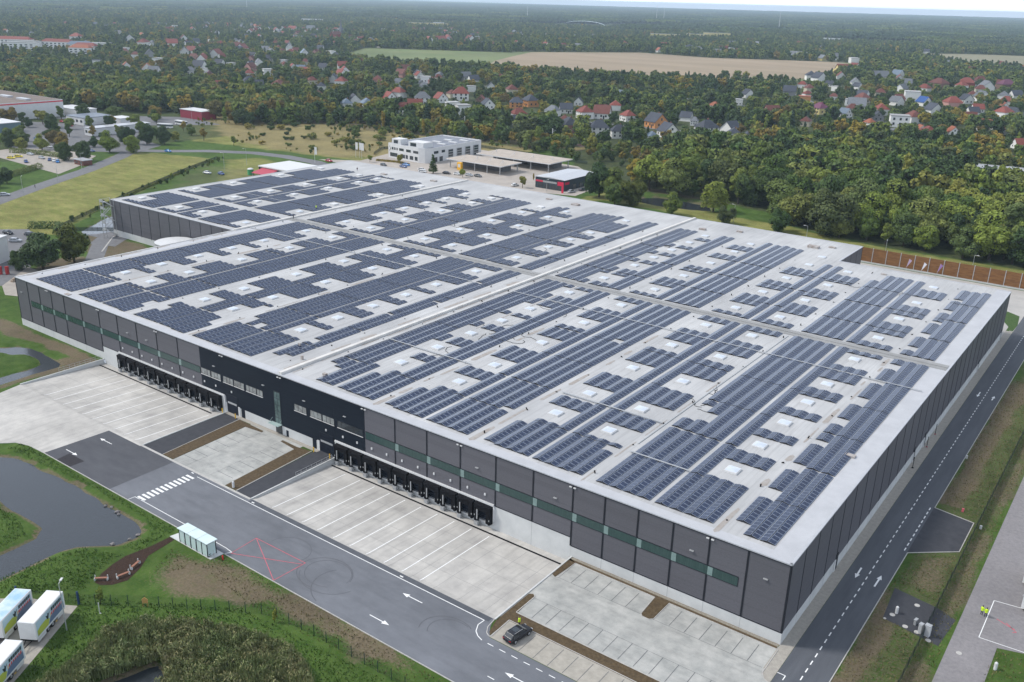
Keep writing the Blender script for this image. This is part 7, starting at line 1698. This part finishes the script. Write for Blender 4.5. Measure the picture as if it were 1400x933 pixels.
def inst_object(name, pts_, coll, base, kind="stuff"):
    me_ = bpy.data.meshes.new(name); me_.vertices.add(len(pts_))
    co = np.column_stack([pts_[:,0], pts_[:,1], np.zeros(len(pts_))]).astype(np.float32); me_.vertices.foreach_set("co", co.ravel())
    a = me_.attributes.new("sc", 'FLOAT', 'POINT'); a.data.foreach_set("value", (pts_[:,2]/base).astype(np.float32))
    a = me_.attributes.new("rot", 'FLOAT', 'POINT'); a.data.foreach_set("value", (np.random.default_rng(2).random(len(pts_))*6.28).astype(np.float32))
    a = me_.attributes.new("idx", 'INT', 'POINT'); a.data.foreach_set("value", pts_[:,3].astype(np.int32))
    o = link(name, me_); g = bpy.data.node_groups.new(name, 'GeometryNodeTree')
    g.interface.new_socket("Geometry", in_out='INPUT', socket_type='NodeSocketGeometry'); g.interface.new_socket("Geometry", in_out='OUTPUT', socket_type='NodeSocketGeometry')
    N_ = g.nodes; i_ = N_.new("NodeGroupInput"); o_ = N_.new("NodeGroupOutput"); ip = N_.new("GeometryNodeInstanceOnPoints"); ci = N_.new("GeometryNodeCollectionInfo")
    ci.inputs["Collection"].default_value = coll; ci.inputs["Separate Children"].default_value = True; ci.inputs["Reset Children"].default_value = True
    def attr(nm, t):
        q_ = N_.new("GeometryNodeInputNamedAttribute"); q_.data_type = t; q_.inputs["Name"].default_value = nm; return q_.outputs["Attribute"]
    l = g.links; l.new(i_.outputs[0], ip.inputs["Points"]); l.new(ci.outputs[0], ip.inputs["Instance"]); ip.inputs["Pick Instance"].default_value = True
    l.new(attr("idx", 'INT'), ip.inputs["Instance Index"])
    cx_ = N_.new("ShaderNodeCombineXYZ"); l.new(attr("rot", 'FLOAT'), cx_.inputs[2]); l.new(cx_.outputs[0], ip.inputs["Rotation"])
    l.new(attr("sc", 'FLOAT'), ip.inputs["Scale"]); l.new(ip.outputs[0], o_.inputs[0])
    o.modifiers.new("scatter", 'NODES').node_group = g
    tag(o, kind=kind)
    return o
def kitcoll(name, metas):
    c_ = bpy.data.collections.new(name)
    for i, m_ in enumerate(metas): c_.objects.link(bpy.data.objects.new("%s_%02d" % (name, i), m_))
    return c_
mid = [crown('full', 1500, 0.75, 61, L_GREEN), crown('oval', 1200, 0.7, 62, L_GREEN), crown('full', 1500, 0.75, 63, L_DARK), crown('round', 1300, 0.72, 64, L_AUT), crown('poplar', 700, 0.65, 65, L_LIGHT), crown('pine', 800, 0.7, 66, L_PINE)]
# scatter kit is sorted by name, so the index picks the crown
near_mask = np.hypot(PTS[:,0]-CP.x, PTS[:,1]-CP.y) < 1400
inst_object("woodland", PTS[near_mask], kitcoll("kit_mid", mid), 11.8)
lo = [crown('full', 240, 1.7, 71, L_GREEN), crown('oval', 200, 1.6, 72, L_DARK), crown('full', 240, 1.7, 73, L_GREEN), crown('round', 150, 2.0, 74, L_AUT), crown('poplar', 100, 1.6, 75, L_GREEN), crown('pine', 130, 1.9, 76, L_PINE)]
klo = kitcoll("kit_low", lo)
inst_object("distant_woodland", PTS[~near_mask], klo, 11.8)
def house_one(kind, wc, rc):
    wv, wf, rv, rf_, e, rr_ = hkit(kind); mb = MB(); mb.add(wv, wf, 0); mb.add(rv, rf_, 1)
    for a in (-3.2, 0.2, 3.2): mb.box(a-0.6,a+0.6,-4.56,-4.5,1.2,2.5,2)
    for a in (-1.8, 1.8): mb.box(5.0,5.06,a-0.6,a+0.6,1.2,2.5,2)
    return mb.mesh("house_far", [WM[wc], RM[rc], M_GLASS])
hk_ = [house_one(*q_) for q_ in (('gable','white','red'),('hip','white','grey'),('gable','white','navy'),('hip','cream','rust'),('gable','white','grey'),('hip','white','red'),('gable','pink','rust'),('flat','white','flat'),('gable','white','navy'))]
if MASSH:
    mh = np.array(MASSH); inst_object("distant_houses", np.column_stack([mh, _r.uniform(0.85,1.2,len(mh)), _r.integers(0,9,len(mh))]), kitcoll("kit_house", hk_), 1.0)
# forest to the horizon: patches of many crowns
def patch(seed, m):
    rs = np.random.default_rng(seed); P, N = [], []; ev, ef = [], []
    for i in range(100):
        x, y = rs.uniform(-50,50,2); h = rs.uniform(11,17); r0 = rs.uniform(3.4,5.2)
        d = rs.normal(size=(16,3)); d[:,2] = np.abs(d[:,2])*0.9+0.1; d /= np.linalg.norm(d, axis=1, keepdims=True)
        P.append(np.array((x,y,h-r0))+d*r0*np.array((1,1,1.15))); N.append(d+rs.normal(size=(16,3))*0.3)
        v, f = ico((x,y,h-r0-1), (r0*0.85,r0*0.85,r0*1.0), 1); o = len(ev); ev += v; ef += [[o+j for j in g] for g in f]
    return quads_mesh("forest_patch", np.concatenate(P), np.concatenate(N), 3.0, m, 0.9, rs, (ev, ef))
fp = [patch(1, L_DARK), patch(2, L_GREEN), patch(3, L_PINE), patch(4, L_PINE), patch(5, L_DARK)]
X, Y = np.meshgrid(np.arange(-13500, 1800, 88), np.arange(-200, 15200, 88), indexing='ij'); X = X.ravel(); Y = Y.ravel(); r = np.random.default_rng(77)
X = X+r.uniform(-20,20,len(X)); Y = Y+r.uniform(-20,20,len(Y))
dd = np.hypot(X-CP.x, Y-CP.y)
keep = frustum(X, Y) & (dd < 14500) & ((Y > 2690) | (X < -3550)) & ~inpoly(X, Y, FIELD2) & (vnoise(X, Y, 900, 21) > 0.10)
X, Y = X[keep], Y[keep]
print("patches", len(X))
inst_object("forest", np.column_stack([X, Y, r.uniform(0.9,1.25,len(X)), r.integers(0,5,len(X))]), kitcoll("kit_forest", fp), 1.0)
# far houses scattered among the trees, too small to show parts: pale walls and coloured roofs
r = np.random.default_rng(91); far_n = 0; used = {}
cent = [(-1500,1150,380,28),(-1900,1600,350,22),(-700,1750,260,24),(-400,1640,200,16),(-1250,1850,300,20),(-60,700,150,12),(-150,900,160,10),(-2300,1500,300,12),(-1900,900,300,12)]
for (cx_, cy_, sp_, k) in cent:
    for i in range(k):
        x = cx_+r.normal()*sp_*0.6; y = cy_+r.normal()*sp_*0.35
        if not frustum(np.array([x]), np.array([y]), 0.0)[0] or inpoly(np.array([x]), np.array([y]), FIELD)[0] or inpoly(np.array([x]), np.array([y]), FIELD2)[0]: continue
        rc = r.choice(['red','red','grey','navy','rust','orange']); kd = r.choice(['gable','hip'])
        key = (rc, kd); j = used.get(key, 0); used[key] = j+1
        house(x, y, rc, kd, float(r.uniform(11,16)), 'white', float(r.uniform(0,180)), "tiny white house with %s %s roof far among trees, %s of its look" % (CNAME[rc], {'hip':'hipped','gable':'gabled'}[kd], ordn(j)), "tiny far houses among the trees", False); far_n += 1
print("far houses", far_n)

# ================================================================== reeds, grass, verge plants
def leaf2(name, cols):
    m = leafmat(name, cols); n = m.node_tree.nodes; l = m.node_tree.links
    cr = [q_ for q_ in n if q_.type == 'VALTORGB'][0]
    geo = n.new("ShaderNodeNewGeometry"); z = n.new("ShaderNodeTexNoise"); z.inputs["Scale"].default_value = 0.16; z.inputs["Detail"].default_value = 9; z.inputs["Roughness"].default_value = 0.75; l.new(geo.outputs["Position"], z.inputs["Vector"])
    l.new(z.outputs["Fac"], cr.inputs[0]); return m
M_REED = leaf2("reed", [(0.08,0.12,0.045),(0.11,0.16,0.06),(0.16,0.20,0.08),(0.21,0.22,0.10),(0.27,0.22,0.11),(0.24,0.17,0.08)])
M_REED2 = leaf2("reed_plume", [(0.18,0.22,0.10),(0.24,0.25,0.12),(0.30,0.26,0.14),(0.30,0.21,0.11)])
RE = [(-76.5,-78),(-77,-66),(-79.5,-60.8),(-78.8,-57.8),(-77,-55.4),(-73,-52.2),(-69,-49.8),(-64,-48),(-59,-46.4),(-55,-46.2),(-50.5,-47.6),(-46,-50),(-40,-54),(-34,-60),(-34,-84),(-77,-84)]
rs = np.random.default_rng(17)
def blades(name, poly, hole, dens, h0, h1, w_, m, lean=0.25, up=1.0, kind="stuff"):
    x0, x1 = min(p_[0] for p_ in poly), max(p_[0] for p_ in poly); y0, y1 = min(p_[1] for p_ in poly), max(p_[1] for p_ in poly)
    k = int((x1-x0)*(y1-y0)*dens); x = rs.uniform(x0, x1, k); y = rs.uniform(y0, y1, k)
    q_ = inpoly(x, y, poly)
    if hole: q_ &= polydist(x, y, hole) > 0.3
    q_ &= (vnoise(x, y, 1.1, 6)+0.35*rs.random(k)) > 0.28
    x, y = x[q_], y[q_]; k = len(x); h = rs.uniform(h0, h1, k)*(0.75+0.5*vnoise(x, y, 3, 3)); a = rs.uniform(0, 6.28, k); w__ = w_*(0.6+0.8*rs.random(k))
    dx, dy = rs.normal(size=k)*lean*h, rs.normal(size=k)*lean*h
    z0 = h*(1-up)
    c0 = np.column_stack([x-np.cos(a)*w__, y-np.sin(a)*w__, z0]); c1 = np.column_stack([x+np.cos(a)*w__, y+np.sin(a)*w__, z0])
    c2 = np.column_stack([x+dx+np.cos(a)*w__*0.5, y+dy+np.sin(a)*w__*0.5, h]); c3 = np.column_stack([x+dx-np.cos(a)*w__*0.5, y+dy-np.sin(a)*w__*0.5, h])
    V_ = np.stack([c0,c1,c2,c3], 1).reshape(-1,3); me_ = bpy.data.meshes.new(name); me_.from_pydata(V_.tolist(), [], np.arange(4*k).reshape(k,4).tolist()); me_.materials.append(m)
    return tag(link(name, me_), kind=kind)
blades("reed_stems", RE, RPOND, 34, 1.2, 2.3, 0.055, M_REED, 0.14)
def tufts(name, poly, hole, dens, z0, z1, size, m, asp, updown):
    x0, x1 = min(p_[0] for p_ in poly), max(p_[0] for p_ in poly); y0, y1 = min(p_[1] for p_ in poly), max(p_[1] for p_ in poly)
    k = int((x1-x0)*(y1-y0)*dens); x = rs.uniform(x0, x1, k); y = rs.uniform(y0, y1, k)
    q_ = inpoly(x, y, poly) & (polydist(x, y, hole) > 0.2) & ((vnoise(x, y, 0.9, 6)*0.7+0.3*vnoise(x, y, 3.1, 16)) > 0.30)
    x, y = x[q_], y[q_]; top = z1*(0.50+0.75*vnoise(x, y, 1.3, 26)); z = z0+(top-z0)*np.sqrt(rs.random(len(x)))
    a = rs.uniform(0, 6.28, len(x)); N = np.column_stack([np.cos(a), np.sin(a), rs.normal(size=len(x))*updown+0.35])
    tag(link(name, quads_mesh(name, np.column_stack([x, y, z]), N, size, m, asp, rs)), kind="stuff")
tufts("reeds", RE, RPOND, 85, 0.5, 2.1, 0.11, M_REED, 3.6, 0.30)
tufts("reed_plumes", RE, RPOND, 8, 1.6, 2.4, 0.09, M_REED2, 3.6, 0.25)
M_GB = leaf2("grass_blades", [(0.05,0.10,0.018),(0.065,0.125,0.022),(0.09,0.145,0.035),(0.12,0.145,0.05)])
for poly in ([(-100,-62),(-92,-57),(-84,-53),(-70,-44),(-30,-41),(-30,-62),(-40,-54),(-55,-46),(-70,-50),(-79,-56),(-80,-61),(-77,-67),(-76,-80),(-80.8,-73),(-84.2,-67.2),(-89.3,-59),(-93,-60)],
             [(-150,-36.8),(-96.5,-36.8),(-96,-45),(-100,-46),(-98,-41),(-104,-37.9),(-125,-38),(-150,-40)], [(-140,-52),(-122,-52),(-115,-54),(-115,-60),(-126,-66),(-140,-60)],
             [(-106,-57),(-104,-50),(-97,-47),(-96,-52),(-93,-56),(-99,-63),(-106,-68)]):
    blades("grass_tufts", poly, None, 9, 0.10, 0.38, 0.09, M_GB, 0.35)
M_GB2 = leaf2("dry_grass_blades", [(0.08,0.11,0.03),(0.13,0.13,0.05),(0.17,0.14,0.07),(0.11,0.12,0.04)])
for poly in ([(9,-30),(16.3,-30),(16.3,16),(10.3,16),(9,35)],[(9.2,28),(16.3,26),(16.3,43),(10,38)],[(16.9,-30),(19.8,-30),(19.8,120),(16.9,120)],[(8.9,60),(16.3,58),(16.3,140),(8.9,140)],[(-93,-40),(-66,-43),(-35,-40.5),(-35,-36.8),(-83,-36.8),(-88,-48)],[(23.7,-20),(40,-20),(40,18),(26.3,19.4)]):
    blades("verge_grass", poly, None, 5, 0.08, 0.28, 0.08, M_GB2, 0.35)
